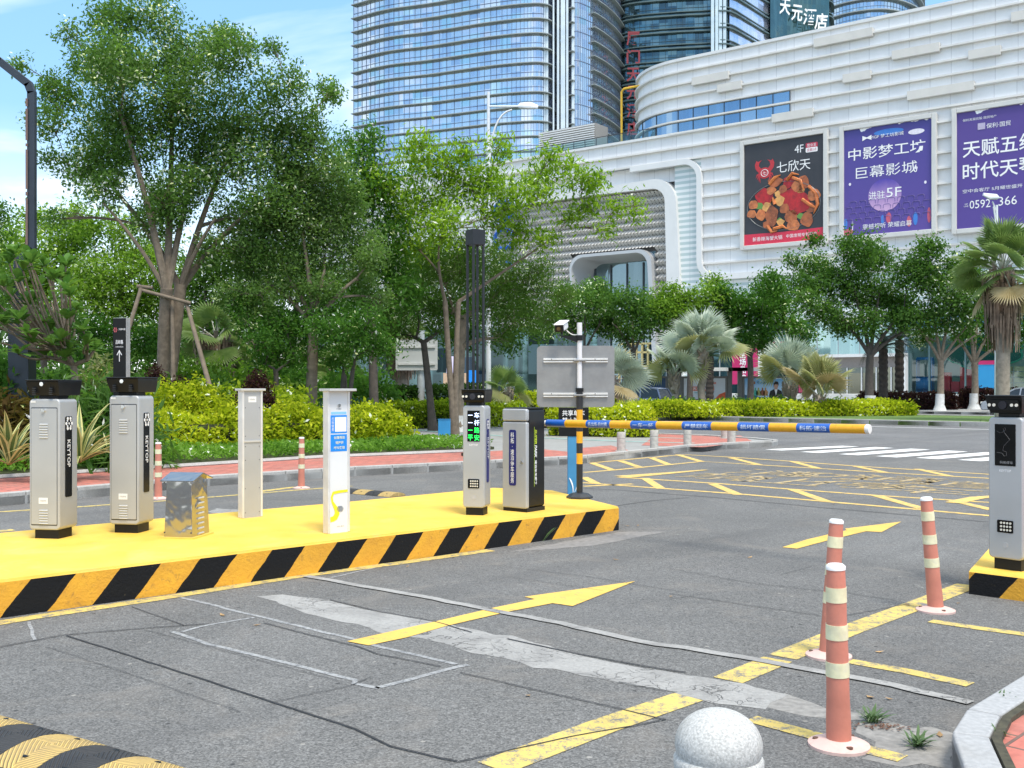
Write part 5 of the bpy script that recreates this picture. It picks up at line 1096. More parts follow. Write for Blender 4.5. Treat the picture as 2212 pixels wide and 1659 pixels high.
# the dish: a dark pan with crab, shells and dumpling-like chunks
rdd = random.Random(8); pan = MB(); pan.tube([f(.5+.46*math.cos(R(a)), .36+.235*math.sin(R(a)), .006) for a in range(0, 361, 10)], .05, 4); pan.build('pan_rim', S('pan_rim', (.12, .13, .14), .3), t, True)
MB().poly(f(0, 0, .002), MU, Z, blob(W_*.5, H_*.36, W_*.455, H_*.232, n=36), .004).build('pan', S('pan_black', (.012, .012, .014), .4), t, True)
FOOD = [S('braised_brown', (.36, .10, .03), .3, 0, .5, 1.2, dirt=.6, dcol=(.10, .02, .01), dscale=1.5, kind='Pos'), S('glazed_orange', (.55, .17, .05), .3, 0, .4, 1.3, dirt=.5, dcol=(.28, .05, .02), dscale=1.4, kind='Pos'), S('crab_roe_red', (.42, .015, .02), .45, 0, .4, 2, dirt=.4, dcol=(.2, .01, .01), dscale=2, kind='Pos'), S('golden_piece', (.65, .33, .10), .35, 0, .35, 1.3, dirt=.4, dcol=(.35, .12, .03), dscale=1.6, kind='Pos'), S('scallion_green', (.12, .26, .05), .4)]
items = [(.26, .46, .11, .085, 2), (.62, .42, .17, .10, 2), (.70, .36, .13, .10, 2), (.12, .40, .06, .045, 1), (.10, .31, .06, .04, 1), (.22, .29, .06, .055, 1), (.46, .41, .06, .05, 3), (.44, .48, .05, .03, 3), (.88, .43, .08, .055, 1), (.60, .25, .08, .06, 0), (.63, .16, .08, .055, 1), (.80, .20, .075, .07, 0), (.36, .27, .08, .10, 0), (.40, .60, .09, .05, 0), (.57, .58, .07, .06, 2), (.75, .56, .07, .07, 0), (.52, .33, .06, .05, 0), (.30, .36, .06, .05, 3), (.66, .53, .05, .05, 1), (.47, .20, .05, .03, 3), (.30, .19, .06, .035, 0), (.84, .31, .06, .05, 0), (.72, .50, .05, .04, 3), (.20, .38, .05, .035, 4), (.72, .24, .04, .03, 4), (.46, .22, .03, .025, 4), (.35, .52, .06, .04, 1), (.50, .52, .05, .04, 0)]
for i in range(5):
    for j, (x, y, a, b, k) in enumerate(items):
        if k == i: MB().poly(f(0, 0, .012+.006*(j % 7)), MU, Z, blob(W_*x, H_*y, W_*a, H_*b, n=20, wob=.10, seed=j), .014).build(['braised_piece', 'orange_piece', 'red_shell', 'golden_piece', 'scallion'][i], FOOD[i], t, True)
lg = MB()
for pts in ([(.82, .52), (.90, .45), (.93, .34), (.88, .25)], [(.74, .40), (.85, .33), (.92, .30)], [(.62, .62), (.72, .58), (.76, .48)], [(.30, .18), (.36, .11), (.43, .05+.07)], [(.38, .14), (.50, .16), (.55, .13)], [(.40, .38), (.37, .44), (.34, .40)], [(.55, .60), (.62, .66), (.70, .64)], [(.33, .58), (.40, .64), (.47, .66)]):
    lg.tube([f(x, y, .06) for x, y in pts], [.18]*(len(pts)-1)+[.05], 6)
lg.build('crab_legs', FOOD[1], t, True, smooth=True)
bt(t, f, '新香辣海蟹大锅', .30, .055, H_*.042, W_*.38, bold=.02, o=.02); bt(t, f, '中国发明专利配方', .73, .06, H_*.036, W_*.38, bold=.02, o=.02)

t, f, W_, H_ = billboard('blue and violet cinema billboard with white characters and a glowing disc', 1827, 2016, (284, 259), (513, 496), grad('cinema_banner', [(0, (.10, .06, .30)), (.12, (.05, .035, .19)), (.45, (.06, .04, .22)), (.75, (.055, .06, .38)), (1, (.06, .05, .26))]))
bt(t, f, 'MGF 梦工坊影城', .50, .905, H_*.035, W_*.38); MB().poly(f(.27, .905, .01), MU, Z, [(-.45, -.25), (.0, -.05), (.45, -.25), (.45, .25), (0, .05), (-.45, .25)], .01).build('film_emblem', M_TXTW, t, True)
bt(t, f, '中影梦工坊', .49, .765, H_*.115, W_*.88, bold=.006); bt(t, f, '巨幕影城', .49, .585, H_*.11, W_*.70, bold=.006)
MB().poly(f(0, 0, .004), MU, Z, blob(W_*.475, H_*.355, W_*.19, W_*.19, n=40), .01).build('disc', grad('disc_gradient', [(0, (.60, .38, .60)), (.35, (.35, .20, .5)), (1, (.06, .04, .35))]), t, True)
bt(t, f, '进驻', .385, .36, H_*.075, W_*.185, bold=.02, o=.03); bt(t, f, '5F', .58, .372, H_*.085, W_*.17, bold=.03, o=.03); bt(t, f, '震撼视听 荣耀启幕', .5, .075, H_*.05, W_*.56, bold=.012, o=.02)
se = MB()
for r_ in range(4):
    for k in range(9):
        x, y = .06+.11*k+(.05 if r_ % 2 else 0), .14+.055*r_; 
        if x > .95: continue
        se.tube([f(x-.042, y-.02, .01), f(x-.04, y+.012, .01), f(x-.025, y+.02, .01), f(x+.025, y+.02, .01), f(x+.04, y+.012, .01), f(x+.042, y-.02, .01)], .03, 4)
se.build('seat_outlines', S('seat_line', (.13, .10, .30), .5), t, True)
for nm, cc, lst in (('red_glows', (.55, .10, .16), ((.52, .14, .03, .05), (.75, .09, .025, .05), (.97, .13, .02, .07), (.05, .04, .06, .03))), ('blue_glows', (.05, .20, .60), ((.45, .13, .02, .04), (.82, .11, .025, .06), (.02, .12, .02, .05), (.52, .935, .17, .028))), ('pale_glows', (.75, .72, .8), ((.83, .90, .09, .025), (.10, .10, .008, .05), (.83, .57, .014, .014), (.07, .49, .014, .014), (.93, .43, .014, .014)))):
    gm = S(nm[:-1], cc, .5)
    for x, y, a, b in lst: MB().poly(f(0, 0, .003), MU, Z, blob(W_*x, H_*y, W_*a, H_*b), .006).build(nm[:-1], gm, t, True)
t, f, W_, H_ = billboard('violet property billboard with white characters, cut by the right edge', 2070, 2290, (248, 214), (493, 482), grad('violet_banner', [(0, (.085, .05, .27)), (.5, (.15, .085, .36)), (1, (.085, .05, .25))]))
bt(t, f, '天赋五缘', .43, .68, H_*.145, W_*.74, bold=.01); bt(t, f, '时代天琴', .43, .485, H_*.145, W_*.74, bold=.01); bt(t, f, '空中会客厅 5月耀世盛开 国贸', .42, .32, H_*.032, W_*.72); bt(t, f, '0592', .235, .20, H_*.07, W_*.21, bold=-.005); bt(t, f, '366', .51, .205, H_*.075, W_*.18, bold=.01); bt(t, f, 'VIP\nLINE', .095, .20, H_*.03, W_*.045)
bt(t, f, '保利发展控股 国贸地产', .23, .93, H_*.022, W_*.34); bt(t, f, '保利·国贸', .42, .855, H_*.042, W_*.24); MB().plate(f(.25, .86, .01), MU, Z, W_*.075, H_*.055, 0, .01).build('square_emblem', S('lilac', (.45, .40, .55), .5), t, True)

# rooftop things
t = root('rooftop_railing', 'glass railing along the mall terrace below the curved storeys', 'railing', FW(-30, 30.14)); rl = MB()
for k in range(24): rl.bar(FW(-52+1.6*k, 30.14, -.5), FW(-52+1.6*k, 31.3, -.5), .06, .06, MN)
rl.bar(FW(-52, 31.3, -.5), FW(-15.2, 31.3, -.5), .07, .07); rl.build('posts', M_MULL, t, True)
wallstrip(lin(-52, -15.2, -.5), 30.2, 31.2).build('glass', M_CLG, t, True)
t = root('rooftop_screen', 'white slatted rooftop plant screen beside the round tower', 'screen', FW(-43, 30.14)); sl_ = MB(); s0, s1 = FP(1155)[0], FP(1275)[0]
for k in range(11): sl_.bar(FW(s0, 30.4+.27*k, -.9), FW(s1, 30.4+.27*k, -.9), .12, .14)
sl_.build('slats', M_FRAMEW, t, True); b = MB(); b.add([FW(s0, 30, -1.1), FW(s1, 30, -1.1), FW(s1, 33.3, -1.1), FW(s0, 33.3, -1.1), FW(s0, 30, -4), FW(s1, 30, -4), FW(s1, 33.3, -4), FW(s0, 33.3, -4)], [(0, 1, 2, 3), (1, 5, 6, 2), (4, 0, 3, 7), (3, 2, 6, 7)]); b.build('box', S('grey_screen_box', (.3, .3, .3), .7), t, True)
t = root('gas_pipe', 'bright yellow pipe rising beside the rounded end of the mall', 'pipe', FW(-29, 30.14)); pa = FW(-29.2, 0, -3.0); pb = FW(-26.5, 0, -3.0)
MB().tube([pa+Z*30.1, pa+Z*37.0, pa.lerp(pb, .12)+Z*37.3, pb+Z*37.3], .14, 10).build('pipe', S('pipe_yellow', (.75, .45, .03), .4), t, True, smooth=True)

# ---------------------------------------------------------------- towers
def spline(pts, n=10):
    out = []; P_ = [2*pts[0]-pts[1]]+pts+[2*pts[-1]-pts[-2]]
    for i in range(1, len(P_)-2):
        for k in range(n):
            t = k/n; a, b, c, d = P_[i-1:i+3]; out.append(.5*((2*b)+(c-a)*t+(2*a-5*b+4*c-d)*t*t+(3*b-a-3*c+d)*t**3))
    return out+[pts[-1]]
def tower(name, label, plan, z0, z1, fh, glass, ledge_d, ledge_t, lm, ms, mm, skip=None, tr=.42, zoff=0., dbl=False, close=None):
    P2 = [Vector(((px-CX)/F*Y, Y, 0)) for px, Y in plan]; path = spline(P2, 8); path = resample(path, ms)
    t = root(name, label, 'tower', path[len(path)//2])
    wl_ = wallstrip(path, z0, z1, 0, zoff); wl_.build('glass_wall', glass, t, True)
    if close: cl = wallstrip([path[-1]]+[Vector(((px-CX)/F*Y, Y, 0)) for px, Y in close]+[path[0]], z0, z1, 0, zoff); cl.build('rear_wall', glass, t, True)
    mu_ = MB(); nf = int((z1-zoff)/fh)+1
    op = offs(path, -.06)
    for q in op: mu_.bar(q+Z*z0, q+Z*z1, .055, .10, Vector((0, 1, 0)))
    for k in range(nf):
        for fr in (tr,):
            z = zoff+fh*(k+fr)
            if z0 < z < z1:
                for a, b in zip(op[:-1], op[1:]): mu_.bar(a+Z*z, b+Z*z, .10, .10)
    mu_.build('mullion_grid', mm, t, True)
    segs = [path] if not skip else [path[:int(len(path)*skip[0])], path[int(len(path)*skip[1]):]]
    for sg_ in segs:
        base = None
        m = ledgestrip(sg_, 0, ledge_d, ledge_t)
        if dbl:
            m2 = ledgestrip(sg_, .95, ledge_d*.75, ledge_t*.7); m.add(m2.v, m2.f)
        for k in range(nf+1):
            z = zoff+fh*k
            if not z0-1 < z < z1+.5: continue
            if base is None: base = m.build('floor_ledge', lm, t, True, loc=(0, 0, z))
            else:
                c = base.copy(); COL.objects.link(c); c.location = (0, 0, z)
    return t, path
T1 = [(.50, .58, .70), (.56, .65, .74), (.64, .71, .78), (.52, .60, .72), (.68, .74, .79), (.60, .67, .74), (.50, .68, .74), (.67, .70, .78)]
G1 = glassmat('tower_glass', (.3, .4, .6), T1, 2.45, 1.62)
M_FIN = S('tower_fin', (.32, .35, .35), .45, .2, .1, .3, kind='Pos')
tower('glass_tower', 'tall round glass tower with curved sun fins left of centre', [(764, 249), (840, 243), (935, 239), (1060, 233), (1140, 230.5), (1178, 231), (1200, 236), (1215, 237), (1236, 233), (1254, 233), (1290, 238), (1325, 247), (1345, 258), (1346, 272)], -1, 112, 3.24, G1, 1.05, .19, M_FIN, 2.45, S('tower_mullion', (.16, .19, .28), .4, .2), (.655, .735), .40, 2.0, close=[(1300, 300), (900, 310)])
# pale vertical bay of the notch
t_ = bpy.data.objects['glass_tower']; bp_ = [Vector(((px-CX)/F*Y, Y, 0)) for px, Y in ((1174, 230.2), (1196, 235.0), (1214, 235.6), (1240, 232))]
bm_ = MB()
for a, wv in ((0, 1.0), (.12, .5), (.33, .35), (.48, .5), (.64, 1.0), (.78, .5), (1.0, 1.0)):
    q = bp_[0].lerp(bp_[3], a)+Vector((0, .8, 0)); bm_.bar(q+Z*-1, q+Z*112, wv, .6, Vector((0, 1, 0)))
bm_.build('vertical_bay', S('pale_bay_metal', (.62, .68, .70), .3, .35, .06, .3, kind='Pos'), t_, True)
G2 = glassmat('teal_glass', (.04, .10, .12), [(.05, .10, .13), (.07, .14, .17), (.10, .19, .22), (.04, .085, .11), (.13, .22, .25)], 2.1, 1.3)
M_FIN2 = S('teal_fin', (.10, .15, .155), .4, .2, .1, .3, kind='Pos')
t2, pth = tower('hotel_tower', 'dark teal glass hotel tower with red vertical characters and swept white wing', [(1340, 262), (1350, 254), (1450, 250.5), (1535, 249), (1556, 247), (1578, 248), (1605, 253), (1650, 262), (1700, 269), (1746, 272), (1789, 272.5), (1795, 280)], -1, 108, 3.9, G2, .9, .3, M_FIN2, 2.1, S('teal_mullion_far', (.03, .06, .07), .4), None, .5, 1.0, True, close=[(1780, 320), (1400, 320)])
bm_ = MB()
for px in (1539, 1548, 1556, 1565): q = Vector(((px-CX)/F*246.6, 246.6, 0)); bm_.bar(q+Z*-1, q+Z*108, .75, .5, Vector((0, 1, 0)))
bm_.build('pale_corner', S('pale_corner_metal', (.55, .64, .66), .3, .4, .06, .3, kind='Pos'), t2, True)
# pale glazing of the swept wing
wg = [Vector(((px-CX)/F*Y, Y, 0)) for px, Y in ((1576, 247.2), (1605, 252.2), (1650, 261.2), (1662, 263.4))]
wallstrip(spline(wg, 6), -1, 108, 0, 1).build('pale_wing_glass', glassmat('pale_wing_glass', (.6, .65, .8), [(.55, .62, .78), (.66, .70, .82), (.60, .66, .85)], 2.1, 1.3, .12), t2, True)
M_REDS = S('hotel_red', (.22, .018, .028), .5)
for k, s_ in enumerate('厦门天元酒店'):
    o = P(1368, 83+39*k, 247.5); text(s_, M_REDS, t2, o, X, Z, h=3.3, w=3.2, bold=.02, world=True, name='red_character')
# sign panel and white name at the end of the wing
sp_ = [Vector(((px-CX)/F*Y, Y, 0)) for px, Y in ((1664, 262.0), (1700, 267.4), (1746, 270.4), (1791, 270.8))]
sw = wallstrip(spline(sp_, 5), P(1700, 95, 267)[2]+0., 108, 0, 1).build('sign_wall', glassmat('dark_green_glass', (.06, .13, .13), [(.06, .12, .125), (.08, .16, .16), (.07, .14, .14)], 1.3, 1.3, .1), t2, True)
for k, (s_, px, py) in enumerate((('门', 1668, 2), ('天', 1696, 14), ('元', 1722, 28), ('酒', 1749, 36), ('店', 1774, 46))):
    Yk = 266.5-(1.5 if px < 1690 else 0)+(2.2 if px > 1710 else 0); o = P(px, py, Yk-.6); text(s_, M_TXTW, t2, o, Vector((.93, .36 if px < 1735 else .1, 0)), Z, h=4.2, w=3.3, bold=.02, world=True, name='white_character', skew=.12)
G3 = glassmat('far_glass', (.4, .5, .6), [(.38, .50, .60), (.46, .58, .66), (.42, .54, .68)], 2.6, 1.7)
tower('glass_tower', 'far glass tower with curved fins, just showing above the mall roof', [(1770, 352), (1795, 346), (1850, 340), (1910, 338), (1960, 343), (1985, 352), (1990, 368)], -1, 150, 3.6, G3, 1.4, .34, M_FIN, 2.6, S('far_mullion', (.16, .2, .26), .4), None, .42, 1.6, close=[(1960, 400), (1800, 400)])
tower('glass_tower', 'sliver of a far glass tower with fins above the mall roof at upper right', [(2045, 356), (2085, 348), (2150, 342), (2240, 342), (2260, 360)], -1, 124, 3.6, G3, 1.4, .34, M_FIN, 2.6, S('far_mullion2', (.16, .2, .26), .4), None, .42, .6, close=[(2240, 400), (2080, 400)])
# ---------------------------------------------------------------- vegetation
BARK = S('grey_bark', (.17, .135, .10), .9, 0, .3, 7, .012, 18, dirt=.4, dcol=(.08, .07, .05), dscale=5, kind='Pos')
BARK2 = S('dark_bark', (.085, .072, .06), .9, 0, .3, 7, .012, 18, kind='Pos')
BARKP = S('pale_bark', (.24, .19, .14), .9, 0, .25, 7, .01, 18, dirt=.3, dcol=(.1, .09, .06), dscale=4, kind='Pos')
LIME = S('whitewash', (.62, .62, .60), .8, 0, .12, 7, dirt=.4, dcol=(.3, .27, .2), dscale=4, kind='Pos')
TWIG = S('twigs', (.045, .05, .025), .95, 0, .4, 9, kind='Pos')
L_OL = leafmat('olive_leaves', [(.07, .15, .035), (.105, .205, .052), (.135, .24, .07), (.16, .265, .09)], .38)
L_OL2 = leafmat('grey_green_leaves', [(.095, .18, .05), (.135, .235, .07), (.165, .27, .092), (.19, .29, .11)], .38)
L_BR = leafmat('bright_leaves', [(.085, .18, .018), (.16, .30, .028), (.25, .42, .045), (.36, .52, .06)], .45)
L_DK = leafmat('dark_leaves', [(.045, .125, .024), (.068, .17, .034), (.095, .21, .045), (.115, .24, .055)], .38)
L_MD = leafmat('mid_leaves', [(.050, .12, .028), (.078, .17, .040), (.11, .215, .055), (.135, .245, .068)], .38)
L_WL = leafmat('willow_leaves', [(.07, .14, .032), (.10, .185, .046), (.125, .22, .058), (.15, .245, .07)], .38)
L_LT = leafmat('light_back_leaves', [(.075, .16, .020), (.14, .26, .035), (.21, .36, .055), (.29, .44, .08)], .45)
L_YG = leafmat('golden_hedge_leaves', [(.10, .17, .010), (.27, .36, .016), (.46, .54, .022), (.66, .68, .05)], .4)
L_YG2 = leafmat('yellow_green_leaves', [(.07, .15, .012), (.19, .30, .02), (.33, .44, .03), (.5, .58, .05)], .4)
L_GC = leafmat('ground_cover_leaves', [(.06, .15, .02), (.11, .24, .036), (.17, .34, .055), (.25, .44, .08)], .35)
L_PU = leafmat('purple_leaves', [(.022, .010, .016), (.045, .018, .028), (.08, .03, .04), (.10, .05, .05)], .2)
L_RD = leafmat('red_cordyline_leaves', [(.06, .03, .015), (.14, .045, .02), (.25, .08, .03), (.12, .10, .03)], .3)
L_VR = leafmat('variegated_leaves', [(.06, .11, .03), (.14, .19, .06), (.26, .29, .13), (.36, .37, .2)], .3)
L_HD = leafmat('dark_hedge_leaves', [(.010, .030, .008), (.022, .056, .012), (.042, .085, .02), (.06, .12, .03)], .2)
L_GR = leafmat('grass_blades', [(.04, .10, .015), (.08, .17, .025), (.13, .24, .04), (.18, .30, .06)], .3)

tree('big_tree', 'biggest broad olive-green tree with propped trunk at left', 'tree', 27, 352, (342, 610),
     [(255, 60, 62), (340, 42, 60), (410, 105, 66), (180, 125, 55), (135, 62, 26), (128, 205, 48), (62, 152, 20), (105, 178, 32), (300, 180, 80), (420, 210, 82), (520, 150, 62), (540, 245, 80), (622, 195, 52), (655, 262, 55), (690, 170, 30), (720, 205, 18), (200, 285, 72), (128, 280, 40), (300, 315, 80), (420, 330, 80), (540, 350, 78), (640, 350, 62), (165, 365, 52), (250, 415, 54), (100, 340, 22), (380, 450, 58), (480, 450, 66), (590, 440, 60), (120, 470, 22), (460, 540, 46), (530, 95, 22), (595, 110, 22), (235, 20, 26), (560, 540, 40), (330, 120, 66), (240, 130, 60), (360, 250, 70), (260, 250, 60), (470, 280, 66), (600, 300, 56), (320, 400, 60), (420, 400, 60), (210, 350, 50), (480, 80, 36), (330, 480, 50)],
     .20, (9, 4.4), BARK, L_OL, 11, stems=2, dens=.8, up=.5, depth=.9, rag=.3, limbs=[(215, 380, .5), (285, 260, .55), (350, 180, .55), (425, 250, .5), (500, 300, .5), (560, 430, .5), (480, 480, .4), (250, 450, .35)])
tree('leaning_tree', 'grey-green tree with whitewashed foot forking behind the white payment post', 'tree', 27, 672, (678, 694),
     [(560, 480, 60), (650, 440, 68), (725, 450, 62), (775, 525, 48), (520, 575, 48), (600, 560, 70), (690, 545, 72), (640, 620, 46), (700, 625, 38), (620, 385, 55), (715, 370, 55), (680, 315, 42), (770, 600, 34), (755, 420, 34), (560, 640, 40), (500, 640, 36), (800, 640, 34), (810, 560, 36), (600, 470, 60), (680, 480, 70), (640, 390, 50), (520, 520, 46)],
     .165, (8.5, 4), BARK, L_OL2, 12, paint=(LIME, .75), dens=.85, rag=.3, up=.5, limbs=[(560, 600, .5), (620, 600, .5), (700, 580, .5), (770, 600, .5), (650, 500, .5)])
tree('bright_tree', 'bright yellow-green young tree with spreading bare branches in the middle', 'tree', 31, 988, (980, 640),
     [(900, 345, 50), (830, 405, 48), (868, 455, 52), (960, 360, 48), (930, 430, 60), (1003, 322, 24), (1012, 395, 52), (1078, 330, 26), (1066, 385, 46), (1100, 440, 48), (1160, 372, 36), (1190, 345, 24), (1170, 420, 36), (1225, 352, 24), (1256, 400, 34), (1290, 398, 20), (1268, 450, 24), (1230, 468, 26), (1330, 452, 18), (1375, 446, 20), (1308, 496, 16), (1185, 520, 24), (1125, 505, 38), (960, 500, 52), (885, 520, 50), (1060, 470, 42), (905, 315, 22)],
     .10, (14, 4.4), BARK, L_BR, 13, dens=.72, up=.9, droop=.35, stems=2, depth=.6, twig=10, rag=.45)
tree('dark_tree', 'dark drooping-leaved tree between the big olive tree and the bright tree', 'tree', 31, 810, (805, 660),
     [(800, 300, 26), (780, 350, 46), (735, 380, 40), (812, 420, 54), (765, 440, 50), (835, 500, 54), (790, 560, 54), (740, 300, 24), (720, 480, 50), (850, 590, 48), (770, 640, 46), (880, 640, 40)],
     .15, (13, 4.4), BARK2, L_DK, 14, dens=.9, droop=.4, rag=.3)
tree('willowy_tree', 'fine-leaved olive tree with two pale trunks behind the black lamp', 'tree', 33, 992, (1000, 690),
     [(950, 590, 55), (1020, 590, 62), (1095, 600, 62), (1155, 630, 54), (1120, 690, 44), (1190, 690, 36), (1060, 660, 48), (960, 670, 46), (1000, 530, 46), (1080, 545, 40), (1170, 580, 34), (1080, 730, 26), (1220, 640, 26)],
     .18, (10, 2.6), BARKP, L_WL, 15, paint=(LIME, .5), dens=.62, droop=.5, rag=.4, twig=10)
tree('willowy_tree', 'fine-leaved olive tree with leaning thin trunk left of the black lamp', 'tree', 33.5, 935, (915, 740),
     [(880, 610, 52), (900, 670, 46), (845, 660, 44), (930, 560, 44), (862, 720, 34), (955, 710, 30), (820, 700, 36)],
     .13, (10, 2.6), BARK2, L_WL, 16, dens=.62, droop=.5, rag=.4, twig=9)
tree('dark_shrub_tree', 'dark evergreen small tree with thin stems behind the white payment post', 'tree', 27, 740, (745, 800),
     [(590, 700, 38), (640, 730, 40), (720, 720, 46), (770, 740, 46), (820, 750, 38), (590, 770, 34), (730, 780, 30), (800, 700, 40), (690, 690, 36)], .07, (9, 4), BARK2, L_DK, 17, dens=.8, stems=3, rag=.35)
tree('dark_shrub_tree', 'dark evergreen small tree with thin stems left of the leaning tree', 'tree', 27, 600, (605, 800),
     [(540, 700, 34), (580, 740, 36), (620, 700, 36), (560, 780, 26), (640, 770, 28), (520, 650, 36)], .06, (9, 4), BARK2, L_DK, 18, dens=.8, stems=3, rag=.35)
# light-green background trees on the left
for i, (bp, fk, bl, lab, lf, Y) in enumerate((
    (95, (95, 640), [(40, 530, 52), (110, 495, 48), (60, 600, 62), (150, 560, 60), (20, 650, 60), (120, 660, 60), (175, 500, 40), (0, 560, 44), (100, 570, 60), (30, 590, 50), (90, 710, 60), (190, 620, 50), (60, 470, 36)], 'leafy light green tree at far left behind the dark lamp', L_LT, 40),
    (265, (262, 620), [(215, 500, 42), (260, 540, 52), (310, 590, 56), (220, 590, 56), (270, 650, 60), (200, 650, 52), (345, 640, 46), (160, 455, 22), (300, 660, 60), (250, 480, 40), (330, 550, 50), (380, 600, 50), (240, 710, 55), (320, 715, 50)], 'light green tree behind the big olive tree', L_LT, 38),
    (455, (450, 660), [(430, 600, 56), (500, 620, 56), (400, 660, 52), (470, 690, 52), (550, 660, 52), (520, 560, 40), (440, 560, 50), (480, 740, 50), (400, 730, 50), (560, 720, 50), (590, 600, 50)], 'mid-green tree filling the gap right of the big trunk', L_MD, 36),
    (20, (30, 690), [(-40, 520, 60), (-60, 620, 70), (10, 700, 60), (80, 720, 50), (-20, 460, 36)], 'mid-green tree mostly cut by the left edge', L_MD, 34),
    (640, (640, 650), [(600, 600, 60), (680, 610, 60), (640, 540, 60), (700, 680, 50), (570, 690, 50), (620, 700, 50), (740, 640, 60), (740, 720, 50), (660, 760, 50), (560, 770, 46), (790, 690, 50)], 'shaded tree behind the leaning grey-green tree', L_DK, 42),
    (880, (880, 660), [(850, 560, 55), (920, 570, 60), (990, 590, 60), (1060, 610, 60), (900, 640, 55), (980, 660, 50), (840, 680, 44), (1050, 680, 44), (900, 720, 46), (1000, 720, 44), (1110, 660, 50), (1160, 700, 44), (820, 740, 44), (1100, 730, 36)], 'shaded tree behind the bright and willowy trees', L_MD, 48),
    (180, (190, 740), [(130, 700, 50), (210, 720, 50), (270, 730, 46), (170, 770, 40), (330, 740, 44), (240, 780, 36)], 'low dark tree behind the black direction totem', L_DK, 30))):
    tree('background_tree', lab, 'tree', Y, bp, fk, bl, .14, (10, 4.6), BARK2, lf, 40+i, dens=.85, group='trees behind the garden', rag=.3)
# trees across the boulevard
for i, (bp, fk, bl, lab, lf, Y, tr_, pt) in enumerate((
    (1880, (1880, 765), [(1850, 540, 46), (1788, 570, 42), (1915, 552, 44), (1742, 618, 36), (1820, 612, 54), (1895, 632, 54), (1955, 590, 42), (1990, 545, 34), (1945, 690, 34), (1782, 678, 38), (1728, 655, 30), (1868, 700, 34), (1765, 520, 16), (1830, 700, 34), (1715, 560, 16)], 'tallest dark-trunked tree in front of the cinema billboard', L_MD, 62, .24, .9),
    (2030, (2032, 778), [(1960, 645, 42), (2028, 632, 52), (2088, 655, 36), (2000, 690, 42), (2060, 695, 38), (1935, 688, 26), (2108, 610, 30), (2060, 585, 42), (1985, 600, 34), (2020, 725, 24)], 'round-crowned tree with whitewashed foot left of the tall palm', L_MD, 62, .19, 1.0),
    (2104, (2104, 782), [(2130, 690, 36), (2175, 700, 34), (2120, 640, 40), (2200, 650, 34), (2215, 720, 30), (2150, 740, 22), (2085, 725, 24), (2250, 680, 40)], 'dark tree with whitewashed foot behind the tall palm', L_DK, 66, .2, 1.0),
    (1265, (1262, 760), [(1228, 640, 36), (1270, 660, 40), (1235, 700, 36), (1300, 690, 34), (1215, 670, 28), (1285, 625, 24)], 'bushy street tree just right of the willowy tree', L_MD, 74, .2, 0),
    (1370, (1368, 760), [(1310, 650, 34), (1350, 665, 40), (1400, 660, 34), (1330, 700, 34), (1390, 700, 36), (1360, 725, 24)], 'bushy street tree in front of the entrance hood', L_MD, 74, .2, 0),
    (1490, (1490, 760), [(1440, 648, 36), (1480, 660, 40), (1525, 650, 36), (1450, 690, 36), (1500, 700, 36), (1540, 615, 24), (1420, 675, 28)], 'lighter street tree above the tallest silver palm', L_LT, 74, .2, 0),
    (1620, (1620, 770), [(1570, 660, 36), (1610, 665, 40), (1660, 675, 38), (1580, 705, 34), (1640, 710, 36), (1690, 650, 32), (1700, 700, 30), (1555, 640, 26), (1600, 735, 24), (1560, 690, 38), (1680, 632, 38), (1640, 625, 36), (1720, 720, 30), (1660, 735, 26)], 'dark street tree above the bus shelters', L_DK, 74, .22, 0))):
    tree('street_tree', lab, 'tree', Y, bp, fk, bl, tr_*1.15, (7.5, 4.0), BARK2 if pt != 1.0 else BARKP, lf, 60+i, z0=.14, dens=1.3, limbs=[(fk[0]+dx, fk[1]-dy, .5) for dx, dy in ((-75, 95), (-30, 150), (25, 140), (65, 90), (90, 60))] if Y < 70 else [(fk[0]+dx, fk[1]-dy, .5) for dx, dy in ((-40, 60), (0, 85), (38, 65))], group='street trees along the mall', paint=(LIME, pt) if pt else None, rag=.3, depth=.9)

# wooden props round the big tree
b0 = P(352, 800, 27); t = root('tree_support', 'weathered wooden poles propping the big tree', 'tree support', (b0.x, 27, .12))
WOOD = S('weathered_pole', (.19, .15, .11), .9, 0, .25, 6, .006, 30, kind='Pos')
tops = [P(275, 620, 21.4), P(300, 625, 22.6), P(405, 650, 21.4), P(352, 640, 22.4)]
for a, f in ((P(305, 622, 26.3), P(240, 800, 25.6)), (P(402, 652, 26.4), P(463, 835, 25.5)), (P(372, 638, 26.5), P(375, 830, 26.3))):
    MB().tube([Vector((f.x, f.y, .1)) if f.z > 0 and False else f-Z*.4, a], [.065, .05], 8).build('pole', WOOD, t, True, smooth=True)
for a, b in ((P(300, 625, 26.3), P(412, 655, 26.3)), (P(296, 618, 26.5), P(330, 622, 26.5))): MB().tube([a, b], .045, 8).build('crossbar', WOOD, t, True, smooth=True)

# hedges and shrubs of the garden
hedge('golden_hedge', 'mounded golden-green hedge behind the slim posts', 'hedge', [(-7.9, 22.4), (-6.4, 23.0), (-4.9, 24.0), (-3.4, 25.4)], 1.9, .78, .12, L_YG, TWIG, 3, dens=.9, round_=.6, bumpy=.5)
shrub('golden_shrub', 'tall golden-green shrub mound right of the second kiosk', (-7.55, 23.6), 1.2, 1.5, .12, L_YG, TWIG, 21, group='golden shrubs')
shrub('golden_shrub', 'golden-green shrub mound beside the white payment post', (-3.3, 24.6), .95, .95, .12, L_YG, TWIG, 22, group='golden shrubs')
shrub('golden_shrub', 'low golden-green shrub mound between the slim posts', (-5.2, 23.8), 1.0, 1.0, .12, L_YG, TWIG, 28, group='golden shrubs')
shrub('golden_shrub', 'golden-green shrub mound left of the blank slim post', (-6.4, 23.4), .9, 1.15, .12, L_YG, TWIG, 29, group='golden shrubs')
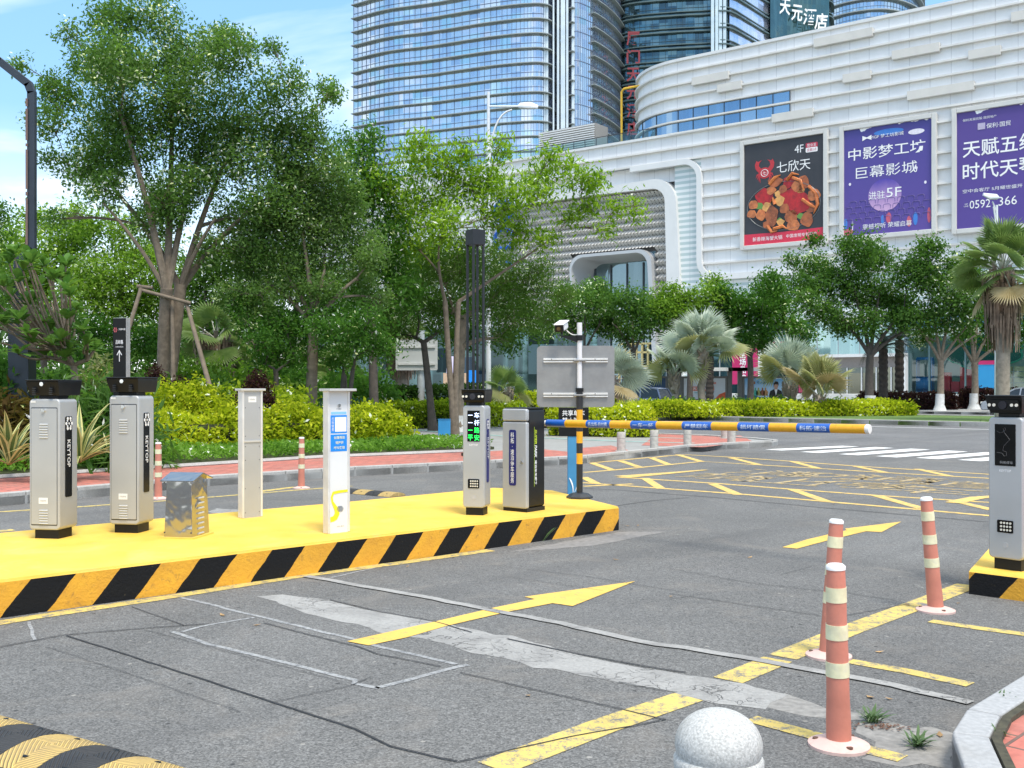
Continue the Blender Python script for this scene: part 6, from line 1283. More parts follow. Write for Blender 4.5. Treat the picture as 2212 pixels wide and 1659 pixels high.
shrub('yellow_green_shrub', 'fresh yellow-green shrub behind the purple bushes', (-6.4, 26), 1.5, 1.55, .14, L_YG2, TWIG, 23)
shrub('purple_shrub', 'dark purple bush below the big tree trunk', P(335, 820, 25.2), .75, 1.95, .07, L_PU, TWIG, 24, group='dark purple bushes')
shrub('purple_shrub', 'dark purple bush drooping over the golden hedge', P(398, 840, 24.6), .72, 1.6, .07, L_PU, TWIG, 25, group='dark purple bushes')
shrub('purple_shrub', 'dark purple bush left of the slim silver posts near the leaning tree', P(550, 840, 24), .75, 1.55, .08, L_PU, TWIG, 26, group='dark purple bushes')
for i, (px, Y, rx, rz_, lf, lab, L_, W_) in enumerate((
    (20, 17.6, .9, 1.25, L_RD, 'red and green cordyline bush at the left edge', .26, .28), (170, 18.4, .9, 1.2, L_DK, 'strappy dark green bush behind the leftmost kiosk', .34, .16), (228, 18.0, .8, 1.35, L_MD, 'strappy mid-green bush between the two left kiosks', .34, .15), (222, 20.5, .8, 1.75, L_VR, 'cream-flecked shrub above the strappy bushes', .12, .5),
    (120, 22.5, 1.4, 1.8, L_MD, 'leafy shrub under the frangipani', .16, .45), (30, 23, 1.6, 1.9, L_DK, 'dark shrub at far left under the frangipani', .16, .5), (300, 27, 1.6, 2.0, L_MD, 'green shrub behind the direction totem', .16, .5),
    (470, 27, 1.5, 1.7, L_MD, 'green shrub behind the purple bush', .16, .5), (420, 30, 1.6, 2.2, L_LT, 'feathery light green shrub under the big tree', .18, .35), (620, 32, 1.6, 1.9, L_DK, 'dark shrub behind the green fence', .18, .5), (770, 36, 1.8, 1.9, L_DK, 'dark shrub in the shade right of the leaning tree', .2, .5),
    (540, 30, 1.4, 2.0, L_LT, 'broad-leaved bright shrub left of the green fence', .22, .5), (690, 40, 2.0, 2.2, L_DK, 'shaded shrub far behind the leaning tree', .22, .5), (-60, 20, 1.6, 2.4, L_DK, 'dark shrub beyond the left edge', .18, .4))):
    shrub('shrub', lab, P(px, 838, Y), rx, rz_, L_, lf, TWIG, 80+i, W=W_, dens=.8)
hedge('dark_hedge', 'clipped dark green hedge behind the grey path', 'hedge', [(-5.6, 40.5), (-3.7, 40.2)], 1.6, 1.35, .13, L_HD, TWIG, 5, group='clipped dark hedges')
hedge('dark_hedge', 'second clipped dark green hedge left of the black lamp', 'hedge', [(-3.0, 40), (-1.0, 40.0)], 1.8, 1.35, .13, L_HD, TWIG, 6, group='clipped dark hedges')
hedge('low_hedge', 'low mixed hedge along the grey path', 'hedge', [(-5.4, 35.6), (-2.2, 36), (.2, 37)], 1.3, .78, .12, L_YG2, TWIG, 7)
hedge('golden_hedge', 'golden hedge seen between the kiosk and the road sign', 'hedge', [(-1.4, 39), (1.2, 39.5), (3.6, 40)], 2.0, 1.0, .14, L_YG, TWIG, 8, dens=.9)
hedge('golden_hedge', 'golden hedge at the pavement corner behind the boom', 'hedge', [(1.4, 30.6), (2.8, 29.9), (3.9, 29.6)], 1.3, .74, .12, L_YG, TWIG, 9, dens=.9, bumpy=.2)
hedge('golden_hedge', 'long golden hedge on the boulevard median', 'hedge', [(-4, 46.6), (3, 47.0), (8, 48.2), (13.5, 49.6), (19.2, 51.2)], 2.2, .5, .17, L_YG, TWIG, 10, z0=.16, dens=1.0, bumpy=.12)
hedge('dark_ground_cover', 'row of dark green spiky plants behind the median hedge', 'ground cover', [(-2, 50.0), (8, 51.4), (18, 54)], 1.8, .52, .22, L_MD, TWIG, 11, z0=.16, dens=.6, bumpy=.2, group='planting behind the median hedge')
M_ = P(1940, 870, 66)
hedge('purple_hedge', 'blackish purple hedge under the dark palm trunks', 'hedge', [(22.3, 66), (27.5, 65.5)], 2.2, .85, .2, L_PU, TWIG, 12, z0=.14, group='blackish purple hedges')
hedge('purple_hedge', 'blackish purple hedge behind the whitewashed dark tree', 'hedge', [(29.5, 68), (38, 66)], 2.2, 1.05, .2, L_PU, TWIG, 13, z0=.14, group='blackish purple hedges')
hedge('shrub_row', 'tall loose dark green shrub row far behind the left trees', 'shrubs', [(-27, 45), (-18, 47), (-9, 50)], 2.4, 2.9, .26, L_MD, TWIG, 14, dens=.8, round_=.8, bumpy=.5)
# low ground cover lawn (nobody could count it)
rng = np.random.default_rng(77)
def scatter(poly, n):
    p = np.array([(q[0], q[1]) for q in poly]); lo, hi = p.min(0), p.max(0); out = []
    while sum(len(o) for o in out) < n:
        c = rng.uniform(lo, hi, (n, 2)); ins = np.zeros(n, bool); j = len(p)-1
        for i in range(len(p)):
            k = ((p[i, 1] > c[:, 1]) != (p[j, 1] > c[:, 1])) & (c[:, 0] < (p[j, 0]-p[i, 0])*(c[:, 1]-p[i, 1])/(p[j, 1]-p[i, 1]+1e-12)+p[i, 0]); ins ^= k; j = i
        out.append(c[ins])
    return np.concatenate(out)[:n]
gc_poly = [Vector((-13, 11.6, 0)), Vector((-7.95, 16.0, 0)), Vector((-6.2, 17.9, 0)), Vector((-3.8, 20.6, 0)), Vector((-.75, 22.8, 0)), Vector((-.4, 23.4, 0)), Vector((-.9, 24.6, 0)), Vector((-3.2, 27.4, 0)), Vector((-5, 29, 0)), Vector((-14, 22, 0)), Vector((-18, 16, 0))]
gb = MB(); gb.prism([(p.x, p.y) for p in gc_poly], .05, .17); tag(gb.build('garden_soil', S('garden_soil', (.05, .06, .02), .95, 0, .4, 8, .02, 30, kind='Pos')), kind='structure')
pts = scatter(gc_poly, 60000); dist = np.full(len(pts), 9.)
hgt = .20+.05*np.sin(pts[:, 0]*1.9)*np.sin(pts[:, 1]*1.4)
C = np.column_stack([pts, .16+hgt*rng.uniform(.2, 1, len(pts))])
gco = leaves('ground_cover', C, .10, .045, L_GC, None, rng, .5, None, -.4, np.clip(rng.normal(.5, .22, len(C))+.15*np.sin(pts[:, 0]*2+pts[:, 1]), 0, 1)); tag(gco, 'low dense green ground cover edging the brick pavement', 'ground cover', kind='stuff')
mp_ = [at(41.6, -14), at(41.6, 30), at(51.8, 30), at(51.8, 8)]
pts = scatter(mp_, 50000); C = np.column_stack([pts, .16+rng.uniform(.02, .09, len(pts))])
tag(leaves('grass', C, .13, .022, L_GR, None, rng, .1, None, -1.2), 'short bright grass on the boulevard median', 'grass', kind='stuff')
# variegated agaves
def strap_plant(name, label, cat, base, n, ln, wd, cols, seed, z0=.15, spread=1., group=None):
    rd = random.Random(seed); t = root(name, label, cat, base, 0, group); mats = cols; lv = [MB() for _ in mats]
    for k in range(n):
        a = 2*math.pi*k/n*2.4+rd.uniform(-.3, .3); elv = R(rd.uniform(18, 80)); L_ = ln*rd.uniform(.7, 1.1); w_ = wd*rd.uniform(.8, 1.1); dx, dy = math.cos(a), math.sin(a); sx, sy = -dy, dx; pts = []
        for i in range(7):
            q = i/6; e = elv-q*q*R(38)*spread; pts.append((q, L_*q*math.cos((elv+e)/2), L_*q*math.sin((elv+e)/2)))
        for mi, (l0, l1) in enumerate(((-.5, -.22), (-.22, .22), (.22, .5))):
            m = lv[1 if mi == 1 else 0]; vs = []
            for q, x, z in pts:
                ww = w_*(.55+.9*q if q < .5 else 2.0*(1-q)+.0)*.9+.002; f_ = lambda l: (.16*abs(l)*ww)
                for l in (l0, l1): vs.append((dx*x+sx*l*ww, dy*x+sy*l*ww, z+f_(l)*2))
            m.add(vs, [(2*i, 2*i+1, 2*i+3, 2*i+2) for i in range(6)])
    for m, mt, nm in zip(lv, mats, ('leaf_margins', 'leaf_centres')): m.build(nm, mt, t)
    return t
YEL, GRN = leafmat('cream_margin', [(.55, .50, .18), (.55, .50, .18)], .3), leafmat('striped_green', [(.09, .14, .04), (.09, .14, .04)], .3)
for a in (YEL, GRN):
    pass
def plain_leaf(name, c1, c2, trans=.25):
    m, t, p = mat0(name); o = mixc(t, ramp(t, noise(t, coord(t), 5, 3), .3, .7), c1, c2); t.links.new(o, p.inputs['Base Color']); p.inputs['Roughness'].default_value = .45
    tr = t.nodes.new('ShaderNodeBsdfTranslucent'); t.links.new(o, tr.inputs[0]); ms = t.nodes.new('ShaderNodeMixShader'); ms.inputs[0].default_value = trans
    t.links.new(p.outputs[0], ms.inputs[1]); t.links.new(tr.outputs[0], ms.inputs[2]); t.links.new(ms.outputs[0], t.nodes['Material Output'].inputs[0]); return m
CREAM, SGRN = plain_leaf('cream_leaf_margin', (.62, .58, .24), (.50, .47, .16)), plain_leaf('green_leaf_centre', (.08, .14, .035), (.15, .2, .06))
strap_plant('variegated_agave', 'cream and green striped agave behind the leftmost kiosk', 'agave', P(172, 1000, 15.6)*1+Vector((0, 0, 0)), 34, 1.15, .125, (CREAM, SGRN), 4, group='striped agaves')
strap_plant('variegated_agave', 'cream and green striped agave at the left edge of the picture', 'agave', P(20, 1005, 15.2), 26, 1.0, .125, (CREAM, SGRN), 5, group='striped agaves')
# frangipani
def frangipani():
    rd = random.Random(9); Y0 = 18.4; b = Vector(((118-CX)/F*Y0-.0, Y0+.8, .15)); t = root('frangipani_tree', 'low frangipani with bare forked limbs and big glossy leaf rosettes at left', 'tree', b)
    mb = MB(); tips = []
    def grow(p, d, r, l, k):
        q = p+d*l; m = (p+q)/2+Vector((0, 0, l*.08)); mb.tube(bez(p, m, q, 4), [r, r*.95, r*.88, r*.82], 7, k == 0)
        if k == 0: tips.append((q, d)); return
        for i in range(2 if rd.random() < .75 else 3):
            a = rd.uniform(0, 6.28); dv = Vector((math.cos(a), math.sin(a)*.8, rd.uniform(-.1, .55))); nd_ = (d*.95+dv*.75); nd_.z = max(nd_.z, -.05); nd_.normalize(); grow(q, nd_, r*.78, l*rd.uniform(.68, .9), k-1)
    hub = b+Z*1.75; mb.tube(bez(b, b+Vector((.12, 0, .7)), hub, 6), [.085, .08, .075, .07, .066, .06], 9); 
    for dv in ((-.9, -.25, .35), (.85, -.2, .3), (-.2, -.6, .5), (-.5, .3, .8)):
        grow(hub, Vector(dv).normalized(), .042, .30, 1)
    mb.tube([b-Z*.2, b+Z*.15], [.10, .07], 9)
    targets = [(20, 570), (60, 555), (95, 575), (40, 610), (85, 620), (130, 600), (110, 650), (150, 640), (60, 660), (20, 650), (0, 600), (165, 670), (130, 700), (170, 720), (90, 700), (40, 700), (185, 745), (150, 750), (115, 745), (10, 700), (70, 740), (-20, 560), (-30, 640), (160, 690), (30, 550), (50, 585), (110, 605), (75, 650), (140, 625), (145, 690), (110, 715), (60, 720), (20, 620), (180, 715), (0, 740), (95, 770), (140, 775), (40, 765), (-10, 690)]+[(rd.uniform(-30, 150), rd.uniform(565, 760)) for _ in range(22)]
    nodes = [q for q, d in tips]
    for px, py in targets:
        e = P(px, py, Y0+rd.uniform(-.7, 1.2)); s0 = min(nodes, key=lambda n: (n-e).length+(2 if n.z > e.z else 0)); s0 = s0.lerp(b+Z*1.8, .12); mid = (s0+e)/2+Vector((rd.uniform(-.15, .15), 0, -.12)); mb.tube(bez(s0, mid, e, 6), [.026, .024, .022, .019, .017, .016], 6, False); tips.append((e, (e-mid).normalized()))
    mb.build('trunk', BARKP, t, True, True)
    lv = MB()
    for q, d in tips:
        for k in range(rd.randint(10, 14)):
            a = 2.4*k+rd.uniform(-.3, .3); el = R(rd.uniform(0, 78)); L_ = rd.uniform(.22, .36); W_ = L_*.19; dv = Vector((math.cos(a)*math.cos(el), math.sin(a)*math.cos(el), math.sin(el))); dv = (dv+d*.25).normalized(); s = dv.cross(Z).normalized(); nn = s.cross(dv); vs = []
            for i, (x, w_) in enumerate(((0, .05), (.25, .55), (.5, .92), (.72, 1.), (.9, .6), (1, .04))):
                c = q+dv*L_*x-Z*(L_*.22*x*x); vs += [c-s*W_*w_+nn*W_*w_*.22, c, c+s*W_*w_+nn*W_*w_*.22]
            lv.add(vs, [f_ for i in range(5) for f_ in ((3*i, 3*i+1, 3*i+4, 3*i+3), (3*i+1, 3*i+2, 3*i+5, 3*i+4))])
    lv.build('leaves', plain_leaf('frangipani_leaf', (.085, .21, .03), (.16, .31, .05), .38), t, True, True)
frangipani()
# ---------------------------------------------------------------- palms
def fan(n, rad, mid, cup, seed, tip=.35, ang=250):
    """pleated fan blade in local x (out) / y / z (up)"""
    rd = random.Random(seed); mb = MB(); c = mb
    for k in range(n):
        a0 = R(-ang/2+ang*k/n); a1 = R(-ang/2+ang*(k+1)/n); am = (a0+a1)/2; r_ = rad*(1-.16*abs(k/n-.5)*2)*rd.uniform(.93, 1.05); rj = r_*mid; dr = rd.uniform(-.08, .03)*rad; h = .03*rad
        f_ = lambda a, r, z: (r*math.cos(a), r*math.sin(a), z-cup*r*r/rad)
        b = (0, 0, 0); l, rr, m = f_(a0, rj, -h), f_(a1, rj, -h), f_(am, rj, h); e = f_(am, r_, dr)
        wt = (a1-a0)*.16; el, er = f_(am-wt, r_*.84, dr*.5), f_(am+wt, r_*.84, dr*.5)
        c.add([b, l, m, rr, el, er, e], [(0, 1, 2), (0, 2, 3), (1, 4, 2), (2, 5, 3), (4, 6, 2), (2, 6, 5)])
    return mb
def palm(name, label, base, trunk_h, tr, ncrown, rad, pet, mats, seed, z0, group, skirt=0, drop=.35, tn=34, flat=.5, boots=True, elr=(-25, 85)):
    rd = random.Random(seed); t = root(name, label, 'palm', base, 0, group); tb = MB(); k = 9
    tb.tube([Vector((rd.uniform(-.02, .02)*i, rd.uniform(-.02, .02)*i, trunk_h*i/k-(.2 if i == 0 else 0))) for i in range(k+1)], [tr*(1.15 if i == 0 else 1.02 if i < k-2 else .98) for i in range(k+1)], 14); tb.build('trunk', mats[0], t, smooth=True)
    if boots:
        bt_ = MB()
        for i in range(26):
            a = 2.4*i; z = trunk_h*(.62+.40*i/26) if trunk_h > 1 else trunk_h*(.2+.8*i/26); o = Vector((math.cos(a)*tr, math.sin(a)*tr, z)); o2 = o+Vector((math.cos(a)*tr*.8, math.sin(a)*tr*.8, tr*1.5)); bt_.bar(o-Z*tr*.6, o2, tr*.55, tr*.2, Vector((math.cos(a), math.sin(a), .3)))
        bt_.build('leaf_bases', mats[1], t)
    top = Vector((0, 0, trunk_h)); blades = []
    for v in range(3):
        m = fan(tn, rad, .62, flat*.5, seed*7+v, ang=(255, 235, 270)[v]); blades.append(m)
    proto = [None]*3
    for i in range(ncrown):
        q = i/(max(1, ncrown-1)); az = 2.39996*i+rd.uniform(-.2, .2); elv = R(elr[1]+(elr[0]-elr[1])*q+rd.uniform(-8, 8)); pl = pet*rd.uniform(.8, 1.1)
        dv = Vector((math.cos(az)*math.cos(elv), math.sin(az)*math.cos(elv), math.sin(elv))); e = top+dv*pl+Vector((0, 0, -drop*pl*.35*(1-math.sin(max(0, elv)))))
        bd = (dv*1.0+Vector((0, 0, -drop*.7))).normalized(); sy = Z.cross(bd)
        if sy.length < 1e-3: sy = X.copy()
        sy.normalize(); nz_ = bd.cross(sy); rot = Matrix((bd, sy, nz_)).transposed().to_4x4() @ Matrix.Rotation(rd.uniform(-.9, .9), 4, 'X'); v = i % 3
        if proto[v] is None: fr = blades[v].build('frond', mats[2], t); proto[v] = fr
        else: fr = proto[v].copy(); COL.objects.link(fr); fr.parent = t
        s_ = rd.uniform(.8, 1.08); fr.matrix_basis = Matrix.Translation(e) @ rot @ Matrix.Scale(s_, 4)
        if mats[3] and i >= ncrown-3:
            if len(fr.data.materials) and fr.data.users > 1: fr.data = fr.data.copy()
            fr.data.materials[0] = mats[3]
            proto[v] = None if proto[v] is fr else proto[v]
        pm = MB().tube(bez(top+dv*tr*.3, top+dv*pl*.55+Z*.03, e, 5), [.035*rad, .03*rad, .022*rad, .018*rad, .015*rad], 5).build('leaf_stalk', mats[4], t, smooth=True)
    if skirt:
        sk = MB()
        for i in range(420):
            a = rd.uniform(0, 6.28); z = trunk_h*1.0-skirt*rd.uniform(-.12, .62); r0 = tr*1.0; r1 = tr*(1.5+1.6*rd.random()*(1-.5*(trunk_h-z)/skirt)); ln = skirt*rd.uniform(.28, .55)
            o = Vector((math.cos(a)*r0, math.sin(a)*r0, z)); m = Vector((math.cos(a)*r1, math.sin(a)*r1, z-ln*.25)); e = Vector((math.cos(a)*r1*.95, math.sin(a)*r1*.95, max(z-ln, trunk_h-skirt*1.05))); s = Vector((-math.sin(a), math.cos(a), 0))*rd.uniform(.03, .07)*tr*4
            sk.add([o, m-s*.7, m+s*.7, e-s*.4, e+s*.3], [(0, 1, 2), (1, 3, 4, 2)])
        sk.build('dead_leaf_skirt', mats[5], t)
    return t
PT = S('palm_trunk', (.30, .25, .205), .9, 0, .3, 4, .01, 25, dirt=.4, dcol=(.1, .08, .06), dscale=3); PB = S('palm_boots', (.30, .24, .19), .85, 0, .25, 5)
PS = plain_leaf('silver_fan_leaf', (.44, .52, .42), (.58, .64, .50), .3); PY = plain_leaf('yellowing_fan_leaf', (.40, .43, .16), (.46, .44, .22), .35); PST = S('pale_stalk', (.36, .38, .30), .6)
PG = plain_leaf('green_fan_leaf', (.14, .24, .055), (.26, .36, .10), .4); DEAD = S('dead_palm_leaf', (.24, .165, .12), .95, 0, .4, 3, kind='Object'); DEADY = plain_leaf('dry_yellow_leaf', (.42, .33, .16), (.5, .42, .24), .3)
def palm_at(name, label, px, Y, py_top, rad, pet, n, mats, seed, z0=.16, skirt=0, tr=.2, group=None, **kw):
    X0 = (px-CX)/F*Y; th = H-(py_top-HY)/F*Y-z0; return palm(name, label, (X0, Y, z0), th, tr, n, rad, pet, mats, seed, z0, group, skirt, **kw)
SM = (PT, PB, PS, PY, PST, DEAD)
palm_at('silver_palm', 'tallest silver fan palm on the median in front of the white poster', 1517, 53, 762, 1.35, 1.15, 22, SM, 31, tr=.19, group='silver fan palms on the median', drop=.04, elr=(20, 88))
palm_at('silver_palm', 'silver fan palm close left of the tallest one', 1456, 53, 812, 1.2, 1.0, 14, SM, 32, tr=.17, group='silver fan palms on the median', drop=.04, elr=(28, 88))
palm_at('silver_palm', 'broad silver fan palm beside the man poster', 1706, 53, 838, 1.45, 1.45, 15, SM, 33, tr=.22, group='silver fan palms on the median', drop=.04, elr=(38, 88))
palm_at('silver_palm', 'yellowish small fan palm right of the man poster', 1770, 50, 858, 1.2, 1.15, 12, (PT, PB, PY, DEADY, PST, DEAD), 34, tr=.18, group='silver fan palms on the median', drop=.08, elr=(32, 88))
palm_at('silver_palm', 'silver fan palm half hidden behind the grey road sign', 1322, 40, 825, 1.1, .75, 13, (PT, PB, PS, DEADY, PST, DEAD), 35, tr=.18, group='silver fan palms on the median')
palm_at('silver_palm', 'small fan palm left of the road sign', 1096, 37, 846, .62, .5, 10, (PT, PB, PG, PY, PST, DEAD), 36, z0=.12, tr=.13)
palm_at('tall_palm', 'tall fan palm with shaggy dead-leaf skirt at right', 2165, 42, 588, 1.12, 1.35, 30, (PT, PB, PG, DEADY, PST, DEAD), 37, tr=.26, skirt=3.1, drop=.32, elr=(-35, 90))
palm_at('skirted_palm', 'shaded palm with brown skirt behind the big trunk', 468, 33, 735, .9, .8, 12, (PT, PB, PG, None, PST, DEAD), 38, z0=.12, tr=.24, skirt=1.5, drop=.5, group='shaded palms in the garden')
palm_at('skirted_palm', 'shaded palm with brown skirt left of the leaning tree', 560, 35, 750, .9, .8, 12, (PT, PB, PG, None, PST, DEAD), 39, z0=.12, tr=.24, skirt=1.4, drop=.5, group='shaded palms in the garden')
palm_at('skirted_palm', 'shaded palm with brown skirt right of the white payment post', 735, 38, 815, .8, .7, 11, (PT, PB, PG, None, PST, DEAD), 41, z0=.12, tr=.22, skirt=1.1, drop=.5, group='shaded palms in the garden')
palm_at('skirted_palm', 'shaded palm with pale skirt behind the willowy trees', 868, 44, 735, .9, .8, 12, (PT, PB, PG, None, PST, DEAD), 42, z0=.12, tr=.26, skirt=1.6, drop=.5, group='shaded palms in the garden')
# date palms
def date_palm(label, px, Y, py_top, seed):
    rd = random.Random(seed); X0 = (px-CX)/F*Y; z0 = .14; th = H-(py_top-HY)/F*Y-z0; t = root('date_palm', label, 'palm', (X0, Y, z0), 0, 'dark date palms by the mall'); tb = MB(); n = 22
    tb.tube([Vector((0, 0, th*i/n-(.1 if i == 0 else 0))) for i in range(n+1)], [.27*(1.25 if i == 0 else 1.08 if i % 2 else .93) for i in range(n+1)], 12); tb.build('trunk', S('dark_palm_trunk', (.05, .04, .032), .95, 0, .4, 6, .02, 14), t, smooth=False)
    lf = MB()
    for i in range(20):
        az = 2.4*i; elv = R(rd.uniform(-5, 75)); pts = []; L_ = rd.uniform(1.8, 2.6); p = Vector((0, 0, th)); e = elv
        for k in range(8): pts.append(p.copy()); p = p+Vector((math.cos(az)*math.cos(e), math.sin(az)*math.cos(e), math.sin(e)))*L_/7; e -= R(17)
        s = Vector((-math.sin(az), math.cos(az), 0))
        for k in range(1, 8):
            for j in range(4):
                q = pts[k-1].lerp(pts[k], j/4); w_ = .42*math.sin(math.pi*min(.97, (k-1+j/4)/7.2+.08))
                for sg in (-1, 1): d2 = (s*sg+(pts[k]-pts[k-1]).normalized()*.5-Z*.35).normalized(); lf.add([q, q+d2*w_+Vector((0, 0, .0)), q+(pts[k]-pts[k-1])*.16+Z*.02], [(0, 1, 2)])
    lf.build('fronds', plain_leaf('dark_date_frond', (.02, .045, .02), (.04, .075, .03), .2), t); return t
date_palm('dark date palm trunk just right of the tallest street tree', 1908, 64, 752, 51); date_palm('dark date palm trunk further right, before the white portal edge', 1943, 66, 735, 52); date_palm('dark date palm behind the tallest silver palm', 1533, 70, 770, 53)
# weeds
def weed(label, c, n, h, seed, z0=.0):
    rd = random.Random(seed); t = root('weed', label, 'weed', (c[0], c[1], c[2])); mb = MB()
    for k in range(n):
        a = rd.uniform(0, 6.28); l = h*rd.uniform(.6, 1.2); d = Vector((math.cos(a), math.sin(a), rd.uniform(.5, 1.6))).normalized(); s = d.cross(Z).normalized(); w_ = l*.05; o = Vector((rd.uniform(-.02, .02), rd.uniform(-.02, .02), 0)); vs = []
        for x, q in ((0, .4), (.4, 1), (.75, .8), (1, .05)): p = o+d*l*x-Z*l*.28*x*x; vs += [p-s*w_*q, p+s*w_*q]
        mb.add(vs, [(2*i, 2*i+1, 2*i+3, 2*i+2) for i in range(3)])
    mb.build('blades', plain_leaf('weed_blade', (.08, .15, .05), (.13, .21, .08), .3), t); return t
weed('leafy weed with dry litter growing from the asphalt near the nearest post', G(1883, 1560), 40, .11, 1); weed('lighter weed growing from the asphalt near the kerb corner', G(1980, 1612), 40, .11, 2); weed('weed in the kerb joint at right', G(2160, 1515, .1), 18, .07, 3); weed('weed against the kerb bricks low at right', G(2158, 1590, .1), 14, .07, 6)
weed('tall thin weed growing at the foot of the striped island side', G(1172, 1168), 12, .26, 4); weed('small weed on the asphalt edge at far left', G(118, 1090), 14, .14, 5)
dl = MB(); rd = random.Random(4); c0 = G(1905, 1572)
for k in range(60):
    q = c0+Vector((rd.gauss(0, .06), rd.gauss(0, .03), .006)); a = rd.uniform(0, 6.28); d = Vector((math.cos(a), math.sin(a), rd.uniform(0, .3)))*.02; s = Vector((-d.y, d.x, 0))*.3; dl.add([q-s, q+s, q+d], [(0, 1, 2)])
tag(dl.build('leaf_litter', S('dry_litter', (.13, .06, .035), .95)), 'brown dry litter around the leafy weed', 'litter', kind='stuff')
fl = MB(); rd = random.Random(6)
for px, py in ((1880, 1500+8), (1920, 1512), (555, 1352), (1330, 1210), (480, 1330), (1960, 1320-12), (1345, 1135), (1355, 1137), (1378, 1136), (2070, 1305), (1800, 1090), (1450, 1290), (1620, 1205), (980, 1205), (880, 1225), (1140, 1505), (1900, 1410), (2030, 1590), (1845, 1620)):
    q = G(px, py)+Z*.006; a = rd.uniform(0, 6.28); r_ = rd.uniform(.015, .035); d = Vector((math.cos(a), math.sin(a), 0))*r_; s = Vector((-d.y, d.x, 0))*.5; fl.add([q-d, q-s, q+d+Z*.008, q+s], [(0, 1, 2, 3)])
tag(fl.build('fallen_leaves', S('fallen_leaf', (.35, .22, .10), .8, 0, .6, 6, kind='Pos')), 'scattered fallen leaves on the asphalt', 'leaves', kind='stuff')

# ---------------------------------------------------------------- lamps, signs, fence, shelters, cars
ml = S('lamp_white', (.66, .68, .70), .4, .15, .05)
def street_light(label, px, Y, py_top, arm, py_arm, head, z0=.1, up=0.):
    X0 = (px-CX)/F*Y; h = H-(py_top-HY)/F*Y-z0; t = root('street_light', label, 'street light', (X0, Y, z0)); za = H-(py_arm-HY)/F*Y-z0; ax = arm/F*Y; k = Y/F
    MB().tube([(0, 0, -.1), (0, 0, h*.5), (0, 0, h)], [.105, .085, .055], 12).build('pole', ml, t, smooth=True)
    MB().tube([(0, 0, za), (ax*.75, 0, za+up*.75)], .035, 8).build('arm', ml, t, smooth=True)
    MB().tube(bez(Vector((0.05, 0, za-1.9)), Vector((.1*ax, 0, za-.25)), Vector((ax*.6, 0, za-.12+up*.6)), 8), .035, 8).build('brace', ml, t, smooth=True)
    for dz in (-2.2, -1.9, -1.6): MB().tube([(0, 0, za+dz-.04), (0, 0, za+dz+.04)], .11, 10).build('collar', ml, t, smooth=True)
    hd_ = MB(); L_ = head/F*Y; dr = 1 if ax > 0 else -1; q0 = Vector((ax-dr*L_*.5, 0, za+up)); hd_.tube([q0, q0+Vector((dr*L_*.15, 0, .02)), q0+Vector((dr*L_*.6, 0, .03)), q0+Vector((dr*L_, 0, -.02+up*.2))], [.05, .17, .19, .10], 10, True, .6); hd_.build('lamp_head', ml, t, smooth=True)
    return t
street_light('tall white street light with one arm over the bright tree', 1055, 38, 199, 85, 230, 44)
street_light('white street light behind the tall palm at right', 2153, 47, 443, -12, 462, 34, up=.75)
t = street_light('faint white street light far behind the left trees', 41, 95, 448, 60, 468, 22); 
# bent dark park lamp on the left
M_LP = S('dark_blue_grey_metal', (.035, .045, .06), .45, .3, .15, 3)
Y1 = 19.4; k = Y1/F; b = Vector(((48-CX)/F*Y1, Y1, .12)); t = root('park_lamp', 'tall angular dark park lamp cut by the left edge', 'lamp', b)
B_ = lambda px, py: P(px, py, Y1)
MB().box((0, 0, (B_(0, 690).z-.12)/2), (.38, .34, B_(0, 690).z-.12)).build('column', M_LP, t, bevel=.01)
pl_ = [B_(40, 690), B_(40, 566), B_(69, 538), B_(69, 200), B_(62, 182), B_(0, 133), B_(-160, 12)]
fr = MB()
for a, c in zip(pl_[:-1], pl_[1:]): d = (c-a).normalized()*.02; fr.bar(a-d, c+d, .14, .11, Vector((0, 1, 0)))
fr.build('bent_arm', M_LP, t, True, bevel=.006)
st = MB()
for a, c in ((215, 232), (237, 305), (312, 318), (325, 410), (416, 424), (430, 530)): q = B_(63, a); r_ = B_(63, c); st.bar(q-Vector((.01, .078, 0)), r_-Vector((.01, .078, 0)), .04, .012, Vector((0, 1, 0)))
st.build('slot_light', S('unlit_slot', (.16, .10, .08), .3), t, True)
# four-post lantern
Y2 = 21.; k = Y2/F; b = Vector(((1027-CX)/F*Y2, Y2, .12)); t = root('lantern_post', 'black four-post lantern rising behind the lit kiosk', 'lamp', b, R(33)); ht = H-(497-HY)*k-.12; hb = H-(530-HY)*k-.12; w2 = 12.5*k
M_LB = S('lantern_black', (.018, .02, .024), .45, .2, .2)
for sx in (-1, 1):
    for sy in (-1, 1): MB().box((sx*w2, sy*w2, hb/2+.05), (.042, .042, hb+.1)).build('post', M_LB, t, bevel=.004)
MB().box((0, 0, (ht+hb)/2), (w2*2+.06, w2*2+.06, ht-hb)).build('lantern_head', M_LB, t, bevel=.006); MB().box((0, 0, .03), (.42, .42, .06)).build('base', M_LB, t)
for z in (.9,): MB().box((0, 0, .25), (w2*2, w2*2, .5)).build('plinth', M_LB, t)
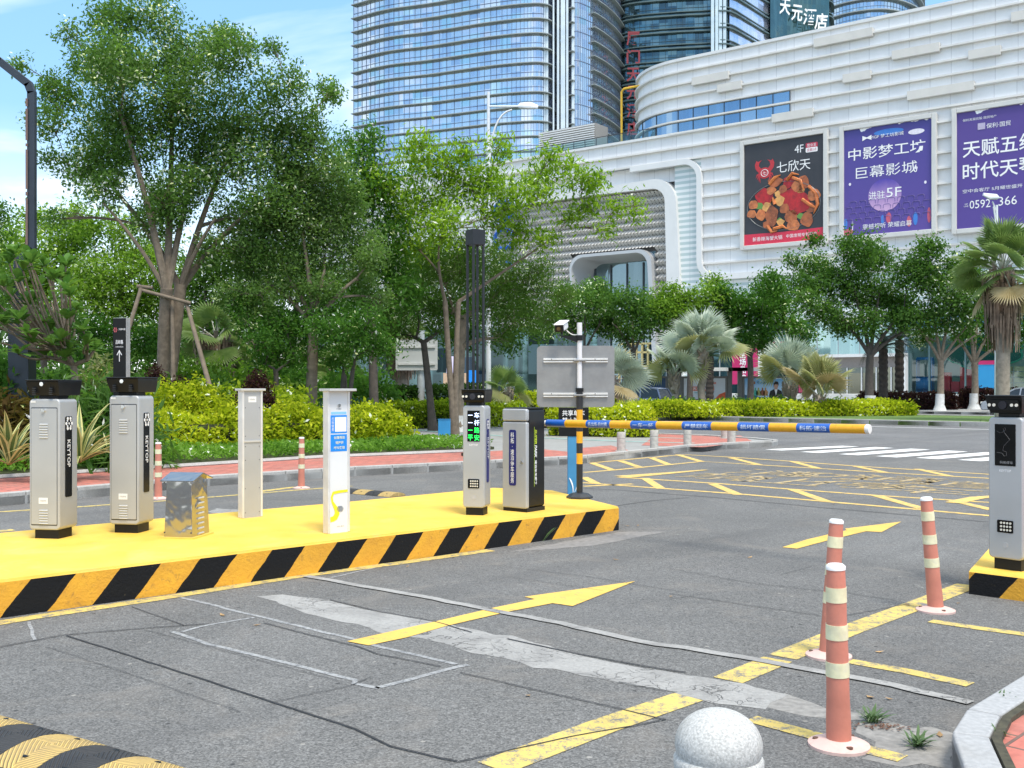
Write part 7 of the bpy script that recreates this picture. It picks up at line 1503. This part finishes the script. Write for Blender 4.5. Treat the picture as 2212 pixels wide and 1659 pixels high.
# direction totem
Y3 = 17.3; k = Y3/F; b = Vector(((263-CX)/F*Y3, Y3, .12)); t = root('direction_totem', 'tall black direction totem with white arrow behind the second kiosk', 'sign', b, R(-12+0)); h3 = H-(687-HY)*k-.12; w3 = .24
MB().box((0, 0, h3/2), (w3, .12, h3)).build('body', S('totem_silver', (.42, .42, .41), .35, .5), t, bevel=.004); fp = MB().plate((0, -.06, h3/2), X, Z, w3*.97, h3*.995, .004, .006).build('black_face', M_GLOSS, t); y = -.068
text('大唐中国', M_TXTW, fp, (.045, y, h3-.19), X, Z, h=.035, w=.125); text('吕岭路', M_TXTW, fp, (0, y, h3-.40), X, Z, h=.07, w=.135, bold=.01); text('LVLING ROAD', M_TXTW, fp, (0, y, h3-.48), X, Z, h=.02, w=.14)
emblem(MB(), (-.075, y, h3-.2), X, Z, .055).build('red_emblem', S('emblem_red', (.55, .12, .13), .5), fp)
ar = MB(); ar.plate((0, y, h3-.63), X, Z, .012, .19, 0, .001); 
for sx in (-1, 1): ar.poly((0, y-.0015, h3-.54), X, Z, [(0, .008), (sx*.05, -.075), (sx*.038, -.08), (0, -.014)], .001)
ar.build('arrow', M_TXTW, fp)
# green hoop fence
ff = root('hoop_fence', 'low dark green hoop-topped metal fence in the shaded garden', 'fence', P(620, 860, 29)); fb = MB(); a0, a1 = P(555, 838, 29), P(800, 838, 30.5)
for kk in range(30):
    q = a0.lerp(a1, kk/29); q.z = .1; fb.tube([q, q+Z*1.0, q+Z*1.1+X*.05, q+Z*1.0+X*.10, q+X*.10], .016, 5)
for z in (.3, .9): q, r_ = a0.copy(), a1.copy(); q.z = r_.z = z; fb.tube([q, r_], .014, 5)
fb.build('rails', S('fence_green', (.01, .07, .045), .5), ff, True, True)
# back of a grey sign by the boulevard
Y4 = 40.; k = Y4/F; b = Vector(((909-CX)/F*Y4, Y4, .1)); t = root('road_sign', 'pale grey back of a large sign on a thick grey post among the trunks', 'road sign', b)
MB().tube([(0, 0, 0), (0, 0, H-(720-HY)*k)], .15, 14).build('pole', S('post_grey', (.42, .45, .46), .5, .2), t, smooth=True); cz = H-(767-HY)*k-.1
pn = MB().plate((-.14, -.2, cz), X, Z, 90*k, 66*k, .06, .02).build('sign_panel', S('sign_back_grey', (.50, .51, .50), .5, .2, .06, 1), t)
for dz in (-.35, .3): MB().box((-.14, -.25, cz+dz), (80*k, .05, .07)).build('rail', S('rail_grey', (.6, .6, .58), .4, .3), pn)
# glimpses behind the garden: far shopfront with screen and banners
t = root('shopfront', 'pale teal shopfront with bright screen glimpsed between the trunks', 'building', P(960, 838, 92)); q0, q1 = P(560, 838, 96), P(1290, 838, 90)
wl_ = MB(); a, c = Vector((q0.x, q0.y, .1)), Vector((q1.x, q1.y, .1)); wl_.add([a, c, c+Z*6.6, a+Z*6.6, a+Vector((0, 4, 0)), c+Vector((0, 4, 0)), c+Vector((0, 4, 6.6)), a+Vector((0, 4, 6.6))], [(0, 1, 2, 3), (3, 2, 6, 7), (1, 5, 6, 2), (4, 0, 3, 7)], [(0, 0), (30, 0), (30, 6.6), (0, 6.6), (0, 0), (30, 0), (30, 4), (0, 4)])
wl_.build('glass_wall', glassmat('far_shop_glass', (.1, .2, .22), [(.05, .09, .10), (.08, .14, .15), (.04, .07, .08), (.15, .21, .22)], 2.2, 2.6, .06), t, True)
def fp_(px0, px1, py0, py1, m, nm, dy=-.3):
    Yv_ = 93.0; a, b_ = P(px0, py1, Yv_-2.5), P(px1, py0, Yv_-2.5); MB().box(((a.x+b_.x)/2, a.y+dy, (a.z+b_.z)/2), (b_.x-a.x, .1, b_.z-a.z)).build(nm, m, t, True)
fp_(965, 1000, 770, 808, E('screen_glow', (.45, .42, .6), .8), 'screen'); fp_(958, 1012, 806, 836, S('peach_wall', (.55, .38, .25), .6), 'peach_panel'); fp_(836, 858, 742, 780, S('pale_teal_panel', (.35, .6, .6), .5), 'teal_panel'); fp_(858, 872, 750, 790, M_WHITE, 'white_panel'); fp_(866, 880, 790, 838, M_RED, 'red_banner'); fp_(858, 866, 795, 838, M_NAVY, 'blue_banner'); fp_(905, 935, 745, 800, M_WHITE, 'white_panel'); fp_(1012, 1030, 800, 850, M_BLUEST, 'blue_banner'); fp_(600, 650, 800, 838, M_WHITE, 'white_panel'); fp_(720, 745, 800, 838, S('teal_poster', (.1, .35, .4), .5), 'teal_panel')
# bus shelters
def shelter(label, px0, px1, Y, poster, build):
    t = root('bus_shelter', label, 'bus shelter', P((px0+px1)/2, 838, Y)*1); t.location.z = .14; k = Y/F; x0, x1 = (px0-CX)*k, (px1-CX)*k; zt_ = H-(817-HY)*k; zb_ = H-(862-HY)*k; zr = H-(801-HY)*k
    cx_, w_ = (x0+x1)/2, x1-x0; M_SF = S('shelter_grey', (.16, .16, .15), .5, .2)
    for x in (x0-.35, x1+.35): MB().box((x, Y, (zr+.14)/2), (.32, .3, zr-.14)).build('post', M_SF, t, True)
    MB().box((cx_, Y-.7, zr+.06), (w_+3.2, 2.0, .16)).build('roof', M_SF, t, True); MB().box((cx_, Y-1.72, zr+.09), (w_+3.2, .06, .26)).build('roof_edge', M_WHITE, t, True)
    MB().box((cx_, Y+.02, (zt_+zb_)/2), (w_+.3, .22, zt_-zb_+.3)).build('light_box', M_SF, t, True)
    po = MB().plate((cx_, Y-.095, (zt_+zb_)/2), X, Z, w_, zt_-zb_, 0, .01).build('poster', poster, t, True); f = lambda x, y, o=.02: Vector((x0+w_*x, Y-.105-o, zb_+(zt_-zb_)*y)); build(po, f, w_, zt_-zb_); return t
def ps1(po, f, w, h): text('天赋五缘 时代天琴', M_TXTW, po, f(.5, .48), X, Z, h=h*.18, w=w*.8, world=True, bold=.01); text('保利国贸天琴', M_TXTW, po, f(.5, .75), X, Z, h=h*.06, w=w*.22, world=True)
def ps2(po, f, w, h):
    M_OR = S('poster_orange', (.72, .12, .04), .5); MB().plate(f(.42, .5, .015), X, Z, w*.62, h*.2, .06, .01).build('red_label', M_OR, po, True); text('夏天冲凉得信赖', M_TXTW, po, f(.42, .5, .03), X, Z, h=h*.14, w=w*.58, world=True, bold=.03); text('Sweet', M_OR, po, f(.68, .78), X, Z, h=h*.13, w=w*.2, world=True, bold=.03)
    MB().poly(f(0, 0, .015), X, Z, [(w*x, h*y) for x, y in ((.75, 0), (.85, .22), (1, .34), (1, 0))], .01).build('orange_corner', M_OR, po, True); MB().plate(f(.45, .3, .015), X, Z, w*.4, h*.03, 0, .01).build('text_line', S('poster_teal_text', (.1, .45, .5), .5), po, True)
def ps3(po, f, w, h):
    text('客大黄酒', S('dark_teal_text', (.01, .12, .16), .5), po, f(.40, .78), X, Z, h=h*.13, w=w*.26, world=True, bold=.015); MB().plate(f(.20, .78, .015), X, Z, w*.07, h*.13, .02, .01).build('brown_seal', S('seal_brown', (.3, .12, .06), .5), po, True)
    for i, (x, c) in enumerate(((.24, (.06, .4, .3)), (.31, (.35, .35, .1)), (.40, (.25, .08, .04)), (.47, (.5, .25, .1)))): MB().poly(f(x, .32, .015), X, Z, [(-.16, -.25), (.16, -.25), (.19, .05), (.05, .2), (.05, .36), (-.05, .36), (-.05, .2), (-.19, .05)], .01).build('bottle_picture', S('bottle_paint', c, .4), po, True)
    MB().poly(f(0, 0, .012), X, Z, [(w*x, h*y) for x, y in ((0, 0), (0, .22), (.1, .14), (.2, .2), (.32, .1), (.6, .08), (.8, .14), (.9, .26), (1, .2), (1, 0))], .01).build('painted_hills', S('hill_teal', (.03, .15, .22), .5), po, True)
    SU, SK, HR = S('suit_black', (.012, .012, .014), .6), S('poster_skin', (.50, .30, .22), .6), S('hair_black', (.012, .01, .01), .6)
    MB().poly(f(.70, 0, .02), X, Z, [(-.5, 0), (-.52, .35), (-.42, .62), (-.12, .78), (.12, .78), (.42, .62), (.52, .35), (.5, 0)], .01).build('suit_picture', SU, po, True)
    MB().poly(f(.70, 0, .035), X, Z, [(0, .28), (-.12, .76), (.12, .76)], .01).build('shirt_picture', M_TXTW, po, True); MB().poly(f(.70, 0, .045), X, Z, [(-.08, .74), (-.16, .95), (-.15, 1.12), (0, 1.22), (.15, 1.12), (.16, .95), (.08, .74)], .01).build('face_picture', SK, po, True); MB().poly(f(.70, 0, .06), X, Z, [(-.17, 1.0), (-.19, 1.22), (-.05, 1.36), (.14, 1.33), (.2, 1.18), (.17, 1.0), (.13, 1.12), (-.1, 1.13)], .01).build('hair_picture', HR, po, True); MB().poly(f(.70, 0, .045), X, Z, [(.0, .2), (.22, .3), (.3, .36), (.28, .28), (.1, .14)], .01).build('hand_picture', SK, po, True)
shelter('bus shelter with dark blue poster behind the parked car', 1358, 1437, 80, S('night_blue_poster', (.012, .05, .12), .4, 0, .3, .5, kind='Pos'), ps1)
shelter('bus shelter with white and orange poster behind the silver palms', 1477, 1566, 80, S('white_poster', (.66, .70, .72), .4, 0, .05, .5), ps2)
shelter('bus shelter with sky blue poster of a man in a black suit', 1608, 1704, 80, grad('sky_poster', [(0, (.70, .82, .9)), (.5, (.35, .62, .85)), (1, (.16, .45, .78))]), ps3)
# cars
def car(label, c, rz, paint, L_=4.1, W_=1.72, Hc=1.5):
    t = root('parked_car', label, 'car', c, rz); bd = MB()
    prof = [(-L_/2, .35), (-L_/2+.02, .72), (-L_/2+.12, .92), (L_*.18, .98), (L_*.36, .88), (L_/2-.05, .70), (L_/2, .45), (L_/2-.05, .25), (-L_/2+.05, .25)]
    n = len(prof); bd.add([(x, s*W_/2*(.96 if z > .9 else 1), z) for s in (-1, 1) for x, z in prof], [tuple(range(n)), tuple(range(n, 2*n))[::-1]]+[(i, n+i, n+(i+1) % n, (i+1) % n) for i in range(n)]); body = bd.build('body', paint, t, bevel=.06, seg=3)
    gp = [(-L_/2+.14, .92), (-L_/2+.38, Hc-.10), (-L_*.30, Hc-.03), (-L_*.02, Hc), (L_*.08, Hc-.06), (L_*.29, .93)]; n = len(gp); y0, y1 = W_/2*.94, W_/2*.74; gh = MB(); vs = [(x, s*(y0 if z < 1 else y1), z) for s in (-1, 1) for x, z in gp]
    gh.add(vs, [tuple(range(n)), tuple(range(n, 2*n))[::-1]]+[(i, n+i, n+(i+1) % n, (i+1) % n) for i in range(n)]); gh.build('cabin_glass', S('car_glass', (.02, .03, .04), .08, .2), t, bevel=.02)
    rf = MB(); rf.add([(x, s*(y1+.01), z+.012) for s in (-1, 1) for x, z in gp[1:5]], [(0, 1, 5, 4), (1, 2, 6, 5), (2, 3, 7, 6)])
    for s in (-1, 1):
        for (xa, za), (xb, zb) in (((gp[0][0], .92), gp[1]), ((-L_*.17, .94), (-L_*.16, Hc-.03)), ((L_*.02, .94), (-L_*.0, Hc)), (gp[4], gp[5]), (gp[1], gp[2]), (gp[2], gp[3]), (gp[3], gp[4])): rf.bar((xa, s*(y0 if za < 1 else y1+.01), za), (xb, s*(y0 if zb < 1 else y1+.01), zb), .07, .05, Vector((0, 1, 0)))
    rf.build('roof', paint, t)
    for x in (-L_*.30, L_*.31):
        for s in (-1, 1): wh = MB().tube([(x, s*(W_/2-.19), .31), (x, s*(W_/2+.01), .31)], .31, 20).build('wheel', S('tyre', (.02, .02, .02), .8), t, smooth=True); MB().tube([(x, s*(W_/2), .31), (x, s*(W_/2+.02), .31)], .19, 14).build('rim', S('rim', (.45, .45, .46), .3, .6), wh)
    for s in (-1, 1): MB().box((-L_/2+.03, s*(W_/2-.16), .80), (.12, .24, .20)).build('tail_light', S('tail_red', (.45, .02, .02), .25), t, bevel=.02); MB().box((L_/2-.06, s*(W_/2-.22), .66), (.12, .3, .12)).build('headlight', M_LED, t, bevel=.02)
    return t
car('blue-grey hatchback passing behind the median hedge', P(1372, 838, 58)*1+Vector((0, 0, -H)), R(147), S('blue_grey_paint', (.16, .20, .30), .25, .4), Hc=1.52)
car('grey car behind the trunk of the tall palm at right', Vector(((2208-CX)/F*58, 58, 0)), R(150), S('grey_paint', (.30, .32, .35), .25, .4))
# stone spheres and a bin on the far pavement
for px, py, lab in ((1985, 880, 'stone ball bollard left of the grey bin on the far pavement'), (1938, 872, 'stone ball bollard behind the end of the golden median hedge'), (2047, 874, 'stone ball bollard behind the whitewashed tree foot')):
    Ys = 66.; q = P(px, py, Ys); t = root('stone_ball', lab, 'bollard', (q.x, Ys, .14), 0, 'stone balls on the far pavement'); MB().lathe([(.42*math.cos(a)+.001, .52+.42*math.sin(a)) for a in [R(-85+170*i/14) for i in range(15)]], 20).build('ball', M_STB, t, smooth=True); MB().lathe([(.30, 0), (.28, .12), (.2, .14)], 14).build('foot', M_STB, t)
q = P(2015, 872, 67); t = root('flower_box', 'small dark grey box beside the stone ball bollard', 'box', (q.x, 67, .14)); MB().box((0, 0, .33), (.85, .6, .66)).build('body', M_DGREY, t, bevel=.02); MB().box((0, 0, .68), (.9, .65, .05)).build('rim', S('box_rim', (.2, .2, .2), .6), t)
for q in list(bpy.data.objects):
    if 'org' in q: del q['org']
